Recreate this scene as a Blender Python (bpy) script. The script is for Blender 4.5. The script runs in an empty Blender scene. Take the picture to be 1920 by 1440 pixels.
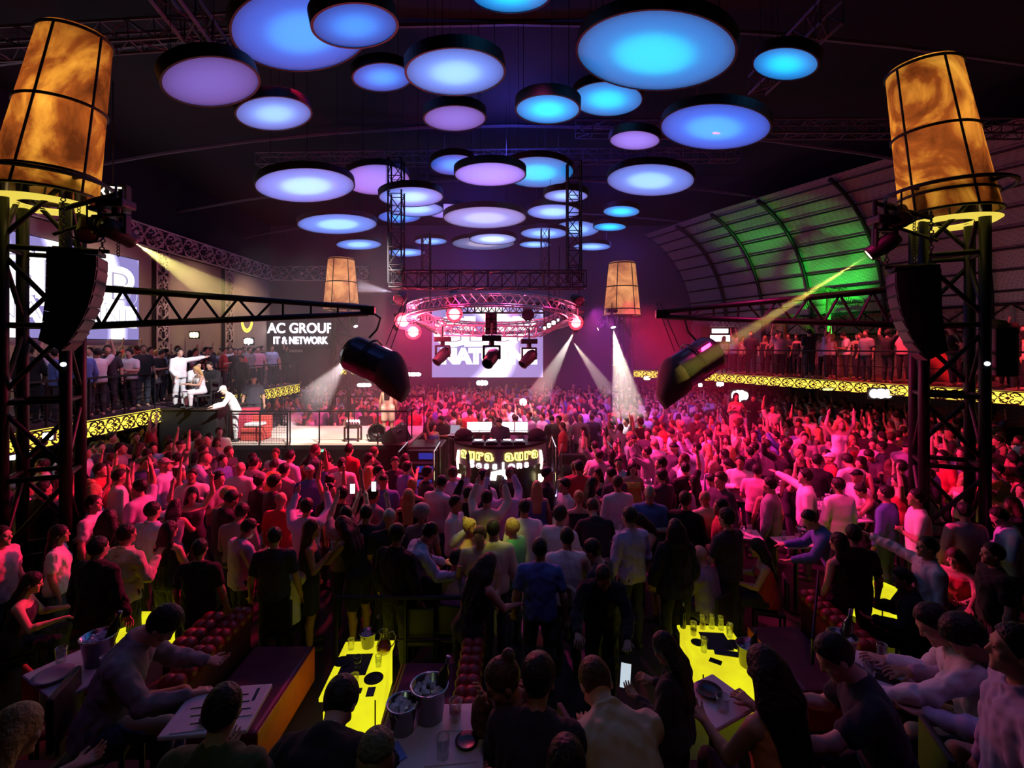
import bpy, bmesh, math, random
import numpy as np
from mathutils import Vector, Matrix, Euler
R = math.radians
PI = math.pi
rnd = random.Random(7)
S = bpy.context.scene
COL = S.collection
F, ZC, YH, XC = 900.0, 4.0, 650.0, 960.0

def P(px, py, d):
    """a point of the hall seen at photo pixel (px, py) when it stands d metres ahead"""
    return Vector(((px - XC) / F * d, d, ZC + (YH - py) / F * d))

def G(px, py, z=0.0):
    """point of the horizontal level z seen at a pixel"""
    d = F * (ZC - z) / (py - YH)
    return Vector(((px - XC) / F * d, d, z))

def proj(p):
    return (XC + F * p[0] / p[1], YH - F * (p[2] - ZC) / p[1])

# ------------------------------------------------------------------ materials
MATS = {}
def nodes(name):
    m = bpy.data.materials.new(name); m.use_nodes = True
    nt = m.node_tree; nt.nodes.clear()
    out = nt.nodes.new('ShaderNodeOutputMaterial')
    MATS[name] = m
    return m, nt, out

def mat(name, col, rough=0.6, metal=0.0, noise=0.0, scale=8.0, bump=0.0, coat=0.0, spec=0.5):
    if name in MATS: return MATS[name]
    m, nt, out = nodes(name)
    b = nt.nodes.new('ShaderNodeBsdfPrincipled')
    b.inputs['Base Color'].default_value = (*col, 1); b.inputs['Roughness'].default_value = rough
    b.inputs['Metallic'].default_value = metal; b.inputs['Coat Weight'].default_value = coat
    b.inputs['Specular IOR Level'].default_value = spec
    if noise or bump:
        tc = nt.nodes.new('ShaderNodeTexCoord'); n = nt.nodes.new('ShaderNodeTexNoise')
        n.inputs['Scale'].default_value = scale; n.inputs['Detail'].default_value = 3
        nt.links.new(tc.outputs['Object'], n.inputs['Vector'])
        if noise:
            r = nt.nodes.new('ShaderNodeValToRGB')
            r.color_ramp.elements[0].position = 0.3; r.color_ramp.elements[1].position = 0.7
            r.color_ramp.elements[0].color = (*[c * (1 - noise) for c in col], 1)
            r.color_ramp.elements[1].color = (*[min(1, c * (1 + noise)) for c in col], 1)
            nt.links.new(n.outputs['Fac'], r.inputs['Fac']); nt.links.new(r.outputs['Color'], b.inputs['Base Color'])
        if bump:
            bp = nt.nodes.new('ShaderNodeBump'); bp.inputs['Strength'].default_value = bump
            nt.links.new(n.outputs['Fac'], bp.inputs['Height']); nt.links.new(bp.outputs['Normal'], b.inputs['Normal'])
    nt.links.new(b.outputs['BSDF'], out.inputs['Surface'])
    return m

def glow(name, col, strength, base=(0.02, 0.02, 0.02)):
    if name in MATS: return MATS[name]
    m, nt, out = nodes(name)
    b = nt.nodes.new('ShaderNodeBsdfPrincipled')
    b.inputs['Base Color'].default_value = (*base, 1); b.inputs['Roughness'].default_value = 0.5
    b.inputs['Emission Color'].default_value = (*col, 1); b.inputs['Emission Strength'].default_value = strength
    nt.links.new(b.outputs['BSDF'], out.inputs['Surface'])
    return m

def objcol(name, rough=0.8, bump=0.0, scale=30, sheen=0.0, spec=0.3):
    """fabric, skin or hair whose colour belongs to the object that wears it"""
    m, nt, out = nodes(name)
    b = nt.nodes.new('ShaderNodeBsdfPrincipled'); b.inputs['Roughness'].default_value = rough
    b.inputs['Specular IOR Level'].default_value = spec
    b.inputs['Sheen Weight'].default_value = sheen
    oi = nt.nodes.new('ShaderNodeObjectInfo')
    nt.links.new(oi.outputs['Color'], b.inputs['Base Color'])
    if bump:
        tc = nt.nodes.new('ShaderNodeTexCoord'); n = nt.nodes.new('ShaderNodeTexNoise')
        n.inputs['Scale'].default_value = scale; n.inputs['Detail'].default_value = 2
        nt.links.new(tc.outputs['Object'], n.inputs['Vector'])
        bp = nt.nodes.new('ShaderNodeBump'); bp.inputs['Strength'].default_value = bump; bp.inputs['Distance'].default_value = 0.03
        nt.links.new(n.outputs['Fac'], bp.inputs['Height']); nt.links.new(bp.outputs['Normal'], b.inputs['Normal'])
    nt.links.new(b.outputs['BSDF'], out.inputs['Surface'])
    return m

def glass(name, col=(1, 1, 1), a=0.25):
    if name in MATS: return MATS[name]
    m, nt, out = nodes(name)
    t = nt.nodes.new('ShaderNodeBsdfTransparent'); t.inputs['Color'].default_value = (*col, 1)
    g = nt.nodes.new('ShaderNodeBsdfGlossy'); g.inputs['Roughness'].default_value = 0.08
    fr = nt.nodes.new('ShaderNodeLayerWeight'); fr.inputs['Blend'].default_value = 0.22
    mx = nt.nodes.new('ShaderNodeMixShader')
    nt.links.new(fr.outputs['Facing'], mx.inputs['Fac']); nt.links.new(t.outputs['BSDF'], mx.inputs[1]); nt.links.new(g.outputs['BSDF'], mx.inputs[2])
    nt.links.new(mx.outputs['Shader'], out.inputs['Surface'])
    return m

def translucent(name, col, ramp=None, scale=1.2):
    """lamp membrane: lets the lamp inside shine through and reflects what falls on it"""
    m, nt, out = nodes(name)
    t = nt.nodes.new('ShaderNodeBsdfTranslucent'); d = nt.nodes.new('ShaderNodeBsdfDiffuse')
    mx = nt.nodes.new('ShaderNodeMixShader'); mx.inputs['Fac'].default_value = 0.25
    t.inputs['Color'].default_value = (*col, 1); d.inputs['Color'].default_value = (*col, 1)
    if ramp:
        tc = nt.nodes.new('ShaderNodeTexCoord'); n = nt.nodes.new('ShaderNodeTexNoise')
        n.inputs['Scale'].default_value = scale; n.inputs['Detail'].default_value = 6; n.inputs['Distortion'].default_value = 1.6
        n.inputs['Roughness'].default_value = 0.55
        r = nt.nodes.new('ShaderNodeValToRGB')
        cr = r.color_ramp
        while len(cr.elements) < len(ramp): cr.elements.new(0.5)
        for e, (p, c) in zip(cr.elements, ramp): e.position = p; e.color = (*c, 1)
        nt.links.new(tc.outputs['Object'], n.inputs['Vector']); nt.links.new(n.outputs['Fac'], r.inputs['Fac'])
        nt.links.new(r.outputs['Color'], t.inputs['Color']); nt.links.new(r.outputs['Color'], d.inputs['Color'])
    nt.links.new(t.outputs['BSDF'], mx.inputs[1]); nt.links.new(d.outputs['BSDF'], mx.inputs[2])
    nt.links.new(mx.outputs['Shader'], out.inputs['Surface'])
    return m

BLACK = mat('black_metal', (0.012, 0.012, 0.014), 0.45, 0.6)
BLACKP = mat('black_plastic', (0.012, 0.012, 0.013), 0.55)
STEEL = mat('dark_steel', (0.05, 0.05, 0.055), 0.35, 0.8)
ALU = mat('aluminium_truss', (0.62, 0.62, 0.66), 0.35, 0.7)
CHROME = mat('polished_metal', (0.7, 0.7, 0.72), 0.18, 1.0)
WHITE = mat('white_laminate', (0.75, 0.74, 0.76), 0.4)
DARKWOOD = mat('dark_wood', (0.035, 0.02, 0.014), 0.5, noise=0.4, scale=6)
FLOORM = mat('dark_floor', (0.014, 0.011, 0.012), 0.5, noise=0.35, scale=2.0)
CEILM = mat('ceiling_black', (0.004, 0.004, 0.011), 0.9, noise=0.3, scale=0.6)
REDLEATHER = mat('red_leather', (0.22, 0.016, 0.02), 0.42, noise=0.12, scale=12)
BROWNLEATHER = mat('orange_brown_leather', (0.50, 0.085, 0.035), 0.4, noise=0.15, scale=10)
PLUMLEATHER = mat('plum_leather', (0.16, 0.035, 0.07), 0.42, noise=0.15, scale=8)
GLASSM = glass('clear_glass')

# ------------------------------------------------------------------ mesh builder
class MB:
    def __init__(s): s.v = []; s.f = []; s.mi = []; s.cur = 0
    def add(s, vs, fs):
        b = len(s.v); s.v.extend(vs)
        for f in fs: s.f.append(tuple(b + i for i in f)); s.mi.append(s.cur)
    def box(s, c, size, M=None):
        x, y, z = (t / 2 for t in size)
        vs = [Vector((a * x, b * y, d * z)) for a in (-1, 1) for b in (-1, 1) for d in (-1, 1)]
        if M is not None: vs = [M @ v for v in vs]
        c = Vector(c)
        s.add([v + c for v in vs], [(0, 1, 3, 2), (4, 6, 7, 5), (0, 4, 5, 1), (2, 3, 7, 6), (0, 2, 6, 4), (1, 5, 7, 3)])
        return s
    def bbox(s, c, size, r=0.01, M=None):
        """box with chamfered edges"""
        x, y, z = (t / 2 for t in size)
        r = min(r, x * .9, y * .9, z * .9)
        bm = bmesh.new(); bmesh.ops.create_cube(bm, size=1)
        for v in bm.verts: v.co = Vector((v.co.x * 2 * x, v.co.y * 2 * y, v.co.z * 2 * z))
        bmesh.ops.bevel(bm, geom=bm.edges[:], offset=r, segments=2, affect='EDGES', profile=0.5)
        bm.verts.index_update(); c = Vector(c)
        s.add([(M @ v.co if M is not None else v.co.copy()) + c for v in bm.verts], [tuple(v.index for v in f.verts) for f in bm.faces])
        bm.free(); return s
    def quad(s, a, b, c, d): s.add([Vector(a), Vector(b), Vector(c), Vector(d)], [(0, 1, 2, 3)]); return s
    def cyl(s, p0, p1, r0, r1=None, n=10, cap=True):
        r1 = r0 if r1 is None else r1
        p0, p1 = Vector(p0), Vector(p1); d = p1 - p0
        if d.length < 1e-6: return s
        q = d.to_track_quat('Z', 'Y')
        vs = []
        for p, r in ((p0, r0), (p1, r1)):
            for i in range(n):
                a = 2 * PI * i / n; vs.append(p + q @ Vector((r * math.cos(a), r * math.sin(a), 0)))
        fs = [(i, (i + 1) % n, n + (i + 1) % n, n + i) for i in range(n)]
        if cap: fs += [tuple(range(n))[::-1], tuple(range(n, 2 * n))]
        s.add(vs, fs); return s
    def tube(s, pts, r, n=6, closed=False, cap=True):
        pts = [Vector(p) for p in pts]; m = len(pts)
        rs = r if isinstance(r, (list, tuple)) else [r] * m
        ring = []; up = None; vs = []
        for i, p in enumerate(pts):
            a = pts[i - 1] if (i or closed) else p
            b = pts[(i + 1) % m] if (i < m - 1 or closed) else p
            t = (b - a)
            t = t.normalized() if t.length > 1e-9 else Vector((0, 0, 1))
            if up is None:
                up = Vector((0, 0, 1)) if abs(t.z) < 0.9 else Vector((1, 0, 0))
            u = (up - t * up.dot(t))
            u = u.normalized() if u.length > 1e-6 else t.orthogonal().normalized()
            up = u; w = t.cross(u)
            for k in range(n):
                an = 2 * PI * k / n; vs.append(p + (u * math.cos(an) + w * math.sin(an)) * rs[i])
        fs = []
        for i in range(m if closed else m - 1):
            j = (i + 1) % m
            for k in range(n): fs.append((i * n + k, i * n + (k + 1) % n, j * n + (k + 1) % n, j * n + k))
        if cap and not closed: fs += [tuple(range(n))[::-1], tuple(range((m - 1) * n, m * n))]
        s.add(vs, fs); return s
    def lathe(s, prof, n=24, M=None, cap=False):
        """profile of (radius, z) turned about z"""
        vs = []
        for r, z in prof:
            for i in range(n):
                a = 2 * PI * i / n; v = Vector((r * math.cos(a), r * math.sin(a), z)); vs.append(M @ v if M is not None else v)
        fs = [(j * n + i, j * n + (i + 1) % n, (j + 1) * n + (i + 1) % n, (j + 1) * n + i) for j in range(len(prof) - 1) for i in range(n)]
        if cap: fs += [tuple(range(n))[::-1], tuple(range((len(prof) - 1) * n, len(prof) * n))]
        s.add(vs, fs); return s
    def ellipsoid(s, c, rad, n=12, m=8, M=None):
        prof = []; c = Vector(c); vs = []; fs = []
        for j in range(m + 1):
            t = PI * j / m
            for i in range(n):
                a = 2 * PI * i / n
                v = Vector((rad[0] * math.sin(t) * math.cos(a), rad[1] * math.sin(t) * math.sin(a), rad[2] * math.cos(t)))
                vs.append((M @ v if M is not None else v) + c)
        for j in range(m):
            for i in range(n): fs.append((j * n + i, (j + 1) * n + i, (j + 1) * n + (i + 1) % n, j * n + (i + 1) % n))
        s.add(vs, fs); return s
    def torus(s, c, Rr, r, n=32, k=6, M=None, a0=0, a1=2 * PI):
        closed = abs(a1 - a0 - 2 * PI) < 1e-6
        pts = []
        for i in range(n if closed else n + 1):
            a = a0 + (a1 - a0) * i / n; v = Vector((Rr * math.cos(a), Rr * math.sin(a), 0))
            pts.append((M @ v if M is not None else v) + Vector(c))
        return s.tube(pts, r, k, closed)
    def prism(s, poly, z0, z1, M=None):
        n = len(poly)
        vs = [Vector((x, y, z)) for z in (z0, z1) for x, y in poly]
        if M is not None: vs = [M @ v for v in vs]
        s.add(vs, [tuple(range(n))[::-1], tuple(range(n, 2 * n))] + [(i, (i + 1) % n, n + (i + 1) % n, n + i) for i in range(n)])
        return s
    def build(s, name, m, parent=None, smooth=False, world=False):
        me = bpy.data.meshes.new(name)
        off = parent_loc(parent) if (world and parent is not None) else Vector((0, 0, 0))
        me.from_pydata([tuple(v - off) for v in s.v], [], s.f)
        for mm in (m if isinstance(m, (list, tuple)) else [m]): me.materials.append(mm)
        if any(s.mi): me.polygons.foreach_set('material_index', s.mi)
        if smooth: me.polygons.foreach_set('use_smooth', [True] * len(me.polygons))
        me.update()
        o = bpy.data.objects.new(name, me); COL.objects.link(o)
        if parent is not None: o.parent = parent
        return o

def parent_loc(o):
    v = Vector((0, 0, 0))
    while o is not None: v += o.location; o = o.parent
    return v

def tag(o, label=None, cat=None, group=None, kind=None):
    if label: o['label'] = label
    if cat: o['category'] = cat
    if group: o['group'] = group
    if kind: o['kind'] = kind
    return o

def thing(name, label, cat, loc=(0, 0, 0), rotz=0, group=None):
    o = bpy.data.objects.new(name, None); COL.objects.link(o)
    o.location = Vector(loc); o.rotation_euler = (0, 0, rotz); o.empty_display_size = 0.2
    return tag(o, label, cat, group)

def struct(o): o['kind'] = 'structure'; return o

KIDS = {}
def kids(o):
    return [c for c in bpy.data.objects if c.parent is o]
def copy_tree(o, parent=None, kidmap=None):
    c = o.copy(); COL.objects.link(c); c.parent = parent
    for ch in (kidmap[o] if kidmap else kids(o)): copy_tree(ch, c, kidmap or None)
    return c
def dup(o, loc, rotz, label=None, group=None):
    c = copy_tree(o); c.location = Vector(loc); c.rotation_euler = (0, 0, rotz)
    if label: c['label'] = label
    if group: c['group'] = group
    return c

def lattice(ch, br, p0, p1, w, h, bays, rc=0.025, rb=0.012, up=(0, 0, 1), n=6, tri=False, taper=1.0):
    """box (or three-chord) truss between two points: chords go into ch, bracing into br"""
    p0, p1 = Vector(p0), Vector(p1); d = (p1 - p0).normalized()
    u = Vector(up); u = (u - d * u.dot(d)).normalized(); s = d.cross(u)
    offs = [(-1, -1), (1, -1), (1, 1), (-1, 1)] if not tri else [(-1, -1), (1, -1), (0, 1)]
    def pt(t, k):
        q = 1 + (taper - 1) * t
        a, b = offs[k]; return p0.lerp(p1, t) + s * (a * w / 2 * q) + u * (b * h / 2 * q)
    m = len(offs)
    for k in range(m): ch.cyl(pt(0, k), pt(1, k), rc, n=n)
    for i in range(bays + 1):
        t = i / bays
        for k in range(m):
            br.cyl(pt(t, k), pt(t, (k + 1) % m), rb, n=4, cap=False)
            if i < bays:
                t2 = (i + 1) / bays
                a, b = (k, (k + 1) % m) if i % 2 == 0 else ((k + 1) % m, k)
                br.cyl(pt(t, a), pt(t2, b), rb, n=4, cap=False)

def text_mesh(body, size, depth, M, align='CENTER', extrude=0.01, sx=1.0):
    """lettering as mesh data: (verts, faces) in the frame M"""
    cu = bpy.data.curves.new('lettering', 'FONT'); cu.body = body; cu.size = size; cu.extrude = extrude
    cu.align_x = align; cu.align_y = 'CENTER'; cu.offset = depth
    o = bpy.data.objects.new('lettering', cu); COL.objects.link(o)
    dg = bpy.context.evaluated_depsgraph_get()
    me = o.evaluated_get(dg).to_mesh()
    vs = [M @ Vector((v.co.x * sx, v.co.y, v.co.z)) for v in me.vertices]; fs = [tuple(p.vertices) for p in me.polygons]
    o.evaluated_get(dg).to_mesh_clear()
    bpy.data.objects.remove(o); bpy.data.curves.remove(cu)
    return vs, fs

def frame(origin, xdir, ydir):
    x = Vector(xdir).normalized(); y = Vector(ydir); y = (y - x * x.dot(y)).normalized(); z = x.cross(y)
    M = Matrix((x, y, z)).transposed().to_4x4(); M.translation = Vector(origin)
    return M
FACE = lambda o: frame(o, (1, 0, 0), (0, 0, 1))     # upright, turned to the hall's near end

def spot(name, loc, target, power, col, size_deg=40, blend=0.5, r=0.05):
    l = bpy.data.lights.new(name, 'SPOT'); l.energy = power; l.color = col; l.spot_size = R(size_deg); l.spot_blend = blend
    l.shadow_soft_size = r
    o = bpy.data.objects.new(name, l); COL.objects.link(o); o.location = Vector(loc)
    o.rotation_euler = (Vector(target) - Vector(loc)).to_track_quat('-Z', 'Y').to_euler()
    return o
def disk(name, loc, nrm, radius, power, col):
    l = bpy.data.lights.new(name, 'AREA'); l.shape = 'DISK'; l.size = radius * 2; l.energy = power; l.color = col
    o = bpy.data.objects.new(name, l); COL.objects.link(o); o.location = Vector(loc); o.rotation_euler = Vector(nrm).to_track_quat('-Z', 'Y').to_euler()
    return o
def point(name, loc, power, col, r=0.05):
    l = bpy.data.lights.new(name, 'POINT'); l.energy = power; l.color = col; l.shadow_soft_size = r
    o = bpy.data.objects.new(name, l); COL.objects.link(o); o.location = Vector(loc)
    return o
# ================================================================== THE SETTING
b = MB(); b.box((3, 14.5, -0.1), (40, 33, 0.2)); struct(b.build('floor', FLOORM))
b = MB(); b.box((0, 1.3, 0.45), (19, 4.6, 0.9)); struct(b.build('floor_terrace', mat('terrace_carpet', (0.03, 0.012, 0.016), 0.9, noise=0.3, scale=5)))

def plaster(name, col, scale, strength):
    m, nt, out = nodes(name)
    bs = nt.nodes.new('ShaderNodeBsdfPrincipled'); bs.inputs['Roughness'].default_value = 0.85
    tc = nt.nodes.new('ShaderNodeTexCoord'); n = nt.nodes.new('ShaderNodeTexNoise'); n.inputs['Scale'].default_value = scale; n.inputs['Detail'].default_value = 5
    r = nt.nodes.new('ShaderNodeValToRGB')
    r.color_ramp.elements[0].color = (*[c * (1 - strength) for c in col], 1); r.color_ramp.elements[1].color = (*col, 1)
    r.color_ramp.elements[0].position = .3; r.color_ramp.elements[1].position = .7
    nt.links.new(tc.outputs['Object'], n.inputs['Vector']); nt.links.new(n.outputs['Fac'], r.inputs['Fac'])
    nt.links.new(r.outputs['Color'], bs.inputs['Base Color']); nt.links.new(bs.outputs['BSDF'], out.inputs['Surface'])
    return m
def brickmat(name, c1, c2, mortar, scale, mode='UV'):
    m, nt, out = nodes(name)
    bs = nt.nodes.new('ShaderNodeBsdfPrincipled'); bs.inputs['Roughness'].default_value = 0.8
    tc = nt.nodes.new('ShaderNodeTexCoord'); mp = nt.nodes.new('ShaderNodeMapping')
    mp.inputs['Rotation'].default_value = (R(90), 0, 0)
    br = nt.nodes.new('ShaderNodeTexBrick'); br.inputs['Scale'].default_value = scale
    br.inputs['Color1'].default_value = (*c1, 1); br.inputs['Color2'].default_value = (*c2, 1); br.inputs['Mortar'].default_value = (*mortar, 1)
    br.inputs['Mortar Size'].default_value = 0.03
    nt.links.new(tc.outputs['Object'], mp.inputs['Vector']); nt.links.new(mp.outputs['Vector'], br.inputs['Vector'])
    nt.links.new(br.outputs['Color'], bs.inputs['Base Color']); nt.links.new(bs.outputs['BSDF'], out.inputs['Surface'])
    return m
WALLTAN = plaster('tan_plaster', (0.42, 0.33, 0.30), 0.9, 0.18)
WALLPLUM = plaster('plum_wall', (0.10, 0.06, 0.11), 0.7, 0.25)
BRICK = brickmat('painted_brick', (0.30, 0.20, 0.18), (0.25, 0.16, 0.15), (0.13, 0.09, 0.08), 3.0)
VAULTM = brickmat('vault_cladding', (0.34, 0.28, 0.25), (0.30, 0.25, 0.22), (0.17, 0.13, 0.12), 4.5)

YB = 29.7
b = MB(); b.box((-15.15, 14.3, 4.3), (0.3, 31, 9.2)); struct(b.build('wall_left', WALLTAN))
b = MB(); b.box((-15.15, 14.3, 10.25), (0.3, 31, 2.7)); struct(b.build('wall_left_upper', CEILM))
b = MB(); b.box((-2, YB + .15, 5.6), (26.6, 0.3, 11.8)); struct(b.build('wall_back', WALLPLUM))
b = MB(); b.box((3, 14.5, 11.75), (40, 33, 0.3)); struct(b.build('ceiling', CEILM))
b = MB(); b.box((3, -1.9, 5.7), (40, 0.3, 11.6)); struct(b.build('wall_near', mat('near_wall', (0.03, 0.02, 0.025), 0.8)))

# right side: oblique wall, a quarter vault above the balcony
EDGE_R = [Vector((17.4, 5, 0)), Vector((13.6, 12.7, 0)), Vector((8.75, 22.5, 0)), Vector((6.2, 24.6, 0))]
WALL_R = [Vector((23, 4.2, 0)), Vector((19.5, 12.4, 0)), Vector((13.25, 24.7, 0)), Vector((11.2, 29.7, 0))]
def wall_run(bm, pts, z0, z1, t=0.2):
    for a, c in zip(pts[:-1], pts[1:]):
        d = (c - a); L = d.length; ang = math.atan2(d.y, d.x)
        bm.box((a + c) / 2 + Vector((0, 0, (z0 + z1) / 2)), (L + t, t, z1 - z0), Matrix.Rotation(ang, 3, 'Z'))
b = MB(); wall_run(b, WALL_R, 0, 5.4); struct(b.build('wall_right', BRICK))
INW = Vector((-.8963, -.4437, 0))
VR = 5.6
def vault_pt(p, a, off=0.0):
    r = VR - off
    return p + INW * (VR - r * math.cos(a)) + Vector((0, 0, 5.2 + r * math.sin(a)))
b = MB(); NA = 12
cols = []
for i in range(0, 25):
    t = i / 24 * 3; k = min(2, int(t)); p = WALL_R[k].lerp(WALL_R[k + 1], t - k)
    cols.append([vault_pt(p, R(72) * j / NA) for j in range(NA + 1)])
vs = [v for c in cols for v in c]; n = NA + 1
b.add(vs, [(i * n + j, (i + 1) * n + j, (i + 1) * n + j + 1, i * n + j + 1) for i in range(24) for j in range(NA)])
b.add([v - INW * .12 for v in vs], [(i * n + j, i * n + j + 1, (i + 1) * n + j + 1, (i + 1) * n + j) for i in range(24) for j in range(NA)])
struct(b.build('wall_right_vault', VAULTM, smooth=True))
tn = 1
def wp(t):
    k = min(2, int(t)); return WALL_R[k].lerp(WALL_R[k + 1], t - k)
for i, t in enumerate((0.35, 0.75, 1.1, 1.38, 1.62, 1.84, 2.05, 2.5)):
    b = MB(); p = wp(t)
    b.tube([vault_pt(p, R(72) * j / 16, 0.16) for j in range(-0, 17)], 0.085, 6)
    b.cyl(p + INW * .16, p + INW * .16 + Vector((0, 0, 5.25)), 0.085, n=6)
    struct(b.build('trim_%d' % tn, BLACK, smooth=True)); tn += 1
for j in range(1, 10):
    b = MB(); a = R(72) * j / 9.5
    b.tube([vault_pt(wp(q / 12 * 3), a, 0.1) for q in range(13)], 0.04, 5)
    struct(b.build('trim_%d' % tn, BLACK)); tn += 1
# lattice band under the vault
b = MB(); c = MB()
for k in range(2):
    pa, pb = WALL_R[k] + INW * .45, WALL_R[k + 1] + INW * .45
    lattice(b, c, pa + Vector((0, 0, 5.0)), pb + Vector((0, 0, 5.0)), 0.3, 0.9, 12, 0.05, 0.03)
b.v += []; n0 = len(b.v); b.add(c.v, c.f)
struct(b.build('trim_%d' % tn, BLACK)); tn += 1

# ---- fretwork: scrolls cut out of metal
def scroll_unit(bm, M, w, h, r=0.02, seg=9, full=True):
    """a pair of mirrored scrolls with a bud between, in the frame M (x along, y up)"""
    def put(fn, n, r0, r1):
        bm.tube([M @ Vector((*fn(i / n), 0)) for i in range(n + 1)], [r0 + (r1 - r0) * i / n for i in range(n + 1)], 3, cap=False)
    for s in (1, -1):
        def sp(t, s=s):
            a = R(-70) + t * R(430); q = 0.30 * (1 - 0.72 * t)
            return (w * (0.30 + q * math.cos(a) * 0.95), s * h * (0.27 + q * 0.75 * math.sin(a)))
        put(sp, seg + 3, r, r * .7)
        def arc(t, s=s):
            return (w * (0.02 + 0.96 * t), s * h * (0.02 + 0.46 * math.sin(PI * t) ** .8))
        put(arc, seg, r * .7, r)
        def hook(t, s=s):
            a = R(180) - t * R(300); q = 0.19 * (1 - 0.5 * t)
            return (w * (0.80 + q * math.cos(a)), s * h * (0.22 + q * math.sin(a)))
        put(hook, seg - 2, r, r * .7)
    bud = [(0.52, 0), (0.62, 0.13), (0.76, 0.0), (0.62, -0.13)]
    b0 = [M @ Vector((x * w, y * h, r)) for x, y in bud]; b1 = [M @ Vector((x * w, y * h, -r)) for x, y in bud]
    bm.add(b0 + b1, [(0, 1, 2, 3), (7, 6, 5, 4), (0, 4, 5, 1), (1, 5, 6, 2), (2, 6, 7, 3), (3, 7, 4, 0)])
def fret_run(bm, a, c, up, h, unit, r=0.02, lift=0.03, nrm=None, border=True):
    a, c, up = Vector(a), Vector(c), Vector(up); d = c - a; n = max(1, round(d.length / unit)); w = d.length / n
    M0 = frame(a, d, up); nz = nrm if nrm is not None else M0.to_3x3() @ Vector((0, 0, 1))
    for i in range(n):
        M = frame(a + d * (i / n) + nz * lift, d, up); scroll_unit(bm, M, w, h, r)
    if border:
        for s in (-1, 1): bm.cyl(a + up * (s * h / 2) + nz * lift, c + up * (s * h / 2) + nz * lift, r * .8, n=4)
PALEFRET = mat('pale_fretwork', (0.62, 0.50, 0.50), 0.5)
DARKBACK = mat('dark_backing', (0.025, 0.018, 0.025), 0.7)
DARKFRET = mat('black_fretwork', (0.015, 0.012, 0.008), 0.5)
GOLDLIT = glow('backlit_gold_panel', (1.0, 0.72, 0.08), 1.5, (0.3, 0.2, 0.02))
UP = Vector((0, 0, 1))
# cornice on left and back walls
for i, (a, c, nr) in enumerate((((-14.9, 9, 8.5), (-14.9, YB - .1, 8.5), Vector((1, 0, 0))), ((-14.9, YB - .1, 8.5), (-8.8, YB - .1, 8.5), Vector((0, -1, 0))))):
    b = MB(); a, c = Vector(a), Vector(c); d = c - a
    b.box((a + c) / 2, (max(.12, abs(d.x)), max(.12, abs(d.y)), 0.95)); b.cur = 1
    fret_run(b, a, c, UP, 0.86, 1.15, 0.045, 0.10, nr)
    struct(b.build('trim_%d' % tn, [DARKBACK, PALEFRET])); tn += 1
for y, zz in ((20.4, 8.0), (25.2, 8.0), (12.4, 8.0)):
    b = MB(); b.box((-14.93, y, (zz + 2.2) / 2), (0.14, 0.85, zz - 2.2)); b.cur = 1
    fret_run(b, (-14.85, y, 2.4), (-14.85, y, zz), Vector((0, 1, 0)), 0.7, 0.95, 0.042, 0.03, Vector((1, 0, 0)))
    struct(b.build('trim_%d' % tn, [DARKBACK, PALEFRET])); tn += 1

# ---- balconies
SLABM = mat('balcony_slab', (0.05, 0.02, 0.03), 0.6)
b = MB()
b.box((-12.65, 14.7, 2.02), (4.7, 17.4, 0.36)); struct(b.build('floor_balcony_left', SLABM))
b = MB(); poly = [(p.x, p.y) for p in EDGE_R] + [(p.x - .1, p.y) for p in reversed(WALL_R)]
b.prism(poly, 2.42, 2.8); struct(b.build('floor_balcony_right', mat('balcony_slab_right', (0.16, 0.03, 0.045), 0.5)))
def fascia(a, c, z, h, unit, nrm, r=0.02):
    global tn
    a = Vector((a[0], a[1], z - h / 2)); c = Vector((c[0], c[1], z - h / 2)); d = c - a
    b = MB(); b.box((a + c) / 2 + nrm * .03, (d.length, 0.05, h), Matrix.Rotation(math.atan2(d.y, d.x), 3, 'Z')); b.cur = 1
    fret_run(b, a, c, UP, h * .92, unit, r, 0.085, nrm)
    struct(b.build('trim_%d' % tn, [GOLDLIT, DARKFRET])); tn += 1
nl = Vector((1, 0, 0))
fascia((-10.3, 6.2), (-10.3, 14.0), 2.2, 0.42, 0.5, nl)
fascia((-10.3, 17.0), (-10.3, 23.2), 2.2, 0.42, 0.5, nl)
for k in range(3):
    d = EDGE_R[k + 1] - EDGE_R[k]; nr = Vector((d.y, -d.x, 0)).normalized()
    if nr.dot(INW) < 0 and k < 2: nr = -nr
    if k == 2: nr = Vector((-d.y, d.x, 0)).normalized(); nr = nr if nr.y < 0 else -nr
    fascia(EDGE_R[k], EDGE_R[k + 1], 2.8, 0.38, 0.52, nr)
# far balcony ends glimpsed behind the stage
fascia((-9.6, 27.0), (-6.2, 27.0), 2.75, 0.34, 0.5, Vector((0, -1, 0)))
b = MB(); b.box((-8, 28.4, 2.6), (3.6, 2.6, 0.3)); struct(b.build('floor_balcony_back', SLABM))

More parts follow.
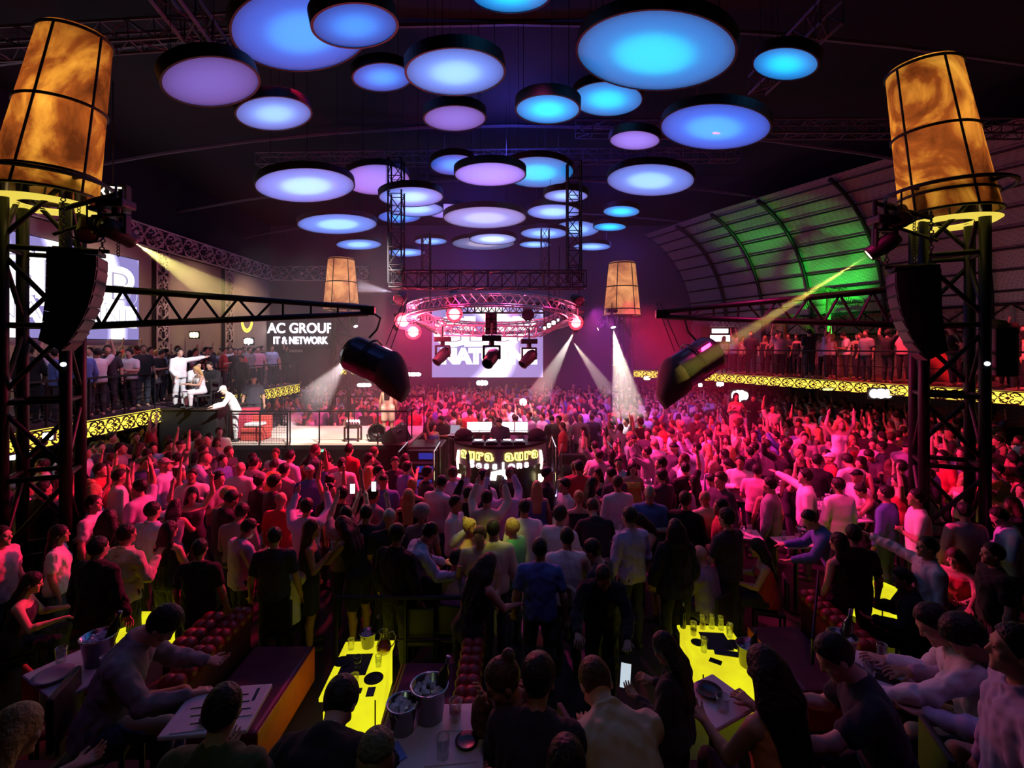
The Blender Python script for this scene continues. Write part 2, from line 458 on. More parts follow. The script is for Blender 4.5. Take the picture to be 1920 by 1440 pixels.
def railing(name, label, pts, h, post_gap, mid=(0.5,), m=BLACK, r=0.022, group=None, mesh=None):
    base = Vector(pts[0]); t = thing(name, label, 'railing', base, 0, group)
    tr = MB(); pts = [Vector(p) for p in pts]
    tr.tube([p + UP * h - base for p in pts], r * 1.25, 6); tr.build('top_rail', m, t)
    mr = MB()
    for f in mid: mr.tube([p + UP * (h * f) - base for p in pts], r * .6, 5)
    if mid: mr.build('mid_rail', m, t)
    for a, c in zip(pts[:-1], pts[1:]):
        n = max(1, round((c - a).length / post_gap))
        for i in range(n + (1 if c is pts[-1] else 0)):
            p = a.lerp(c, i / n) - base
            pb = MB(); pb.cyl(p, p + UP * h, r, n=6); pb.build('post', m, t)
    if mesh:
        g = MB()
        for a, c in zip(pts[:-1], pts[1:]):
            L = (c - a).length; k = int(L / mesh)
            for i in range(k):
                p = a.lerp(c, (i + .5) / k) - base; g.cyl(p + UP * .04, p + UP * (h - .03), 0.004, n=3, cap=False)
            for j in range(1, int(h / mesh)): g.cyl(a - base + UP * (j * mesh), c - base + UP * (j * mesh), 0.004, n=3, cap=False)
        g.build('wire_mesh', m, t)
    return t
railing('balcony_railing', 'black barred railing along the left balcony above the gold fretwork', [(-10.42, 6.4, 2.2), (-10.42, 14.0, 2.2)], 1.02, 1.1, (0.33, 0.62, 0.85))
railing('balcony_railing', 'black railing on the far stretch of the left balcony past the platform', [(-10.42, 16.9, 2.2), (-10.42, 23.3, 2.2)], 1.02, 1.0, (0.5,))
ir = [EDGE_R[i] + Vector((.12, .06, 2.8)) for i in range(3)]
railing('balcony_railing', 'long black railing along the right balcony in front of red walls', ir, 1.05, 1.25, (0.5,))
# low red brick plinths and counters on the right balcony
RB = mat('red_counter', (0.5, 0.06, 0.05), 0.6)
for i, (s, l, hh, mm, lab) in enumerate(((0.30, 1.5, 1.0, RB, 'red counter block on the right balcony behind the line array'), (0.62, 1.0, 0.85, BRICK, 'low brick plinth on the right balcony near the red counter'), (0.12, 1.8, 1.0, RB, 'red counter block on the right balcony past the tower'))):
    p = EDGE_R[1].lerp(EDGE_R[2], s) if s != .12 else EDGE_R[0].lerp(EDGE_R[1], .6)
    p = p - INW * 3.1 + Vector((0, 0, 2.8))
    b = MB(); A = Matrix.Rotation(math.atan2(-9.8, 4.85), 3, 'Z'); b.bbox((0, 0, hh / 2), (l, .5, hh), .02, A); b.box((0, 0, hh + .02), (l + .1, .6, .04), A)
    o = b.build('bar_counter', mm); o.location = p; tag(o, lab, 'counter')
# ================================================================== DISC LIGHTS UNDER THE CEILING
RIMM = mat('disc_rim', (0.008, 0.008, 0.013), 0.6)
MEMB = translucent('stretched_membrane', (0.8, 0.8, 0.82))
CABLE = mat('cable_black', (0.02, 0.02, 0.022), 0.6)
CY, BL, LI, PA = (0.0, 0.80, 0.95), (0.05, 0.40, 1.0), (0.22, 0.22, 0.85), (0.30, 0.62, 1.0)
# centre x, y, width, height in the photo; hanging height; lamp colour; lamp strength; label
DISCS = [
 (566, 60, 262, 158, 8.7, BL, 1.0, 'second largest disc light, blue, partly hidden by a smaller disc at upper left'),
 (666, 50, 162, 86, 7.7, BL, 1.0, 'blue disc light with black rim overlapping the large blue disc at upper left'),
 (396, 155, 187, 95, 7.5, LI, .35, 'dim lilac disc light with thick black rim, leftmost of all the discs'),
 (958, -8, 150, 62, 8.4, CY, 1.3, 'turquoise disc light cut off by the top edge of the picture'),
 (1228, 100, 300, 152, 8.0, CY, 1.0, 'largest disc light of all, cyan to blue, upper right of centre'),
 (1472, 121, 125, 63, 8.6, CY, 1.3, 'bright cyan disc light hanging alone, rightmost of all the discs'),
 (854, 137, 187, 90, 8.0, PA, 1.3, 'large pale cyan disc light just above the centre, beside a smaller blue one'),
 (717, 146, 112, 55, 8.9, BL, 1.1, 'blue disc light whose right edge tucks behind the large pale cyan disc'),
 (514, 214, 144, 65, 8.2, PA, 1.2, 'cyan disc light below the dim lilac disc on the left'),
 (853, 223, 117, 49, 8.3, LI, .5, 'lilac disc light hanging alone below the large pale cyan disc'),
 (1027, 206, 121, 56, 7.9, CY, 1.6, 'bright turquoise disc light with dark rim overlapping a cyan disc behind it'),
 (1138, 187, 134, 66, 8.9, CY, 1.2, 'cyan disc light tucked behind the largest disc and the turquoise one'),
 (1340, 240, 208, 87, 8.2, BL, 1.2, 'large wide blue disc light at right below the largest disc'),
 (1190, 264, 95, 37, 8.5, LI, .7, 'small lilac blue disc light left of the large wide blue one'),
 (573, 349, 188, 65, 8.1, PA, 1.4, 'large pale cyan disc light at left in front of a dim lilac disc'),
 (706, 338, 126, 58, 8.9, LI, .7, 'dim lilac disc light half hidden behind the large pale cyan disc at left'),
 (852, 310, 90, 40, 9.1, BL, 1.1, 'blue disc light peeking out at left behind the black rimmed central disc'),
 (1008, 324, 136, 59, 9.1, CY, 1.1, 'wide cyan disc light peeking out at right behind the black rimmed central disc'),
 (919, 328, 134, 45, 8.0, LI, 1.0, 'lilac white disc light with tall black rim in the middle of the cluster'),
 (771, 370, 121, 38, 8.0, PA, 1.5, 'pale cyan disc light with tall dark rim in front of the left lattice mast'),
 (781, 393, 101, 28, 8.5, PA, 1.5, 'pale cyan disc light half hidden directly under the tall rimmed left one'),
 (749, 407, 80, 24, 9.0, BL, 1.2, 'blue disc light seen through the left lattice mast, lowest of three overlapping'),
 (836, 396, 76, 28, 9.3, LI, .8, 'dim lilac disc light mostly hidden at left behind the big lilac white disc'),
 (909, 409, 155, 41, 8.2, (.35, .42, 1.0), 1.2, 'big lilac white disc light at centre of the far rows'),
 (1061, 368, 83, 24, 8.3, PA, 1.4, 'small pale disc light with dark rim crossed by the right lattice mast'),
 (1038, 398, 100, 29, 8.4, PA, 1.5, 'pale cyan disc light crossed by the right lattice mast, below the rimmed one'),
 (1165, 397, 69, 22, 8.6, CY, 1.5, 'small bright cyan disc light hanging apart at right of the far rows'),
 (1143, 426, 62, 16, 8.8, CY, 1.5, 'small cyan disc light touching the one crossed by the right mast'),
 (1081, 430, 86, 31, 9.1, PA, 1.2, 'pale blue disc light behind the far dark rimmed disc at right'),
 (1020, 438, 88, 22, 8.5, PA, 1.4, 'pale disc light with dark rim and thin hanger in the far right rows'),
 (1003, 459, 59, 13, 8.8, PA, 1.5, 'narrow white cyan disc light under the far dark rimmed one'),
 (1110, 463, 70, 15, 8.7, PA, 1.4, 'narrow cyan disc light in the last row at far right'),
 (924, 449, 88, 21, 8.4, (.5, .8, 1.0), 1.6, 'white cyan disc light in front of a cream coloured disc'),
 (906, 457, 118, 25, 8.9, (.8, .6, .6), .6, 'cream coloured disc light behind the white cyan one'),
 (808, 453, 61, 14, 8.8, PA, 1.3, 'small pale disc light crossed by thin dark poles in the last rows'),
 (761, 474, 72, 16, 8.8, PA, 1.4, 'lowest disc light, pale cyan, seen through the foot of the left mast'),
 (673, 459, 85, 20, 8.7, PA, 1.4, 'narrow cyan disc light at the far left of the last row'),
 (633, 421, 150, 38, 8.5, PA, 1.4, 'wide pale cyan disc light at left of the far rows'),
 (1219, 339, 165, 61, 8.3, PA, 1.2, 'large pale blue disc light at right of the middle rows'),
]
def fit_disc(cx, cy, w, h, z):
    """size and slight tilt of a round disc that hangs at height z and shows the measured ellipse"""
    d = F * (z - ZC) / (YH - cy); c = P(cx, cy, d)
    tgt = np.array([cx, cy, w / 2, h / 2, 0.0])
    def meas(q):
        tx, ty, lr, ox, oy = q
        nrm = Vector((math.tan(tx), math.tan(ty), 1)).normalized(); u = Vector((1, 0, 0)); u = (u - nrm * u.dot(nrm)).normalized(); v = nrm.cross(u)
        cc = c + Vector((ox, oy, 0)); r = math.exp(lr); pts = np.array([proj(cc + u * (r * math.cos(a)) + v * (r * math.sin(a))) for a in np.linspace(0, 2 * PI, 24, endpoint=False)])
        m = pts.mean(0); C = np.cov((pts - m).T, bias=True) * 2
        return np.array([m[0], m[1], math.sqrt(C[0, 0]), math.sqrt(C[1, 1]), C[0, 1] / (w * h) * 40]), nrm, cc, r
    q = np.array([0, 0, math.log(w / 2 * d / F), 0, 0], float)
    for it in range(14):
        f0, *_ = meas(q); J = np.zeros((5, 5))
        for k in range(5):
            q2 = q.copy(); q2[k] += 1e-4; J[:, k] = (meas(q2)[0] - f0) / 1e-4
        q = q - 0.7 * np.linalg.solve(J + np.eye(5) * 1e-6, f0 - tgt)
        q[0] = np.clip(q[0], -R(22), R(22)); q[1] = np.clip(q[1], -R(14), R(14))
    _, nrm, cc, r = meas(q)
    return cc, nrm, r
DISC_LIGHTS = []
FITS = [fit_disc(*q[:5]) for q in DISCS]
for (cx, cy, w, h, z, colr, st, lab), (c, nrm, r) in zip(DISCS, FITS):
    t = thing('disc_light', lab, 'ceiling light', c, 0, 'round disc lights hung under the ceiling')
    t.rotation_euler = nrm.to_track_quat('Z', 'Y').to_euler()
    H = 0.17
    b = MB(); b.lathe([(r - .02, 0.0), (r + .012, 0.0), (r + .012, H), (r - .3 * r, H + .04), (0.02, H + .05)], 56); b.build('rim', RIMM, t, smooth=False)
    b = MB(); b.lathe([(0.001, 0.012), (r * .5, .012), (r - .012, 0.012)], 56); b.build('membrane', MEMB, t)
    b = MB(); rot = nrm.to_track_quat('Z', 'Y').inverted()
    for k in range(3):
        a = k * 2.094 + .5; p = Vector((r * .8 * math.cos(a), r * .8 * math.sin(a), H)); L = 11.5 - c.z; wpt = c + rot.inverted() @ p
        if any(c2 is not c and c2.z > c.z and (wpt.xy - c2.xy).length < r2 + .05 for c2, n2, r2 in FITS): L = .25
        b.cyl(p, p + rot @ Vector((0, 0, L)), 0.006, n=4, cap=False)
    b.build('hanging_cable', CABLE, t)
    LB = {CY: (.02, .30, 1.0), BL: (.04, .17, 1.0), LI: (.30, .20, .85), PA: (.14, .28, 1.0)}.get(colr, (.32, .36, .95))
    DISC_LIGHTS.append((disk('disc_lamp', c + nrm * .15, -nrm, r * .95, 0, LB), r * .95, st * .9 * (2.2 if colr is LI else 1)))
    DISC_LIGHTS.append((disk('disc_lamp', c + nrm * .145, -nrm, r * .5, 0, colr), r * .5, st * 1.0 if colr is not LI else st * .4))

# ================================================================== AMBER DRUM LAMPS ON THE TOWERS
AMB = translucent('amber_onyx', (0.8, 0.5, 0.2), [(0.32, (0.09, 0.03, 0.02)), (0.45, (0.26, 0.09, 0.04)), (0.56, (0.62, 0.36, 0.11)), (0.72, (0.95, 0.72, 0.25))], .85)
AMB2 = translucent('pale_onyx', (0.8, 0.5, 0.3), [(0.3, (0.36, 0.16, 0.14)), (0.5, (0.75, 0.48, 0.30)), (0.7, (0.95, 0.75, 0.5))], 1.2)
def drum(label, base, r0, r1, hgt, shear, m, power, nrib=5, fr=0.022, off=0.3, lc=(1.0, .64, .22)):
    t = thing('drum_lamp', label, 'lamp', base)
    sh = lambda bm: [setattr(v, 'x', v.x + shear * v.z / hgt) for v in bm.v]
    rad = lambda z: r0 + (r1 - r0) * z / hgt
    b = MB(); prof = [(rad(hgt * i / 10) , hgt * i / 10) for i in range(11)] + [(r1 * .97, hgt + .05), (r1 * .1, hgt + .09)]
    b.lathe(prof, 48); sh(b); b.build('shade', m, t, smooth=True)
    for zz in (0.0, .12 * hgt, .55 * hgt, hgt):
        b = MB(); b.torus((0, 0, zz), rad(zz) + fr * .6, fr, 40, 6); sh(b); b.build('frame_ring', BLACK, t, smooth=True)
    for k in range(nrib):
        a = 2 * PI * k / nrib + off
        b = MB(); b.cyl((rad(0) * 1.01 * math.cos(a), rad(0) * 1.01 * math.sin(a), 0), (r1 * 1.01 * math.cos(a), r1 * 1.01 * math.sin(a), hgt), fr * .8, n=6); sh(b); b.build('frame_rib', BLACK, t)
    if fr == .022 and nrib == 5:
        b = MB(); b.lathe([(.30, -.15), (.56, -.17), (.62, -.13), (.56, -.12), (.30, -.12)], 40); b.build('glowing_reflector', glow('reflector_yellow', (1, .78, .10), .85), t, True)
    L = []
    for f in (.25, .55, .85):
        l = point('drum_bulb', Vector(base) + Vector((shear * f, 0, hgt * f)), power * (.6 if f > .8 else 1), lc, .07); L.append(l)
    return t
TWL, TWR, TFL, TFR = P(82, 650, 7.0), P(1776, 650, 7.6), P(640, 650, 20.0), P(1166, 650, 20.0)
drum('amber marbled drum lamp on the near left tower, cut by the left edge', P(84, 366, 7.0), .61, .42, 2.27, .45, AMB, 15, 5, .022, 4.9)
drum('amber marbled drum lamp on the near right tower', P(1779, 402, 7.6), .61, .47, 2.26, -.41, AMB, 15, 5, .022, 4.55)
drum('small pale amber drum lamp on the far left tower beyond the stage', P(640, 582, 20), .72, .52, 2.1, 0, AMB2, 13, 6, .022, .3, (1, .62, .34))
drum('small pale amber drum lamp on the far right tower beyond the stage', P(1166, 592, 20), .76, .55, 2.15, 0, AMB2, 13, 6, .022, 0, (1, .62, .34))

def tower(label, c, top, side, rot, leg=0.075, plat=True):
    c = Vector((c.x, c.y, 0)); t = thing('truss_tower', label, 'tower', c, rot)
    s = side / 2; cs = [(-s, -s), (s, -s), (s, s), (-s, s)]
    for x, y in cs:
        b = MB(); b.cyl((x, y, 0), (x, y, top), leg, n=12); b.build('leg', BLACK, t, smooth=True)
    n = max(2, round(top / 1.15))
    for k in range(4):
        b = MB(); p, q = cs[k], cs[(k + 1) % 4]
        for i in range(n):
            z0, z1 = top * i / n + .12, top * (i + 1) / n - .0
            b.cyl((*p, z1), (*q, z1), leg * .5, n=8, cap=False)
            a, e = (p, q) if (i + k) % 2 else (q, p)
            b.cyl((*a, z0), (*e, z1 - .1), leg * .45, n=8, cap=False)
        b.build('bracing', BLACK, t, smooth=True)
    b = MB(); b.bbox((0, 0, .03), (side + .3, side + .3, .06), .01); b.build('base_plate', BLACK, t)
    if plat:
        b = MB(); b.torus((0, 0, top - .05), .78, .03, 40, 6)
        for k in range(4):
            a = PI / 4 + k * PI / 2; b.cyl((0, 0, top - .05), (.78 * math.cos(a), .78 * math.sin(a), top - .05), .03, n=6)
        b.build('ring_bracket', BLACK, t)
        b = MB()
        for k in range(2):
            b.cyl((s, -s - .075, 3.75), (s, -s - .11, 3.75), .032, n=12)
        b.build('work_lamp', glow('work_lamp_white', (.85, .85, 1), 2.2), t)
    return t
tower('black truss tower at the left carrying the near amber drum', TWL, 6.45, .66, R(28))
tower('black truss tower at the right carrying the near amber drum', TWR, 6.5, .7, R(-30))
tower('slim dark truss tower under the far left drum', TFL, 5.6, .6, R(10), .05, False)
tower('slim dark truss tower under the far right drum', TFR, 5.3, .6, R(20), .05, False)

# ---- line array loudspeakers hung from the near towers
def line_array(label, base, side):
    """side=+1: fronts look right. base: point at the rigging bar"""
    t = thing('line_array_speaker', label, 'loudspeaker', base, R(27) if side > 0 else R(180 - 25))
    top = [0.40, 0.40, 0.37, 0.33, .27, .19, .09, -.02, -.15]; z = [0, -.17, -.34, -.51, -.68, -.84, -1.0, -1.14, -1.27]
    back = [-.38, -.38, -.385, -.39, -.40, -.42, -.44, -.47, -.50]; zb = [0.02, -.14, -.30, -.46, -.61, -.75, -.89, -1.02, -1.13]
    W = .26; top = [x * .64 for x in top]; back = [x * .64 for x in back]
    for i in range(8):
        g = .0015
        poly = [(back[i], zb[i] - g), (top[i], z[i] - g), (top[i + 1], z[i + 1] + g), (back[i + 1], zb[i + 1] + g)]
        M = frame((0, 0, 0), (1, 0, 0), (0, 0, 1))
        b = MB(); b.prism(poly, -W, W, M); cab = b.build('speaker_cabinet', BLACKP, t)
        f = MB(); p, q = Vector((top[i], 0, z[i] - .02)), Vector((top[i + 1], 0, z[i + 1] + .02)); dn = Vector((-(q.z - p.z), 0, q.x - p.x)).normalized(); dn = dn if dn.x > 0 else -dn
        f.add([p + dn * .012 + Vector((0, y, 0)) for y in (-W + .03, W - .03)] + [q + dn * .012 + Vector((0, y, 0)) for y in (W - .03, -W + .03)] + [p - dn * .01 + Vector((0, y, 0)) for y in (-W + .03, W - .03)] + [q - dn * .01 + Vector((0, y, 0)) for y in (W - .03, -W + .03)],
              [(0, 1, 2, 3), (0, 4, 5, 1), (1, 5, 6, 2), (2, 6, 7, 3), (3, 7, 4, 0)])
        f.build('grille', mat('speaker_grille', (0.10, 0.07, 0.09), 0.5, 0.3), cab)
    b = MB(); b.bbox((0, 0, .06), (.52, .36, .06), .01); b.bbox((.04, 0, .1), (.6, .06, .05), .01); b.build('rigging_bar', BLACK, t)
    for x, y in ((-.18, .1), (.28, -.1)):
        ch = MB(); L = .78 if x < 0 else .62
        for k in range(int(L / .055)):
            M = Matrix.Rotation(PI / 2 * (k % 2), 3, 'Z') @ Matrix.Rotation(PI / 2, 3, 'X')
            ch.torus((x + (.06 * k * .055 if x > 0 else 0), y, .12 + k * .055), .026, .008, 8, 4, M)
        ch.build('chain', STEEL, t)
    return t
line_array('black curved line array loudspeaker hung at the left tower by chains', P(146, 482, 6.5), 1)
line_array('black curved line array loudspeaker hung at the right tower', P(1712, 512, 7.0), -1)
b = MB(); t = thing('loudspeaker', 'black boxy loudspeaker fixed behind the right tower', 'loudspeaker', P(1865, 660, 8.2)); b.bbox((0, 0, 0), (.40, .45, .82), .03); b.build('cabinet', BLACKP, t)
b = MB(); b.lathe([(.2, .41), (.19, .47), (.14, .53), (.03, .56)], 20); b.build('cover', mat('dull_cover', (.06, .05, .03), .7), t)
b = MB(); b.cyl((-.2, .1, 0), (-.62, -.35, 0), .03); b.cyl((-.2, .1, -.25), (-.62, -.35, -.25), .03); b.build('bracket', BLACK, t)

# ---- lattice booms reaching out from the towers
def boom(label, r_top, r_bot, tip_top, tip_bot, nz=5):
    t = thing('lattice_boom', label, 'truss boom', (r_top + r_bot) / 2); o = (r_top + r_bot) / 2
    for nm, a, c in (('top_chord', r_top, tip_top), ('bottom_chord', r_bot, tip_bot)):
        b = MB(); b.cyl(a - o, c - o, .055, .045, 8); b.build(nm, BLACK, t, smooth=True)
    b = MB()
    for i in range(nz):
        u0, u1, u2 = i / (nz + 3.), (i + .5) / (nz + 3.), (i + 1) / (nz + 3.)
        b.cyl(r_top.lerp(tip_top, u0) - o, r_bot.lerp(tip_bot, u1) - o, .022, n=6); b.cyl(r_bot.lerp(tip_bot, u1) - o, r_top.lerp(tip_top, u2) - o, .022, n=6)
    b.build('web', BLACK, t)
    for i in range(3):
        b = MB(); u = (nz + .3 + i * .85) / (nz + 3.); b.cyl(r_top.lerp(tip_top, u) - o, r_bot.lerp(tip_bot, u) - o, .02, n=6); b.build('strut', BLACK, t)
    b = MB(); b.bbox((tip_top + tip_bot) / 2 - o, (.25, .12, .16), .02); b.build('end_block', BLACK, t)
    return t
boom('black lattice boom reaching right from the left tower across the hall', P(150, 538, 7.0), P(150, 612, 7.0), P(690, 577, 8.5), P(690, 588, 8.5))
boom('black lattice boom reaching left from the right tower across the hall', P(1700, 540, 7.6), P(1700, 610, 7.6), P(1242, 584, 8.6), P(1242, 594, 8.6))
def barrel(label, c, axis, d, drape_side):
    """fat cylinder searchlight with a loose cloth over its mouth"""
    t = thing('barrel_spotlight', label, 'spotlight', c); ax = Vector(axis).normalized(); q = ax.to_track_quat('Z', 'X').to_matrix().to_4x4()
    L, r = .42, .33
    b = MB(); b.lathe([(.02, -L), (r * .82, -L), (r * .97, -L + .07), (r, -L + .12), (r, L - .06), (r * 1.03, L - .05), (r * 1.03, L), (.02, L)], 32, q); b.build('barrel', mat('barrel_paint', (.012, .012, .022), .35, .2, coat=.4), t, smooth=False)
    b = MB(); prof = []
    vs = []; n = 28; rows = 9
    for j in range(rows):
        u = j / (rows - 1)
        for i in range(n):
            a = 2 * PI * i / n; rr = r * (1.04 + .10 * math.sin(PI * u)) * (1 - .55 * u ** 2) * (1 + .05 * math.sin(5 * a) * u)
            v = q @ Vector((rr * math.cos(a), rr * math.sin(a), L - .05 + .38 * u)); v.z -= .30 * u * u; vs.append(v)
    b.add(vs, [(j * n + i, j * n + (i + 1) % n, (j + 1) * n + (i + 1) % n, (j + 1) * n + i) for j in range(rows - 1) for i in range(n)] + [tuple(range((rows - 1) * n, rows * n))])
    b.build('cloth_hood', mat('hood_cloth', (.05, .025, .035), .8), t, smooth=True)
    b = MB(); b.torus((0, 0, 0), r + .05, .02, 20, 6, frame((0, 0, 0), ax, (0, 0, 1)).to_3x3() @ Matrix.Rotation(PI / 2, 3, 'Y'), 0, PI); b.build('yoke', BLACK, t)
    up = Vector((0, 0, .4))
    b = MB(); tip = Vector((0, 0, .95)) + Vector((-.08 * drape_side, 0, 0))
    b.tube([up, up + Vector((.14 * drape_side, 0, .15)), up + Vector((.2 * drape_side, 0, .35)), tip], .018, 6)
    b.tube([Vector((.3 * drape_side, 0, .28)), Vector((.55 * drape_side, .3, 1.1))], .008, 4); b.tube([Vector((.38 * drape_side, 0, .2)), Vector((.62 * drape_side, .3, 1.1))], .008, 4)
    b.build('hanging_cable', CABLE, t)
    return t
barrel('dark barrel shaped searchlight with cloth hood hung from the left boom', P(692, 676, 8.5), (1, -.25, -.42), 1, 1)
barrel('dark barrel shaped searchlight with cloth hood hung from the right boom', P(1305, 680, 8.6), (-1, -.1, -.62), 1, -1)
# ================================================================== CENTRE RIG ABOVE THE STAGE
def truss_thing(name, label, p0, p1, w, h, bays, m=BLACK, rc=.03, rb=.014, up=(0, 0, 1), group=None, cat='truss'):
    base = Vector(p0); t = thing(name, label, cat, base, 0, group)
    c, r = MB(), MB(); lattice(c, r, Vector((0, 0, 0)), Vector(p1) - base, w, h, bays, rc, rb, up)
    c.build('chord_frame', m, t); r.build('bracing', m, t); return t
DMAST = mat('dark_mast', (0.02, 0.018, 0.03), 0.6)
for px, d, y0, y1, w, lab in ((743, 12.4, 532, 300, .34, 'dark lattice mast hung at left above the stage in front of the disc lights'),
                           (1076, 12.4, 532, 305, .34, 'dark lattice mast hung at right above the stage in front of the disc lights'),
                           (799, 18.5, 520, 440, .3, 'thin distant lattice mast at left between the last disc lights'),
                           (1022, 18.5, 520, 425, .3, 'thin distant lattice mast at right between the last disc lights')):
    a = P(px, y0, d); e = P(px, y1, d); truss_thing('lattice_mast', lab, a, e, w, w, round((e.z - a.z) / .45), DMAST, .022, .012, (0, 1, 0))
a, e = P(733, 525, 12.4), P(1097, 525, 12.4)
truss_thing('box_truss', 'long dark horizontal box truss hung between the two lattice masts', a, e, .45, .42, 14, DMAST, .024, .013)
a, e = P(838, 578, 17.5), P(1020, 578, 17.5)
truss_thing('box_truss', 'dark horizontal truss with crossed bracing right in front of the screen top', a, e, .3, .34, 14, BLACK, .026, .016)
# ring truss, tilted towards the hall
RC = P(922, 588, 13.0); RR = 2.32; RX = Matrix.Rotation(R(-13), 3, 'X')
def ring_pt(a, r=RR, dz=0): return RX @ Vector((r * math.cos(a), r * .55 * math.sin(a) if math.sin(a) < 0 else r * .7 * math.sin(a), dz))
t = thing('ring_truss', 'pink lit oval lattice truss carrying stage lights above the decks', 'truss', RC)
for r_, dz, nm in ((RR, .15, 'chord'), (RR, -.15, 'chord'), (RR - .28, .15, 'chord'), (RR - .28, -.15, 'chord')):
    b = MB(); b.tube([ring_pt(2 * PI * i / 56, r_, dz) for i in range(56)], .026, 6, True); b.build(nm, ALU, t, smooth=True)
b = MB(); N = 60
for i in range(N):
    a, c = 2 * PI * i / N, 2 * PI * (i + 1) / N
    b.cyl(ring_pt(a, RR, .15), ring_pt(c, RR, -.15), .013, n=4, cap=False); b.cyl(ring_pt(a, RR - .28, -.15), ring_pt(c, RR - .28, .15), .013, n=4, cap=False)
    b.cyl(ring_pt(a, RR, .15), ring_pt(a, RR - .28, .15), .012, n=4, cap=False); b.cyl(ring_pt(a, RR, -.15), ring_pt(c, RR - .28, -.15), .012, n=4, cap=False)
b.build('bracing', ALU, t)
b = MB()
for a in (.6, 2.5, 4.0, 5.4): p = ring_pt(a); b.cyl(p, Vector((p.x, p.y, 2.0)), .012, n=4)
b.build('hanging_chain', STEEL, t)
PINKLIT = mat('plain_alu', (0.55, 0.5, 0.55), .4, .6)
for i, (pa, pb, d1, d2, lab) in enumerate(((P(828, 619, 14.0), P(1005, 622, 14.0), 0, 0, 'lower straight aluminium truss with lamps crossing in front of the screen'),
                                (P(1005, 622, 14.0), P(1068, 588, 13.4), 0, 0, 'short slanting aluminium truss at right with four lit lamps'),
                                (P(828, 617, 14.0), P(785, 592, 13.4), 0, 0, 'short slanting aluminium truss at left below the red lamps'))):
    truss_thing('stage_truss', lab, pa, pb, .3, .3, max(4, round((pb - pa).length / .3)), PINKLIT, .025, .013)

# ---- stage lights
REDHOT = glow('red_lamp_lens', (1.0, 0.10, 0.13), 26)
HOT2 = glow('orange_red_lamp_lens', (1.0, 0.20, 0.16), 28)
WHOT = glow('white_lamp_lens', (1, .97, .95), 9)
YHOT = glow('yellow_lamp_lens', (1, .9, .35), 14)
def par_can(label, c, aim, lens, r=.13):
    t = thing('par_can', label, 'stage light', c); q = (Vector(aim) - Vector(c)).to_track_quat('Z', 'Y').to_matrix().to_4x4()
    b = MB(); b.lathe([(.03, -.34), (.08, -.33), (r * .8, -.2), (r, 0), (r * 1.02, .03), (r * .9, .03), (r * .85, -.01)], 20, q); b.build('can', BLACK, t, smooth=True)
    b = MB(); b.lathe([(.001, .028), (r * .6, .025), (r * .93, .012)], 20, q); b.build('lens', lens, t, smooth=True)
    b = MB(); b.torus((0, 0, 0), r + .05, .012, 12, 5, q.to_3x3() @ Matrix.Rotation(PI / 2, 3, 'X'), 0, PI); b.cyl((0, 0, r), (0, 0, .42), .012, n=5); b.build('yoke', BLACK, t)
    return t
EYE = Vector((0, -2, 3))
REDS = [(756, 602, 13.2, REDHOT, .15, 'glaring red lamp on the left end of the ring truss, upper of two'), (775, 622, 13.2, HOT2, .14, 'glaring orange red lamp just below the leftmost red one'),
        (852, 589, 13.6, REDHOT, .15, 'glaring red lamp in front of the upper left corner of the screen'), (1080, 605, 13.2, REDHOT, .13, 'glaring red lamp alone on the right end of the ring truss')]
REDGLARE = glow('red_lamp_glare', (1.0, .03, .06), 1.6); REDMID = glow('red_lamp_inner_glare', (1.0, .16, .2), 4)  # glowing rings standing in for the glare around the red lamps
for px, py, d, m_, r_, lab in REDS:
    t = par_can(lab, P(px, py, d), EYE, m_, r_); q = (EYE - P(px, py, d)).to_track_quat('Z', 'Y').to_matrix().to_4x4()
    b = MB(); b.lathe([(r_ * .98, .02), (r_ * 1.55, .0)], 28, q); b.build('glare_ring', REDGLARE, t); b = MB(); b.lathe([(r_ * .85, .035), (r_ * 1.08, .03)], 28, q); b.build('inner_glare_ring', REDMID, t)
for px, py, d, aim, lab in ((990, 590, 12.9, (.5, 6, 0), 'dark round spotlight with chrome ring hung right of centre on the ring truss'), (1040, 572, 12.6, (4, 8, 0), 'dark can light hung at the right of the ring truss'), (1062, 590, 13.0, (5, 10, 0), 'dark can light beside the right red lamp'),
                            (1085, 566, 12.7, (6, 6, 0), 'dark can light at the outer right tip of the ring truss'), (845, 562, 12.7, (-4, 8, 0), 'dark can light above the red lamp by the screen corner'), (748, 562, 12.8, (-6, 6, 0), 'dark can light at the outer left tip of the ring truss')):
    par_can(lab, P(px, py, d), aim, mat('unlit_lens', (.05, .05, .07), .15, .5), .17)
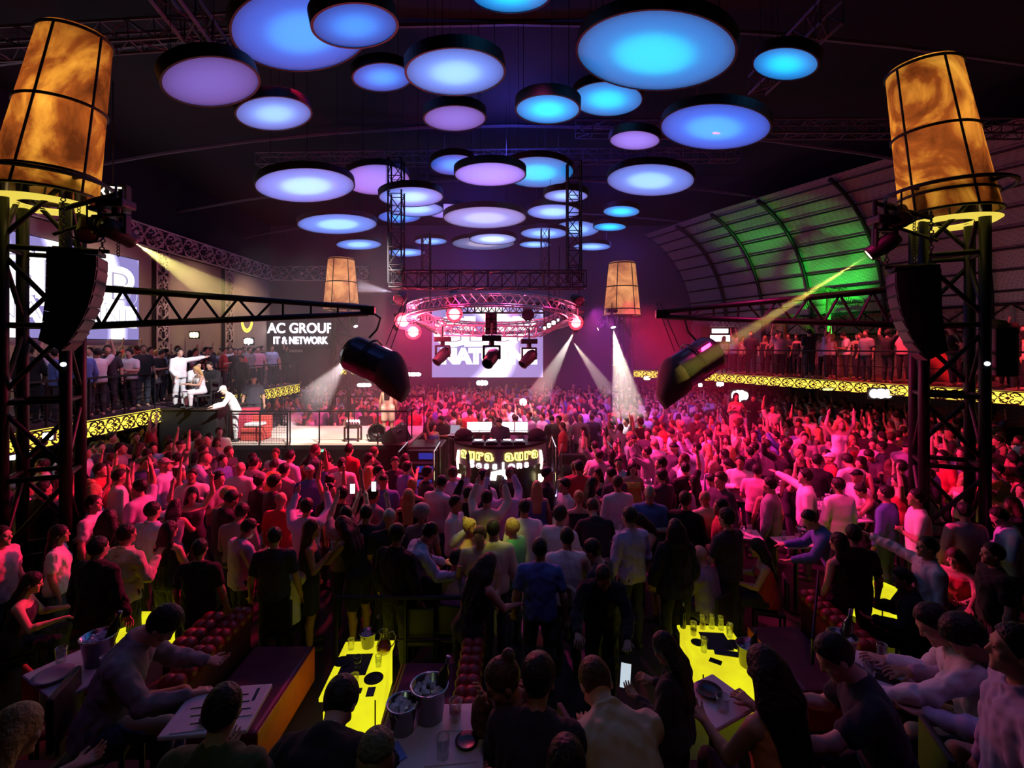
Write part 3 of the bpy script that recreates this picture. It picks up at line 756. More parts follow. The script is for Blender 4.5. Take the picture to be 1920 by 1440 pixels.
def moving_head(label, c, head_dir, lens=None, s=1.0, up=1):
    """base plate, U yoke and tilting head; hangs with the base on top"""
    t = thing('moving_head_light', label, 'stage light', c)
    hd = Vector(head_dir).normalized(); q = hd.to_track_quat('Z', 'X').to_matrix().to_4x4()
    b = MB(); b.bbox((0, 0, 0), (.36 * s, .26 * s, .11 * s), .02); b.build('base', BLACKP, t)
    b = MB(); b.cyl((0, 0, -.05 * s), (0, 0, -.14 * s), .05 * s, n=10); b.bbox((0, 0, -.15 * s), (.32 * s, .1 * s, .04 * s), .01)
    for k in (-1, 1): b.bbox((.15 * s * k, 0, -.27 * s), (.04 * s, .1 * s, .26 * s), .01)
    b.build('yoke', BLACKP, t)
    M = Matrix.Translation((0, 0, -.36 * s)) @ q
    b = MB(); b.lathe([(.02, -.2 * s), (.09 * s, -.19 * s), (.125 * s, -.1 * s), (.125 * s, .04 * s), (.105 * s, .2 * s), (.11 * s, .24 * s), (.09 * s, .245 * s), (.085 * s, .22 * s)], 18, M)
    h = b.build('head', BLACKP, t, smooth=True)
    if lens:
        b = MB(); b.lathe([(.001, .238 * s), (.088 * s, .23 * s)], 18, M); b.build('lens', lens, h)
    b = MB(); b.cyl((0, 0, .05 * s), (0, 0, .28 * s), .015 * s, n=6); b.build('clamp', STEEL, t)
    return t
for px, py, d, hd, lab, s in ((830, 636, 13.4, (-.5, -.5, -.6), 'dark moving head light silhouetted at left in front of the screen', 1.25), (922, 634, 12.2, (-.3, -.8, -.5), 'dark moving head light silhouetted at the middle of the screen', 1.35), (992, 640, 13.0, (-.6, -.5, -.6), 'dark moving head light silhouetted at right in front of the screen', 1.25)):
    moving_head(lab, P(px, py, d), hd, None, s)
# four lamp blinder boxes
def blinder(label, c, lens, n=(2, 2), size=.3):
    t = thing('blinder_light', label, 'stage light', c); w, h = n[0] * size / 2, n[1] * size / 2
    b = MB(); b.bbox((0, 0, 0), (w, .14, h), .02); b.build('housing', BLACK, t)
    for i in range(n[0]):
        for j in range(n[1]):
            b = MB(); M = frame(((i - (n[0] - 1) / 2) * size / 2, -.075, (j - (n[1] - 1) / 2) * size / 2), (1, 0, 0), (0, 0, 1)); b.lathe([(.001, .005), (size * .17, .01), (size * .2, .0), (size * .21, .015)], 14, M); b.build('bulb', lens, t)
    return t
DIMLENS = mat('dim_lens', (.25, .08, .12), .2, .3)
blinder('upper four lamp blinder box hung at the centre of the lower truss', P(921, 598, 12.6), DIMLENS)
blinder('lower four lamp blinder box under the other at the centre', P(921, 617, 12.6), DIMLENS)
for k in range(4):
    par_can(['first', 'second', 'third', 'last'][k] + ' small white lamp from the left on the slanting right truss', P(1021 + k * 8.5, 615 - k * 5, 13.4), EYE, WHOT, [.05, .07, .065, .04][k])
for px, py, r_, lab in ((785, 600, .035, 'small pink white lamp right of the glaring red pair'), (990, 600, .03, 'tiny white lamp beside the dark round spotlight')): par_can(lab, P(px, py, 13.3), EYE, WHOT, r_)
b = MB(); t = thing('stage_projector', 'small boxy projector hung above the middle of the big screen', 'projector', P(913, 563, 17.0)); b.bbox((0, 0, 0), (.58, .5, .26), .02); b.build('body', mat('projector_body', (.25, .2, .3), .5), t)
b = MB(); b.cyl((-.28, 0, .1), (-.28, 0, .5), .012); b.cyl((.28, 0, .1), (.28, 0, .5), .012); b.build('bracket', STEEL, t)
b = MB(); b.cyl((.1, -.25, 0), (.1, -.3, 0), .07, n=14); b.build('lens', mat('projector_lens', (.02, .02, .03), .1, .5), t)
# beam lights: lamp things, the shafts of light are built later
BEAM_HEADS = [  # px, py, depth, target, lens, label, scale
 (247, 452, 6.6, P(470, 590, 9), YHOT, 'moving head light with yellow beam on the left tower', 1.0),
 (1628, 478, 7.2, P(1290, 690, 8.5), YHOT, 'moving head light with yellow beam on the right tower', 1.0),
 (1150, 614, 16.5, P(1195, 790, 15), WHOT, 'moving head light under the far right drum sending a wide fan down', 1.0),
 (1078, 619, 14.5, P(1000, 760, 17), WHOT, 'moving head light right of the screen sending a beam down to the left', 1.0),
 (1121, 617, 17.5, P(1070, 640, 17.5), YHOT, 'small moving head light with short yellow beam right of the ring truss', .7),
 (667, 612, 16.5, P(680, 660, 16), WHOT, 'small moving head light just under the far left drum', .8),
 (739, 617, 14.5, P(690, 665, 14.5), WHOT, 'small moving head light between the left boom tip and the red lamps', .8),
]
for px, py, d, tg, lens, lab, s in BEAM_HEADS:
    p = P(px, py, d); hd = (tg - p).normalized(); c = p - hd * .24 * s + Vector((0, 0, .36 * s))
    moving_head(lab, c, hd, lens, s)
for px, py, d, lab in ((188, 392, 6.5, 'unlit dark moving head light at the top of the left tower arm'), (1662, 392, 7.4, 'unlit dark moving head light at the top of the right tower arm'), (163, 440, 6.4, 'small unlit can light under the left drum'), (1690, 412, 7.0, 'round reddish unlit lamp under the right drum')):
    if 'can' in lab or 'round' in lab: par_can(lab, P(px, py, d), P(px + 20, 700, 5), DIMLENS, .12)
    else: moving_head(lab, P(px, py, d), (.2 if px < 900 else -.2, -.3, -1), None, .62)
for sg, c0, lab in ((1, P(115, 392, 6.7), 'black arm bracket carrying lamps on the left tower'), (-1, P(1745, 408, 7.3), 'black arm bracket carrying lamps on the right tower')):
    t = thing('lamp_arm', lab, 'bracket', c0); b = MB(); b.cyl((0, 0, 0), (1.0 * sg, -.2, .16), .035); b.cyl((-.1 * sg, 0, -.35), (1.0 * sg, -.2, -.1), .025); b.build('arm_tube', BLACK, t)
    b = MB(); b.cyl((1.0 * sg, -.2, .2), (1.0 * sg, -.2, -.5), .03); b.build('drop_tube', BLACK, t)
    for q in (.3, .95):
        ch = MB()
        for k in range(16): ch.torus((q * sg, -.2 * q, .0 - k * .045), .022, .007, 8, 4, Matrix.Rotation(PI / 2 * (k % 2), 3, 'Z') @ Matrix.Rotation(PI / 2, 3, 'X'))
        ch.build('chain', STEEL, t)

# ================================================================== PROJECTION SCREENS AND SIGNS
def swirl_mat(name, strength, seed, tint=(.55, .5, .95)):
    m, nt, out = nodes(name)
    tc = nt.nodes.new('ShaderNodeTexCoord'); mp = nt.nodes.new('ShaderNodeMapping'); mp.inputs['Location'].default_value = (seed, 1.7 * seed, 0)
    w = nt.nodes.new('ShaderNodeTexWave'); w.wave_type = 'RINGS'; w.rings_direction = 'SPHERICAL'; w.inputs['Scale'].default_value = .17; w.inputs['Distortion'].default_value = 8; w.inputs['Detail'].default_value = 1.5; w.inputs['Detail Scale'].default_value = .45
    r = nt.nodes.new('ShaderNodeValToRGB'); cr = r.color_ramp
    cr.elements[0].position = .45; cr.elements[0].color = (.24, .20, .48, 1); cr.elements[1].position = .86; cr.elements[1].color = (1, 1, 1, 1)
    e = cr.elements.new(.66); e.color = (*tint, 1)
    em = nt.nodes.new('ShaderNodeEmission'); em.inputs['Strength'].default_value = strength
    nt.links.new(tc.outputs['Object'], mp.inputs['Vector']); nt.links.new(mp.outputs['Vector'], w.inputs['Vector']); nt.links.new(w.outputs['Fac'], r.inputs['Fac'])
    nt.links.new(r.outputs['Color'], em.inputs['Color']); nt.links.new(em.outputs['Emission'], out.inputs['Surface'])
    return m
SCRW = glow('screen_white', (1, .98, 1), 2.2)
SCRG = glow('screen_grey', (.62, .55, .80), .75)
def lettering(name, lines, M, m, parent=None, ex=.004):
    b = MB()
    for body, size, off, x, y, sx in lines:
        v, f = text_mesh(body, size, off, M @ Matrix.Translation((x, y, 0)), extrude=ex, sx=sx); b.add(v, f)
    return b.build(name, m, parent)
def screen(label, c, xd, w, h, mm, lines_out, lines_in, name='projection_screen'):
    t = thing(name, label, 'screen', c); M = frame((0, 0, 0), xd, (0, 0, 1))
    b = MB(); b.quad(*[M @ Vector((x * w / 2, y * h / 2, 0)) for x, y in ((-1, -1), (1, -1), (1, 1), (-1, 1))])
    b.add([M @ Vector((x * w / 2, y * h / 2, -.05)) for x, y in ((-1, -1), (1, -1), (1, 1), (-1, 1))], [(3, 2, 1, 0)])
    b.build('picture_surface', mm, t)
    b = MB()
    for x0, y0, x1, y1 in ((-1, -1, 1, -1), (1, -1, 1, 1), (1, 1, -1, 1), (-1, 1, -1, -1)): b.cyl(M @ Vector((x0 * w / 2, y0 * h / 2, -.03)), M @ Vector((x1 * w / 2, y1 * h / 2, -.03)), .03, n=6)
    b.build('border', BLACK, t)
    if lines_out: lettering('white_lettering', lines_out, M @ Matrix.Translation((0, 0, .012)), SCRW, t)
    if lines_in: lettering('grey_lettering', lines_in, M @ Matrix.Translation((0, 0, .022)), SCRG, t)
    return t
c = P(914, 641, 24.0)
screen('big bright projection screen with white swirls behind the stage', c, (1, 0, 0), 5.55, 3.55, swirl_mat('swirl_picture', 1.5, 2.3),
       [('GLCB', 1.75, .16, -.1, .45, 1.15), ('NATCUNE', .95, .09, .05, -.75, 1.05)], [('GLCB', 1.62, -.045, -.1, .45, 1.22), ('NATCUNE', .88, -.03, .05, -.75, 1.12)])
pl0, pl1 = 12.2, 18.6
screen('bright projection screen on the left wall, half hidden by the tower and speaker', Vector((-14.85, (pl0 + pl1) / 2 + .5, 5.85)), (0, 1, 0), pl1 - pl0, 3.15, swirl_mat('swirl_picture_side', 1.25, 5.1),
       [('GLCB', 1.75, .16, .2, .35, 1.25), ('NATCUNE', .95, .09, .3, -.75, 1.2)], [('GLCB', 1.62, -.045, .2, .35, 1.32), ('NATCUNE', .88, -.03, .3, -.75, 1.26)])

NEONW = glow('white_neon', (1, .9, 1), 3.2)
c = P(563, 626, 29.3)
t = thing('wall_sign', 'white glowing two line lettering on the dark back wall left of the stage', 'sign', c)
b = MB(); b.box((0, .06, 0), (4.1, .05, 1.75)); b.build('backboard', mat('sign_backboard', (.03, .02, .035), .6), t)
M = FACE((0, 0, 0)); lettering('lettering', [('AC GROUP', .86, .012, 0, .32, .92), ('IT & NETWORK', .60, .02, 0, -.42, .78)], M, NEONW, t, .02)
lettering('letter_core', [('AC GROUP', .84, -.03, 0, .32, .94)], M @ Matrix.Translation((0, 0, .03)), mat('letter_core', (.25, .2, .28), .5), t, .004)
b = MB(); b.box(P(555, 658, 29.3) - c, (.8, .03, .16)); b.build('small_plate', mat('small_plate', (.3, .25, .3), .5), t)
# small cube sign near the left drum
c = P(212, 372, 9.0)
t = thing('hanging_sign', 'small black hanging sign with white lettering beside the left drum', 'sign', c, R(14))
b = MB(); b.bbox((0, 0, 0), (.52, .2, .52), .02); b.build('box', BLACKP, t)
lettering('lettering', [('RTE', .25, .005, 0, .09, .9), ('KEN', .16, .003, .03, -.15, 1.0)], FACE((0, -.11, 0)), glow('sign_cream', (1, .9, .75), 1.6), t)
b = MB(); b.cyl((0, 0, .26), (0, 0, 2.2), .012, n=5); b.build('hanger', STEEL, t)
# small lit signs and lamps
def lit_sign(label, c, w, h, m_, blobs, name='lit_sign', cat='sign'):
    t = thing(name, label, cat, c); b = MB(); b.bbox((0, .04, 0), (w * 1.1, .05, h * 1.15), .01); b.build('backboard', BLACKP, t)
    b = MB()
    for x, y, rx, ry in blobs: b.ellipsoid((x * w, -.01, y * h), (rx * w, .02, ry * h), 12, 6)
    b.build('glowing_shape', m_, t); return t
CLOUD = [(-.3, 0, .18, .4), (-.1, .12, .2, .36), (.12, .05, .2, .42), (.33, 0, .16, .34), (0, -.3, .08, .2)]
BAR = [(-.3, 0, .2, .42), (0, 0, .25, .46), (.3, 0, .2, .42)]
SIGNS = [(1387, 742, 20, .72, .50, WHOT, CLOUD, 'glaring white winged sign standing above the crowd right of centre'), (1652, 738, 15.5, .75, .34, WHOT, BAR, 'glaring white sign under the right balcony near the tower'), (904, 718, 25, .6, .3, WHOT, BAR, 'glaring white lamp sign under the big screen'),
         (466, 640, 24, .48, .34, WHOT, CLOUD, 'small white glowing crest on the left back wall beside the pillar'), (364, 628, 22, .42, .3, glow('warm_exit', (1, .85, .35), 3), BAR, 'small warm white panel on the left wall above the balcony crowd'), (479, 741, 20, .34, .26, WHOT, BAR, 'small white lit box under the far left balcony'),
         (1213, 709, 24, .34, .22, glow('pale_yellow_panel', (1, 1, .6), 3), BAR, 'small pale yellow panel under the gold fretwork left of the right barrel'), (1313, 722, 24, .2, .2, WHOT, BAR, 'small white lamp right of the right barrel spotlight'), (1350, 720, 23, .36, .26, WHOT, CLOUD, 'small white crest lamp under the right balcony'),
         (775, 702, 23, .75, .2, WHOT, BAR, 'white lit strip behind the left barrel spotlight under the back balcony'), (683, 722, 22, .65, .2, WHOT, BAR, 'white lit bar counter under the left barrel spotlight'), (90, 818, 9.4, .20, .16, WHOT, BAR, 'small white lamp seen through the left tower below the gold fretwork'), (1552, 730, 16, .36, .1, glow('exit_yellow', (.9, 1, .35), 1.2), BAR, 'small pale green exit panel under the right balcony'),
         (601, 845, 13.9, .26, .1, glow('exit_green', (.2, 1, .5), 2.2), [(-.3, 0, .12, .4), (0, 0, .15, .45), (.3, 0, .14, .4)], 'small green exit sign below the catwalk stage')]
for px, py, d, w, h, m_, bl, lab in SIGNS: lit_sign(lab, P(px, py, d), w, h, m_, bl)
t = thing('wall_sign', 'golden crescent shaped lit sign on the left back wall', 'sign', P(463, 610, 24.5), R(-40))
b = MB(); b.torus((0, 0, .3), .62, .05, 20, 6, Matrix.Rotation(PI / 2, 3, 'X'), R(190), R(345)); b.torus((.02, 0, .42), .62, .03, 20, 6, Matrix.Rotation(PI / 2, 3, 'X'), R(205), R(335)); b.build('crescent', glow('gold_neon', (1, .55, .05), 3.0), t)
t = thing('lit_screen', 'bright white screen glimpsed through the lower left tower', 'screen', P(22, 835, 11.0), R(35))
b = MB(); b.box((0, .03, 0), (.7, .05, .75)); b.build('case', BLACKP, t); b = MB(); b.quad((-.32, 0, -.34), (.32, 0, -.34), (.32, 0, .34), (-.32, 0, .34)); b.build('picture_surface', glow('cool_screen', (.75, .85, 1), 2.2), t)
t = thing('lit_screen', 'wide white lit display behind the crowd on the right balcony', 'screen', P(1345, 630, 26.5)); b = MB(); b.box((0, .05, 0), (1.75, .05, 1.1)); b.build('case', BLACKP, t)
b = MB(); b.quad((-.3, 0, .16), (.6, 0, .16), (.6, 0, .40), (-.3, 0, .40)); b.quad((-.4, 0, -.3), (.7, 0, -.3), (.7, 0, .04), (-.4, 0, .04)); b.build('picture_surface', glow('display_white', (1, .97, .95), 2.5), t)
b = MB(); fret_run(b, P(1330, 605, 26.4), P(1395, 605, 26.4), UP, .45, .45, .03, .02, Vector((0, -1, 0))); struct(b.build('trim_90', PALEFRET))
t = thing('camera_flash', 'star bright white light behind the decks, right of centre', 'light', P(981, 754, 18.0)); b = MB(); b.ellipsoid((0, 0, 0), (.13, .08, .13), 14, 10); b.build('bulb', glow('flash_white', (1, 1, 1), 40), t); b = MB(); b.cyl((0, .03, -.1), (0, .03, -1.5), .03); b.build('pole', BLACK, t)

t = thing('lit_sign', 'small blue glowing display with a letter in the crowd below the stairs', 'sign', P(757, 924, 9.6)); b = MB(); b.bbox((0, .03, 0), (.36, .04, .32), .01); b.build('case', BLACKP, t)
lettering('lettering', [('P', .30, .012, 0, 0, 1)], FACE((0, .0, 0)), glow('blue_sign', (.25, .45, 1), 3.5), t, .008); b = MB(); b.cyl((0, .03, -.15), (0, .03, -.15 - P(757, 924, 9.6).z + .17), .02); b.build('pole', BLACK, t)
# ================================================================== STAGE, DECKS AND RAILINGS
STAGEM = mat('stage_floor', (0.62, 0.52, 0.45), .35, noise=.12, scale=1.5)
STAGEF = mat('stage_front', (0.035, 0.022, 0.02), .35, noise=.3, scale=4)
t = thing('catwalk_stage', 'raised pale topped catwalk stage with railing, left of the decks', 'stage', (-5.6, 15.4, 0))
b = MB(); b.bbox((0, .1, 1.16), (5.3, 3.0, .08), .01); b.build('deck', STAGEM, t)
b = MB(); b.bbox((0, .1, 1.06), (5.34, 3.04, .13), .01); b.build('deck_edge', BLACK, t)
b = MB(); b.box((0, .25, .5), (5.0, 2.5, 1.0)); b.build('skirt_panel', STAGEF, t)
for x in (-2.5, -1.2, .1, 1.4, 2.5): b = MB(); b.cyl((x, -1.3, 0), (x, -1.3, 1.05), .04); b.build('support_post', BLACK, t)
railing('stage_railing', 'black railing along the front of the catwalk stage', [(-8.2, 13.95, 1.2), (-6.45, 13.95, 1.2), (-3.05, 13.95, 1.2), (-3.05, 14.6, 1.2)], .92, .95, ())
railing('stage_railing', 'thin black railing along the back edge of the catwalk stage', [(-8.0, 16.9, 1.2), (-3.1, 16.9, 1.2)], 1.05, 1.2, (.55,))
b = MB()
t = thing('mesh_fence', 'black wire mesh fence at the left end of the catwalk stage', 'fence', (-7.35, 13.85, 1.2))
for i in range(24): b.cyl((-.85 + i * .074, 0, 0), (-.85 + i * .074, 0, .8), .004, n=3, cap=False)
for j in range(11): b.cyl((-.85, 0, j * .078), (.85, 0, j * .078), .004, n=3, cap=False)
b.build('wire_mesh', BLACK, t); b = MB(); b.cyl((-.87, 0, -.05), (-.87, 0, .9), .025); b.cyl((.87, 0, -.05), (.87, 0, .9), .025); b.cyl((-.87, 0, .85), (.87, 0, .85), .02); b.build('frame', BLACK, t)
t = thing('platform_booth', 'black panelled platform joining the left balcony to the stage', 'platform', (-9.45, 15.4, 0))
b = MB(); b.bbox((0, 0, 1.07), (1.7, 2.8, 2.14), .02); b.build('body', BLACKP, t); b = MB(); b.bbox((0, 0, 2.17), (1.76, 2.86, .06), .01); b.build('deck', STAGEF, t)
# connecting walkway and stairs beside the decks
t = thing('stage_stairs', 'short stairs with glowing blue risers between catwalk and decks', 'stairs', (-2.45, 13.0, 0))
for k in range(4):
    z = 1.16 - k * .29; y = .25 - k * .27
    b = MB(); b.bbox((0, y, z / 2), (.8, .27, z), .008); b.build('step', STAGEF, t)
    b = MB(); b.box((.12, y - .14, z - .15), (.44, .01, .17)); b.build('riser_panel', glow('blue_riser', (.06, .08, 1), 1.3 if k > 0 else .3), t)
b = MB(); b.bbox((0, .95, .6), (.95, 1.1, 1.2), .02); b.build('landing', STAGEF, t)
for s in (-1, 1):
    b = MB(); b.tube([(s * .45, .3, 1.35), (s * .45, -.75, 1.3)], .02, 6); b.cyl((s * .45, .3, 0), (s * .45, .3, 1.35), .02); b.cyl((s * .45, -.75, 0), (s * .45, -.75, 1.3), .02); b.build('handrail', CHROME, t)
t = thing('stage_stairs', 'dark stairs with steel handrails at the right of the decks', 'stairs', (1.85, 12.8, 0))
for k in range(4): b = MB(); b.bbox((0, .6 - k * .28, (1.0 - k * .25) / 2), (.95, .28, 1.0 - k * .25), .008); b.build('step', STAGEF, t)
for s in (-1, 1): b = MB(); b.tube([(s * .72, .7, 1.45), (s * .72, -.55, 1.42)], .02, 6); b.cyl((s * .72, .7, 0), (s * .72, .7, 1.45), .02); b.cyl((s * .72, -.55, 0), (s * .72, -.55, 1.42), .02); b.build('handrail', CHROME, t)
b = MB(); b.box((0, -.62, .22), (1.5, .02, .05)); b.build('light_strip', glow('violet_strip', (.5, .4, 1), 3), t)
# DJ booth
DJ = Vector((-.33, 13.4, 0)); RB_ = 1.28
t = thing('decks_booth', 'curved booth with glowing lettering in the middle of the stage', 'booth', DJ)
def half(r, z0, z1, th, a0=R(188), a1=R(352), n=36):
    b = MB()
    for i in range(n):
        a, c = a0 + (a1 - a0) * i / n, a0 + (a1 - a0) * (i + 1) / n
        q = lambda rr, an, z: Vector((rr * math.cos(an), rr * math.sin(an) * .95, z))
        b.add([q(r, a, z0), q(r, c, z0), q(r, c, z1), q(r, a, z1), q(r - th, a, z0), q(r - th, c, z0), q(r - th, c, z1), q(r - th, a, z1)], [(0, 1, 2, 3), (5, 4, 7, 6), (3, 2, 6, 7), (0, 4, 5, 1)])
    return b
half(RB_, .9, 1.42, .04).build('fascia_band', mat('silver_band', (.42, .34, .42), .35, .5), t, smooth=False)
half(RB_ - .1, .0, .9, .04).build('lower_front', STAGEF, t)
half(RB_ + .03, 1.40, 1.47, .55).build('worktop', BLACKP, t)
b = MB(); b.box((0, .45, .14), (2.6, 1.9, .28)); b.build('floor_riser', STAGEF, t)
def curved_text(name, body, size, z, r, m_, spread, off, ex=.006, sx=1.0):
    b = MB(); n = len(body)
    for i, chh in enumerate(body):
        if chh == ' ': continue
        a = R(270) + (i - (n - 1) / 2) * spread
        o = Vector((r * math.cos(a), r * math.sin(a) * .95, z)); M = frame(o, (-math.sin(a), math.cos(a), 0), (0, 0, 1))
        v, f = text_mesh(chh, size, off, M, extrude=ex, sx=sx); b.add(v, f)
    return b.build(name, m_, t)
YNEON = glow('yellow_halo', (1, .85, .12), 4.5)
curved_text('halo_lettering', 'aura aura', .36, 1.22, RB_ + .012, YNEON, R(11.5), .022, sx=1.25)
curved_text('dark_lettering', 'aura aura', .34, 1.22, RB_ + .03, mat('letter_dark', (.05, .05, .04), .5), R(11.5), -.004, sx=1.3)
curved_text('white_lettering', 'Sessions', .25, .97, RB_ + .015, glow('white_halo', (1, .92, .85), 4), R(9.5), .010, sx=1.2)
b = MB(); Mx = FACE((.0, -RB_ * .95 + .06, .72))
for poly in ([(-.24, -.12), (-.2, .08), (.0, .12), (.16, .14), (.2, -.1), (.12, -.1), (.08, .02), (-.06, .02), (-.08, -.13)],): b.prism(poly, 0, .02, Mx)
b.build('glowing_crest', WHOT, t)
for s in (-1, 1):
    b = MB(); a = R(270) + s * R(58); b.tube([Vector(((RB_ + .02) * math.cos(a), (RB_ + .02) * .95 * math.sin(a), .75)), Vector(((RB_ + .03) * math.cos(a + s * .03), (RB_ + .03) * .95 * math.sin(a + s * .03), 1.0)), Vector(((RB_ + .02) * math.cos(a - s * .02), (RB_ + .02) * .95 * math.sin(a - s * .02), 1.25))], .028, 6); b.build('flame_light', glow('flame_white', (1, .75, .55), 5), t)
    b = MB(); b.bbox((RB_ * math.cos(a) * 1.04, RB_ * .95 * math.sin(a) * 1.04, .52), (.2, .1, .2), .02); b.build('corner_lamp', glow('warm_corner', (1, .9, .45), 5), t)
for x, k in ((-.98, 0), (1.0, 1)):
    tt = thing('stage_monitor', 'black cloth covered speaker at the %s end of the booth counter' % ('left' if k == 0 else 'right'), 'loudspeaker', DJ + Vector((x, -.35, 1.47)))
    b = MB(); b.ellipsoid((0, 0, .12), (.25, .22, .19), 16, 10); b.build('cover', mat('black_cloth', (.012, .01, .014), .9), tt, smooth=True); b = MB(); b.bbox((0, 0, .05), (.5, .4, .1), .02); b.build('cabinet', BLACKP, tt)
# mixers, players on the counter and laptops on the back table
for i, x in enumerate((-.55, -.2, .2, .52)):
    tt = thing('media_player' if i != 1 else 'mixer', ['leftmost media player on the booth counter', 'mixer with lit buttons second from left on the booth counter', 'media player third from left on the booth counter', 'rightmost media player on the booth counter'][i], 'media player' if i != 1 else 'mixer', DJ + Vector((x, -.92, 1.47)))
    b = MB(); b.bbox((0, 0, .04), (.3, .34, .08), .01); b.build('body', STEEL, tt); b = MB(); b.cyl((0, 0, .08), (0, 0, .095), .1, n=20); b.build('jog_wheel', CHROME, tt); b = MB(); b.box((0, .12, .09), (.2, .06, .02)); b.build('display', glow('deck_display', (.8, .85, 1), 2.5), tt)
t = thing('back_table', 'dark table behind the performer holding four open laptops', 'table', (-.25, 14.55, .28)); b = MB(); b.bbox((0, 0, 1.12), (2.1, .5, .06), .01); b.build('tabletop', BLACKP, t)
for x in (-.95, .95):
    for y in (-.18, .18): b = MB(); b.cyl((x, y, 0), (x, y, 1.10), .03); b.build('leg', BLACK, t)
LAPS = [(888, 'far left laptop behind the performer, screen glowing white'), (911, 'second laptop behind the performer, screen half hidden'), (951, 'third laptop behind the performer, screen glowing white'), (977, 'far right laptop behind the performer, tilted screen with a dot')]
def laptop(label, base, rot, w=.40, h=.27, tilt=-12, m_=None):
    tt = thing('laptop', label, 'laptop', base, rot)
    b = MB(); b.bbox((0, 0, .012), (w, .26, .022), .006); b.build('keyboard_base', mat('laptop_silver', (.5, .5, .52), .3, .7), tt)
    Mt = Matrix.Rotation(R(tilt), 3, 'X'); b = MB(); b.bbox(Vector((0, .13, .02)) + Mt @ Vector((0, 0, h / 2)), (w, .016, h), .005, Mt); s = b.build('lid', MATS['laptop_silver'], tt)
    b = MB(); q = [Vector((0, .13, .02)) + Mt @ Vector((x * (w / 2 - .012), -.011, h / 2 + z * (h / 2 - .012))) for x, z in ((-1, -1), (1, -1), (1, 1), (-1, 1))]; b.quad(*q); b.build('display', m_ or glow('laptop_display', (.9, .93, 1), 3), s)
    return tt
for px, lab in LAPS: laptop(lab, P(px, 817, 14.5) * 1 + Vector((0, -.05, 1.43 - P(px, 817, 14.5).z)), R(-5 if px > 930 else 5))
laptop('small tilted laptop on top of the left covered speaker', DJ + Vector((-1.32, .1, 1.5)), R(-14), .3, .26, -6, glow('dim_display', (.45, .4, .55), .8))
t = thing('laptop_stand', 'thin black stand holding the small tilted laptop', 'stand', DJ + Vector((-1.32, .1, 0))); b = MB(); b.cyl((0, 0, 0), (0, 0, 1.49), .025); b.box((0, 0, 1.485), (.26, .22, .02)); b.build('post', BLACK, t)
# things on the catwalk
t = thing('wooden_stool', 'dark square stool on the catwalk carrying white water bottles', 'stool', (-4.72, 14.25, 1.2)); b = MB(); b.bbox((0, 0, .42), (.44, .36, .05), .01); b.build('seat', DARKWOOD, t)
for x in (-.19, .19):
    for y in (-.14, .14): b = MB(); b.box((x * 1.05, y, .2), (.045, .045, .4)); b.build('leg', DARKWOOD, t)
BOTW = mat('white_bottle', (.8, .82, .85), .3)
b = MB(); b.lathe([(.0, 0), (.032, 0), (.033, .13), (.012, .17), (.012, .19), (0, .19)], 12)
bot = b.build('water_bottle', BOTW, None, smooth=True); bot.location = (-4.88, 14.2, 1.645)
tag(bot, 'white water bottle in the cluster on the dark stool of the catwalk', 'bottle', 'white bottles on the catwalk stool')
for i in range(9):
    c = bot.copy(); COL.objects.link(c); c.location = (-4.88 + (i + 1) % 5 * .08, 14.2 + ((i + 1) // 5) * .1, 1.645)
def wedge(label, base, rot, s=1.0):
    t = thing('stage_monitor', label, 'loudspeaker', base, rot)
    b = MB(); M = frame((0, 0, 0), (0, 1, 0), (0, 0, 1)); b.prism([(-.25 * s, 0), (.25 * s, 0), (.25 * s, .2 * s), (-.05 * s, .42 * s), (-.25 * s, .12 * s)], -.33 * s, .33 * s, M); b.build('cabinet', BLACKP, t)
    b = MB(); b.cyl((-.08 * s, -.12 * s, .26 * s), (-.08 * s, -.16 * s, .24 * s), .12 * s, n=18); b.build('cone', STEEL, t); return t
t = thing('floor_spotlight', 'round floor lamp with chrome rim on the catwalk edge', 'spotlight', (-4.02, 14.25, 1.2)); M = frame((0, 0, .26), (1, 0, 0), (0, .35, 1))
b = MB(); b.lathe([(.02, -.25), (.17, -.22), (.24, -.05), (.25, .05)], 24, M); b.build('housing', BLACKP, t, smooth=True); b = MB(); b.torus(M.translation, .25, .025, 24, 6, M.to_3x3()); b.build('rim', CHROME, t); b = MB(); b.torus((0, 0, .2), .29, .015, 14, 5, Matrix.Rotation(PI / 2, 3, 'X'), PI, 2 * PI); b.bbox((0, 0, .02), (.4, .3, .04), .01); b.build('stand', BLACK, t)
wedge('black floor monitor speaker at the right corner of the catwalk', (-3.42, 14.2, 1.2), R(65), 1.05)
wedge('second floor monitor speaker behind the corner one on the catwalk', (-3.5, 15.0, 1.2), R(100))
t = thing('draped_table', 'small table under a dark red pleated cloth at the catwalk end', 'table', (-8.42, 15.0, 1.2)); b = MB(); vs = []
N = 48
for j, z in enumerate((.0, .45, .88)):
    for i in range(N):
        a = 2 * PI * i / N; sq = 1 / max(abs(math.cos(a)), abs(math.sin(a))); rr = .42 * min(sq, 1.25) * (1 + (.06 * math.sin(12 * a)) * (1 - z)); vs.append(Vector((rr * math.cos(a), rr * math.sin(a) * .8, z)))
b.add(vs, [(j * N + i, j * N + (i + 1) % N, (j + 1) * N + (i + 1) % N, (j + 1) * N + i) for j in range(2) for i in range(N)] + [tuple(range(2 * N, 3 * N))]); b.build('cloth', mat('dark_red_cloth', (.35, .02, .05), .8), t, smooth=True)
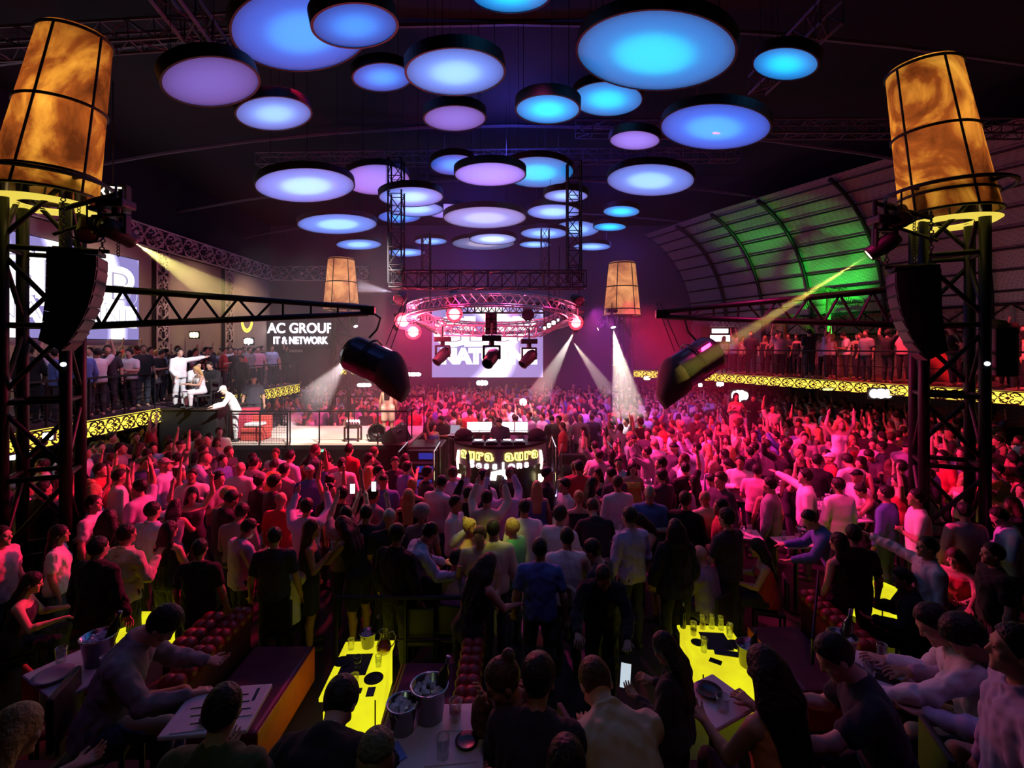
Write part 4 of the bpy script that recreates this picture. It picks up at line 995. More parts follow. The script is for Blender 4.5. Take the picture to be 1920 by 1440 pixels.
t = thing('sofa', 'red box sofa with white cushions at the left end of the catwalk', 'sofa', (-7.75, 14.55, 1.2)); b = MB(); b.bbox((0, 0, .2), (.65, .6, .4), .04); b.build('seat', RB, t); b = MB(); b.bbox((0, .3, .45), (.65, .14, .5), .04); b.build('backrest', RB, t); b = MB(); b.bbox((0, -.04, .46), (.5, .4, .1), .04); b.build('cushion', WHITE, t)

# ceiling trusses
CT = mat('ceiling_truss_grey', (.10, .09, .13), .6, .2)
for a, e, lab in ((P(300, -40, 6.5), P(470, 190, 9.5), 'grey ceiling truss running behind the leftmost disc lights'), (Vector((-13, 9.2, 9.6)), Vector((-3.5, 9.8, 10.6)), 'thin ceiling truss between the left drum and the lilac disc'), (Vector((2, 15, 10.8)), Vector((14, 13, 9.9)), 'dim ceiling truss behind the large wide blue disc'),
                  (Vector((-9, 17, 10.6)), Vector((8, 17, 10.8)), 'long dim ceiling truss across the hall over the stage'), (P(1560, 20, 8.5), P(1420, 160, 11), 'dim ceiling truss right of the bright cyan disc')):
    truss_thing('ceiling_truss', lab, a, e, .4, .4, max(6, round((e - a).length / .5)), CT, .03, .014)
for i in range(5):
    b = MB(); y = 6 + i * 5.2; b.tube([(x, y, 11.55 - .0022 * (x) ** 2 * 3) for x in range(-15, 20, 3)], .06, 5); struct(b.build('trim_%d' % (60 + i), CT))
for px, py, lab in ((478, 450, 'upper left of two tiny ceiling lamps above the left cornice'), (498, 448, 'right one of two tiny ceiling lamps above the left cornice')):
    pass
# palms by the right balcony
def palm(label, base, h, n, L, seed):
    t = thing('palm_plant', label, 'palm', base); rr = random.Random(seed)
    b = MB(); b.tube([(0.04 * math.sin(k), 0, h * k / 6) for k in range(7)], [.13 - .008 * k for k in range(7)], 8); b.build('trunk', mat('palm_trunk', (.14, .07, .04), .9, noise=.4, scale=15), t)
    b = MB()
    for i in range(n):
        a = 2 * PI * i / n + rr.random() * .4; el = rr.uniform(.1, 1.1); pts = []
        for k in range(9):
            u = k / 8; r_ = L * (u * math.cos(el) + .1 * u); z = h + L * (u * math.sin(el) - .75 * u * u); pts.append(Vector((r_ * math.cos(a), r_ * math.sin(a), z)))
        b.tube(pts, [.018 - .0017 * k for k in range(9)], 3)
        for k in range(1, 9):
            for m_ in (0, .5):
                p = pts[k - 1].lerp(pts[k], m_); tn_ = (pts[k] - pts[k - 1]).normalized(); sd = tn_.cross(UP).normalized(); ll = .42 * L * math.sin(PI * (k + m_) / 10) + .06
                for s in (-1, 1):
                    q = p + (sd * s + tn_ * .8).normalized() * ll - UP * ll * .35; w = tn_ * .02; b.add([p - w, p + w, q], [(0, 1, 2)])
    b.build('fronds', mat('palm_leaf', (.16, .24, .08), .6), t); return t
def on_balcony(px, off=2.2, k=0):
    for i in range(400):
        q = EDGE_R[0].lerp(EDGE_R[1], i / 200) if i < 200 else EDGE_R[1].lerp(EDGE_R[2], (i - 200) / 200)
        q = q - INW * off
        if abs(proj(q)[0] - px) < 6: return Vector((q.x, q.y, 2.8))
    return Vector((12, 19, 2.8))
palm('tall palm with drooping fronds lit green on the right balcony', on_balcony(1550, 2.9), 3.4, 15, 1.25, 3)
palm('palm with thin fronds beside the left edge of the green lit vault', on_balcony(1470, 2.9), 2.4, 13, 1.1, 5)
# ================================================================== LOUNGE IN FRONT: SOFAS, GLOWING TABLES, THINGS ON THEM
def sofa(label, x_seat0, x_seat1, y0, y1, back_side):
    """bench along the hall; tufted backrest on the side back_side (+1 right, -1 left)"""
    cx = (x_seat0 + x_seat1) / 2; t = thing('sofa', label, 'sofa', (cx, (y0 + y1) / 2, 0)); L = y1 - y0; w = x_seat1 - x_seat0
    b = MB(); b.bbox((0, 0, .14), (w - .02, L - .04, .28), .02); b.build('base', BROWNLEATHER, t)
    b = MB(); b.bbox((0, 0, .37), (w, L, .18), .04); b.build('seat', PLUMLEATHER, t)
    b = MB(); b.bbox((-back_side * (w / 2 + .004), 0, .25), (.02, L - .02, .40), .008); b.build('front_panel', BROWNLEATHER, t)
    b = MB(); xb = back_side * (w / 2 + .12); b.bbox((xb, 0, .42), (.16, L, .84), .03); b.build('backrest', mat('dark_red_leather', (.10, .012, .014), .5), t)
    r = MB(); n = max(4, round(L / .15))
    for i in range(n):
        y = -L / 2 + L * (i + .5) / n
        for dx, dz, rx in ((-.035, .0, .085), (.055, .0, .08)):
            r.ellipsoid((xb + dx * back_side * -1, y, .86), (rx, L / n * .58, .085), 12, 8)
    r.build('tufted_roll', REDLEATHER, t, smooth=True)
    return t
sofa('red tufted sofa with orange front on the left of the glowing table, long roll back', -3.05, -2.35, 4.4, 5.7, -1)
sofa('plum sofa bench with red tufted roll back in the middle, above the ice buckets', -1.22, -.52, 4.1, 5.4, 1)
sofa('plum sofa with orange front and red tufted back right of the large glowing table', 3.0, 3.62, 4.95, 6.1, 1)
sofa('plum bench with lilac light at the far left behind the red roll back', -4.1, -3.55, 4.8, 5.6, 1)
YEL = (.93, .90, .015)
def glow_top(name, st):
    m, nt, out = nodes(name)
    em = nt.nodes.new('ShaderNodeEmission'); em.inputs['Strength'].default_value = st
    tc = nt.nodes.new('ShaderNodeTexCoord'); n = nt.nodes.new('ShaderNodeTexNoise'); n.inputs['Scale'].default_value = 2.2; n.inputs['Detail'].default_value = 4
    r = nt.nodes.new('ShaderNodeValToRGB'); r.color_ramp.elements[0].position = .25; r.color_ramp.elements[1].position = .6
    r.color_ramp.elements[0].color = (.72, .62, .015, 1); r.color_ramp.elements[1].color = (*YEL, 1)
    nt.links.new(tc.outputs['Object'], n.inputs['Vector']); nt.links.new(n.outputs['Fac'], r.inputs['Fac']); nt.links.new(r.outputs['Color'], em.inputs['Color'])
    nt.links.new(em.outputs['Emission'], out.inputs['Surface']); return m
GLOWY = glow_top('glowing_acrylic', .95)
def glow_table(label, c, w, l, h=.5, rot=0):
    t = thing('glowing_table', label, 'table', (c[0], c[1], c[2] if len(c) > 2 else 0), rot)
    b = MB(); b.bbox((0, 0, h - .02), (w, l, .04), .006); b.build('tabletop', GLOWY, t)
    b = MB(); b.bbox((0, 0, (h - .045) / 2 + .01), (w - .05, l - .05, h - .06), .01); b.build('lit_base', GLOWY, t)
    b = MB()
    for s in (-1, 1):
        for q in (-1, 1): b.box((s * (w / 2 - .03), q * (l / 2 - .03), h / 2 - .02), (.012, .012, h - .05))
    b.build('corner_seam', mat('seam', (.2, .18, .02), .6), t)
    return t
GT = [((-1.66, 5.25), .58, .92, .5, R(3), 'glowing yellow table with jug and plates left of the middle sofa'), ((2.38, 5.6), .64, .86, .5, R(-2), 'largest glowing yellow table, right of centre, with glasses and dark mats'),
      ((5.3, 7.05), .5, .6, .5, R(20), 'glowing yellow table at the right between seated people'), ((-4.65, 6.0), .55, .7, .5, 0, 'glowing yellow table seen between the legs of the person in black, far left'), ((7.95, 8.2), .18, .2, .9, 0, 'tiny glowing yellow cube near the foot of the right tower')]
for c, w, l, h, r_, lab in GT: glow_table(lab, c, w, l, h, r_)
# small prototypes
def lathe_obj(name, prof, m, n=20, smooth=True): b = MB(); b.lathe(prof, n); return b.build(name, m, None, smooth)
LIQ = mat('amber_drink', (.55, .18, .02), .2); WATER = glass('water', (.9, .95, 1)); ICE = mat('ice_cubes', (.55, .6, .7), .15); BOTG = mat('dark_green_glass', (.01, .03, .012), .1, coat=.5)
PLATEM = mat('dark_plate', (.02, .018, .025), .3); PHONEM = mat('phone_black', (.012, .012, .016), .15); MENU = mat('dark_mat', (.03, .018, .04), .6, noise=.3, scale=15); BUCK = mat('bucket_metal', (.35, .33, .38), .22, .9)
def tumbler(label, loc, group=None, s=1.0, liquid=None, tall=1.0):
    t = thing('drinking_glass', label, 'glass', loc, 0, group); h = .11 * s * tall; r = .036 * s
    b = MB(); b.lathe([(.001, .004), (r * .85, .004), (r, h), (r - .003, h), (r * .82, .012), (.001, .012)], 18); b.build('tumbler', GLASSM, t, True)
    b = MB(); b.torus((0, 0, h), r - .001, .0022, 18, 4); b.build('rim', mat('glass_edge', (.5, .48, .35), .15, .3), t, True)
    if liquid: b = MB(); b.lathe([(.001, .014), (r * .8, .014), (r * .88, h * .5), (.001, h * .5)], 16); b.build('drink', liquid, t, True)
    return t
def plate(label, loc, r=.11, m=None, group=None):
    t = thing('plate', label, 'plate', loc, 0, group); b = MB(); b.lathe([(.001, .004), (r * .6, .004), (r, .022), (r, .026), (r * .62, .012), (.001, .012)], 24); b.build('dish', m or PLATEM, t, True); return t
def flat(name, label, cat, loc, w, l, h, m, rot=0, screen=None):
    t = thing(name, label, cat, loc, rot); b = MB(); b.bbox((0, 0, h / 2), (w, l, h), min(.006, h * .4)); b.build('body', m, t)
    if screen: b = MB(); b.box((0, 0, h + .0008), (w * .9, l * .9, .001)); b.build('display', screen, t)
    return t
def bucket(label, loc, s=1.0, bottle=True, lab2=None):
    t = thing('ice_bucket', label, 'ice bucket', loc); r0, r1, h = .085 * s, .115 * s, .21 * s
    b = MB(); b.lathe([(.001, .003), (r0, .003), (r1, h), (r1 + .008, h + .004), (r1 - .006, h + .002), (r0 - .004, .01), (.001, .01)], 28); b.build('pail', BUCK, t, True)
    b = MB(); b.torus((0, 0, h), r1 + .004, .006, 28, 5); b.build('rim', CHROME, t, True)
    b = MB(); q = random.Random(int(s * 100))
    for i in range(26): a = q.random() * 6.28; rr = q.random() ** .5 * r1 * .8; b.bbox((rr * math.cos(a), rr * math.sin(a), h * .78 + q.random() * .02), (.03, .03, .03), .004, Euler((q.random(), q.random(), q.random())).to_matrix())
    b.build('ice', ICE, t)
    if bottle: wine(lab2, Vector(loc) + Vector((.03 * s, .02 * s, .05 * s)), R(18))
    return t
def wine(label, loc, tilt=0, m=None):
    t = thing('bottle', label, 'bottle', loc); t.rotation_euler = (0, tilt, .5)
    b = MB(); b.lathe([(.001, 0), (.036, 0), (.038, .02), (.038, .19), (.03, .225), (.014, .25), (.013, .31), (.001, .31)], 18); b.build('glass_body', m or BOTG, t, True)
    b = MB(); b.lathe([(.0145, .27), (.0155, .315), (.001, .318)], 14); b.build('foil_cap', mat('foil', (.25, .22, .4), .3, .6), t); return t
Z = .502
# on the left glowing table (x -1.95..-1.37, y 4.8..5.7)
t = thing('glass_jug', 'glass jug with looped handle and amber drink on the left glowing table', 'jug', (-1.47, 5.5, Z))
b = MB(); b.lathe([(.001, .004), (.075, .004), (.088, .05), (.075, .11), (.04, .16), (.036, .2), (.055, .24), (.052, .24), (.033, .2), (.036, .16), (.07, .11), (.083, .05), (.07, .01), (.001, .01)], 24); b.build('vessel', GLASSM, t, True)
b = MB(); b.torus((0, 0, .24), .054, .004, 22, 5); b.build('rim', MATS['glass_edge'] if 'glass_edge' in MATS else mat('glass_edge', (.5, .48, .35), .15, .3), t, True)
b = MB(); b.tube([(.05, 0, .22), (.11, 0, .24), (.14, 0, .18), (.12, 0, .1), (.085, 0, .06)], .007, 6); b.build('handle', MATS['glass_edge'], t, True)
b = MB(); b.lathe([(.001, .012), (.07, .012), (.082, .05), (.072, .1), (.001, .1)], 20); b.build('drink', LIQ, t, True)
flat('place_mat', 'dark rectangular mat in the middle of the left glowing table', 'mat', (-1.72, 5.28, Z), .3, .36, .006, MENU, R(3))
tumbler('stemless glass standing on the dark mat of the left glowing table', (-1.68, 5.22, Z + .007), None, 1.15)
tumbler('wide empty glass near the front of the left glowing table', (-1.64, 5.0, Z), None, 1.3, None, .6); tumbler('glass of pale drink right of the mat on the left glowing table', (-1.46, 5.25, Z), None, 1.0, WATER, 1.1)
tumbler('tall glass at the far left corner of the left glowing table', (-1.86, 5.55, Z), None, 1.1); plate('dark oval plate at the front right of the left glowing table', (-1.45, 5.03, Z), .1)
flat('mobile_phone', 'dark phone lying at the front of the left glowing table', 'phone', (-1.6, 4.87, Z), .075, .15, .009, PHONEM, R(95)); flat('mobile_phone', 'dark phone with bluish screen at the front right corner of the left glowing table', 'phone', (-1.43, 4.86, Z), .08, .13, .009, PHONEM, R(5), mat('bluish_glass', (.03, .03, .09), .15))
plate('dark bowl of snacks at the left edge of the left glowing table', (-1.88, 5.3, Z), .09); bucket('dark ice bucket at the back of the left glowing table', (-1.68, 5.6, Z), .8, True, 'bottle leaning in the bucket at the back of the left glowing table')
# on the large glowing table (x 2.07..2.7, y 5.18..6.03)
flat('place_mat', 'large dark mat in the middle of the large glowing table', 'mat', (2.42, 5.7, Z), .3, .34, .006, MENU, R(-4)); flat('place_mat', 'crumpled dark cloth strip in front of the mat on the large glowing table', 'mat', (2.48, 5.46, Z), .34, .1, .012, MENU, R(-14))
for i, (x, y, lab) in enumerate(((2.2, 5.5, 'tall glass with drink alone at the front left of the large glowing table'), (2.62, 5.78, 'tall glass at the right edge of the large glowing table'), (2.2, 5.82, 'squat glass of amber drink at the left of the large glowing table'), (2.36, 5.95, 'amber glass at the middle of the back row on the large glowing table'), (2.48, 5.96, 'glass right of the amber one in the back row of the large table'), (2.58, 5.93, 'glass at the right end of the back row on the large table'))):
    tumbler(lab, (x, y, Z), None, 1.1, LIQ if i in (2, 3) else WATER, 1.35)
plate('dark round dish at the left of the mat on the large glowing table', (2.18, 5.64, Z), .075); plate('dark oval dish at the right of the mat on the large glowing table', (2.6, 5.6, Z), .095)
flat('mobile_phone', 'dark phone at the front of the large glowing table', 'phone', (2.26, 5.33, Z), .08, .13, .009, PHONEM, R(55)); bucket('dark ice bucket on the front right corner of the large glowing table', (2.6, 5.27, Z), 1.1, True, 'bottle leaning in the bucket on the large glowing table')
wine('bottle lying dark at the back left of the large glowing table', (2.13, 5.98, Z))
# on the right glowing table
for i, (dx, dy) in enumerate(((-.12, .05), (.0, .12), (.1, .0), (-.04, -.1))): tumbler('glass in the cluster on the glowing table between seated people at right', (5.3 + dx, 7.05 + dy, Z), 'glasses on the right glowing table', 1.2, None, 1.4)
wine('dark bottle among the glasses on the right glowing table', (5.42, 7.2, Z))
# high tables on the terrace
TOPM = mat('pale_tabletop', (.62, .58, .66), .4, noise=.08, scale=6)
def high_table(label, c, w, l, rot, h=.72, base=.9, group=None):
    t = thing('side_table', label, 'table', (c[0], c[1], base), rot, group)
    b = MB(); b.bbox((0, 0, h - .015), (w, l, .03), .008); b.build('tabletop', TOPM, t); b = MB(); b.cyl((0, 0, .02), (0, 0, h - .02), .03, n=10); b.build('post', BLACK, t); b = MB(); b.lathe([(.001, 0), (.2, 0), (.2, .015), (.04, .03), (.001, .03)], 20); b.build('foot', BLACK, t); return t
HT = [((-3.2, 3.55), .56, .46, R(-28), 'pale side table with tray and ice bucket at the far left front'), ((-1.93, 3.16), .52, .42, R(6), 'pale side table with printed mats in front of the seated person in the grey shirt'), ((-.46, 2.95), .58, .5, R(2), 'pale side table crowded with two ice buckets at the bottom centre'),
      ((1.36, 3.24), .42, .36, R(28), 'small lilac side table with a glass before the large glowing table'), ((2.66, 3.55), .5, .44, R(-25), 'cluttered side table in front of the people in white shirts at right')]
for c, w, l, r_, lab in HT: high_table(lab, c, w, l, r_)
Z2 = 1.622
bucket('ice bucket with bottle on the far left side table', (-3.12, 3.62, Z2), .95, True, 'bottle leaning in the bucket on the far left side table'); plate('dish with leftovers on the far left side table', (-3.3, 3.45, Z2), .12, mat('lilac_dish', (.3, .26, .4), .4)); tumbler('glass at the right corner of the far left side table', (-2.98, 3.52, Z2)); tumbler('glass at the left corner of the far left side table', (-3.4, 3.62, Z2))
PAPER = mat('paper_mat', (.60, .54, .66), .7)
for i, (x, y, lab) in enumerate(((-2.03, 3.1, 'paper menu with dark print at the left of the table of the grey shirt'), (-1.8, 3.22, 'paper menu with dark print at the right of the table of the grey shirt'))):
    o = flat('menu_card', lab, 'menu', (x, y, Z2), .2, .28, .003, PAPER, R(10))
    b = MB()
    for k in range(3): b.box((.03 - .03 * k, -.08 + .07 * k, .004), (.08, .012, .001))
    b.box((.06, .05, .004), (.02, .12, .001)); b.build('print', PHONEM, o)
plate('small saucer in the middle of the table of the grey shirt', (-1.92, 3.05, Z2), .06)
bucket('large ice bucket with bottle at the back of the bottom centre table', (-.53, 3.08, Z2), 1.0, True, 'bottle leaning in the large bucket on the bottom centre table'); bucket('smaller ice bucket full of ice left of the large one on the bottom centre table', (-.68, 2.98, Z2), .8, False)
tumbler('glass of red drink on the white mat of the bottom centre table', (-.36, 3.05, Z2 + .004), None, 1.15, mat('red_drink', (.4, .05, .03), .2)); tumbler('empty glass at the front of the bottom centre table', (-.4, 2.78, Z2), None, 1.1)
flat('menu_card', 'white paper mat at the right of the bottom centre table', 'mat', (-.3, 3.05, Z2), .24, .16, .003, PAPER); flat('menu_card', 'patterned paper mat in front of the glasses on the bottom centre table', 'mat', (-.36, 2.83, Z2), .3, .2, .003, PAPER, R(6)); plate('dish with cutlery on the patterned mat of the bottom centre table', (-.27, 2.87, Z2 + .004), .07)
flat('napkin', 'blue lit folded napkin at the left of the bottom centre table', 'napkin', (-.69, 2.80, Z2), .11, .14, .01, mat('blue_napkin', (.16, .26, .85), .7), R(35))
tumbler('squat glass at the front of the small lilac side table', (1.38, 3.14, Z2), None, 1.2, None, .7); plate('dark dish on the small lilac side table', (1.35, 3.3, Z2), .09)
bucket('ice bucket with bottle behind the cluttered side table at right', (2.52, 3.66, Z2), .85, True, 'bottle in the bucket on the cluttered side table at right'); flat('mobile_phone', 'dark phone on the cluttered side table at right', 'phone', (2.68, 3.42, Z2), .08, .15, .01, PHONEM, R(50)); plate('dish on the cluttered side table at right', (2.74, 3.58, Z2), .1, MATS['lilac_dish'])
tumbler('glass with blue glint on the cluttered side table at right', (2.6, 3.5, Z2)); tumbler('glass at the right edge of the cluttered side table', (2.82, 3.66, Z2))
railing('guard_rail', 'thin dark guard rail between the lounge and the dance floor, left of centre', [(-2.1, 5.74, 0), (-.45, 5.74, 0)], 1.0, .9, (.5,))
railing('guard_rail', 'dark guard rail behind the red roll back at left', [(-4.3, 6.6, 0), (-3.2, 6.6, 0)], 1.0, .55, (.5,))
b = MB(); t = thing('handrail', 'slanting metal handrail beside the right red sofa back', 'handrail', (3.35, 5.35, 0)); b.cyl((0, 0, .75), (.42, .55, 1.25), .016, n=8); b.cyl((0, 0, 0), (0, 0, .75), .016, n=8); b.cyl((.42, .55, 0), (.42, .55, 1.25), .016, n=8); b.build('rail', STEEL, t)
# chairs
CHAIRM = mat('chair_red', (.35, .02, .025), .5)
def chair(label, loc, rot, h=.45, m=None):
    t = thing('chair', label, 'chair', loc, rot)
    b = MB(); b.bbox((0, 0, h - .03), (.37, .38, .06), .02); b.build('seat', m or BLACKP, t); b = MB(); b.bbox((0, -.21, h + .25), (.36, .04, .36), .015); b.build('backrest', m or BLACKP, t)
    for x in (-.16, .16):
        for y in (-.17, .17): b = MB(); b.cyl((x, y, 0), (x, y, h - .05), .018, n=6); b.build('leg', BLACK, t)
    return t
chair('red chair with bright back beside the far left side table', (-4.25, 4.6, 0), R(200), .45, CHAIRM); chair('red chair at the left edge beyond the far left side table', (-4.75, 4.45, 0), R(150), .45, CHAIRM)
# cocktail tables in the crowd
CROWD_TABLES = [(1210, 912), (1310, 907), (1458, 918), (1545, 946), (1592, 970), (1492, 1015), (1150, 1003), (1025, 1003), (325, 962), (548, 962), (578, 925), (1390, 1000), (1255, 980), (398, 930), (1690, 930)]
CT_POS = []
for i, (px, py) in enumerate(CROWD_TABLES):
    p = G(px, py, 1.02); CT_POS.append(p)
    side = 'left' if px < 700 else 'right'
    labs = {0: 'pale cocktail table nearest the yellow lit pair right of the decks', 1: 'pale cocktail table just right of the purple clad back', 2: 'pale cocktail table left of the person pointing in the white shirt', 3: 'pale cocktail table with ice bucket before the white jacket', 4: 'pale cocktail table right of the white jacket', 5: 'pale cocktail table with bucket above the right red sofa', 6: 'pale cocktail table just left of the tall lilac shirt', 7: 'pale cocktail table left of the white t-shirt near the middle',
            8: 'cocktail table in the red crowd at left, near the tower', 9: 'cocktail table beside the striped back at left', 10: 'second cocktail table beside the striped back, further up', 11: 'cocktail table right of the dark polo', 12: 'cocktail table behind the long black hair', 13: 'cocktail table below the mesh fence at left', 14: 'cocktail table near the right tower foot'}
    high_table(labs[i], (p.x, p.y), .56, .42, R((i * 37) % 40 - 20), 1.02, 0, 'cocktail tables in the crowd')
    for k in range(3): tumbler('small drinking glass on a pale cocktail table in the crowd', (p.x - .15 + .14 * k, p.y + .06 * ((k + i) % 3 - 1), 1.024), 'glasses on the crowd tables', 1.0, None, 1.2)
    if i in (3, 5, 8, 2, 12): bucket('ice bucket on the ' + labs[i], (p.x + .17, p.y + .1, 1.024), .75, True, 'bottle on the ' + labs[i])
# ================================================================== PEOPLE: bodies grown as one continuous surface
SKIN = objcol('skin', .55, spec=.4)
CLOTH = objcol('cloth', .85, bump=.35, scale=9, sheen=.1)
HAIRM = objcol('hair', .5, bump=.5, scale=40)
SHOEM = objcol('shoe_leather', .5)
EYEM = mat('eye_dark', (.03, .02, .02), .2)

def surfnet(f, org, h):
    s = f < 0
    c = [(0, 0, 0), (1, 0, 0), (0, 1, 0), (1, 1, 0), (0, 0, 1), (1, 0, 1), (0, 1, 1), (1, 1, 1)]
    nx, ny, nz = f.shape
    cnt = np.zeros((nx - 1, ny - 1, nz - 1), np.int8)
    for a, b, d in c: cnt += s[a:nx - 1 + a, b:ny - 1 + b, d:nz - 1 + d]
    I = np.argwhere((cnt > 0) & (cnt < 8))
    if len(I) == 0: return np.zeros((0, 3)), np.zeros((0, 4), int)
    V = np.stack([f[I[:, 0] + a, I[:, 1] + b, I[:, 2] + d] for a, b, d in c], 1)
    acc = np.zeros((len(I), 3)); num = np.zeros(len(I))
    C = np.array(c, float)
    for a in range(8):
        for b in range(a + 1, 8):
            if bin(a ^ b).count('1') != 1: continue
            va, vb = V[:, a], V[:, b]; m = (va < 0) != (vb < 0)
            t = np.where(m, va / np.where(m, va - vb, 1), 0)
            acc += np.where(m[:, None], C[a] + t[:, None] * (C[b] - C[a]), 0); num += m
    P_ = (I + acc / num[:, None]) * h + org
    idx = -np.ones(cnt.shape, np.int64); idx[I[:, 0], I[:, 1], I[:, 2]] = np.arange(len(I))
    F_ = []
    for ax in range(3):
        o1, o2 = [(1, 2), (2, 0), (0, 1)][ax]
        sl0 = [slice(None)] * 3; sl1 = [slice(None)] * 3; sl0[ax] = slice(0, -1); sl1[ax] = slice(1, None)
        ch = s[tuple(sl0)] != s[tuple(sl1)]
        E = np.argwhere(ch); lim = np.array(cnt.shape)
        ok = (E[:, o1] > 0) & (E[:, o2] > 0) & (E[:, o1] < lim[o1]) & (E[:, o2] < lim[o2])
        E = E[ok]
        q = []
        for d1, d2 in ((1, 1), (0, 1), (0, 0), (1, 0)):
            e = E.copy(); e[:, o1] -= d1; e[:, o2] -= d2; q.append(idx[e[:, 0], e[:, 1], e[:, 2]])
        q = np.stack(q, 1); inside = s[E[:, 0], E[:, 1], E[:, 2]]
        q[~inside] = q[~inside][:, ::-1]; F_.append(q)
    return P_, np.concatenate(F_)

class Field:
    def __init__(s): s.pr = []; s.cut = []
    def cone(s, a, b, ra, rb, k=.02): s.pr.append(('c', np.array(a, float), np.array(b, float), ra, rb, k))
    def ell(s, c, r, Mx=None, k=.02, neg=False): s.pr.append(('e', np.array(c, float), np.array(r, float), np.eye(3) if Mx is None else np.array(Mx), neg, k))
    def plane(s, p, n): s.cut.append((np.array(p, float), np.array(n, float)))      # keeps the side n points away from
    def mesh(s, h, rmin=0.0):
        lo = np.full(3, 9.); hi = np.full(3, -9.)
        for p in s.pr:
            if p[0] == 'c':
                r = max(p[3], p[4]); lo = np.minimum(lo, np.minimum(p[1], p[2]) - r); hi = np.maximum(hi, np.maximum(p[1], p[2]) + r)
            elif not p[4]: r = p[2].max(); lo = np.minimum(lo, p[1] - r); hi = np.maximum(hi, p[1] + r)
        lo -= 3 * h; hi += 3 * h; n = np.ceil((hi - lo) / h).astype(int) + 1
        f = np.full(n, .2, np.float32)
        ax = [lo[i] + np.arange(n[i]) * h for i in range(3)]
        for p in s.pr:
            k = p[5]; m = k + 2.5 * h + .012
            if p[0] == 'c':
                ra, rb = max(p[3], rmin), max(p[4], rmin); r = max(ra, rb); a0, a1 = np.minimum(p[1], p[2]) - r - m, np.maximum(p[1], p[2]) + r + m
            else: r = p[2].max(); a0, a1 = p[1] - r - m, p[1] + r + m
            i0 = np.maximum(0, np.floor((a0 - lo) / h).astype(int)); i1 = np.minimum(n, np.ceil((a1 - lo) / h).astype(int) + 1)
            if (i1 <= i0).any(): continue
            X, Y, Z = np.meshgrid(*[ax[i][i0[i]:i1[i]] for i in range(3)], indexing='ij')
            if p[0] == 'c':
                a, b = p[1], p[2]; ba = b - a; L = max(1e-9, ba @ ba)
                t = np.clip(((X - a[0]) * ba[0] + (Y - a[1]) * ba[1] + (Z - a[2]) * ba[2]) / L, 0, 1)
                d = np.sqrt((X - a[0] - t * ba[0]) ** 2 + (Y - a[1] - t * ba[1]) ** 2 + (Z - a[2] - t * ba[2]) ** 2) - (ra + (rb - ra) * t)
            else:
                q = np.stack([X - p[1][0], Y - p[1][1], Z - p[1][2]], -1) @ p[3]
                k0 = np.sqrt(((q / p[2]) ** 2).sum(-1)); k1 = np.sqrt(((q / p[2] ** 2) ** 2).sum(-1)); d = k0 * (k0 - 1) / np.maximum(k1, 1e-6)
            B = f[i0[0]:i1[0], i0[1]:i1[1], i0[2]:i1[2]]
            if p[0] == 'e' and p[4]: f[i0[0]:i1[0], i0[1]:i1[1], i0[2]:i1[2]] = np.maximum(B, -d)
            else:
                hh = np.maximum(k - np.abs(B - d), 0) / k; f[i0[0]:i1[0], i0[1]:i1[1], i0[2]:i1[2]] = np.minimum(B, d) - hh * hh * k * .25
        if s.cut:
            X, Y, Z = np.meshgrid(*ax, indexing='ij')
            for p, nn in s.cut: f = np.maximum(f, (X - p[0]) * nn[0] + (Y - p[1]) * nn[1] + (Z - p[2]) * nn[2])
        return surfnet(f, lo, h)

def to_mesh(name, v, f, m):
    me = bpy.data.meshes.new(name); me.vertices.add(len(v)); me.vertices.foreach_set('co', v.astype(np.float32).ravel())
    me.loops.add(len(f) * 4); me.loops.foreach_set('vertex_index', f.astype(np.int32).ravel())
    me.polygons.add(len(f)); me.polygons.foreach_set('loop_start', np.arange(0, len(f) * 4, 4, dtype=np.int32))
    me.polygons.foreach_set('use_smooth', np.ones(len(f), bool)); me.update(calc_edges=True); me.materials.append(m); return me

def nv(*a): v = np.array(a, float); return v / np.linalg.norm(v)
DN = (0, 0, -1)
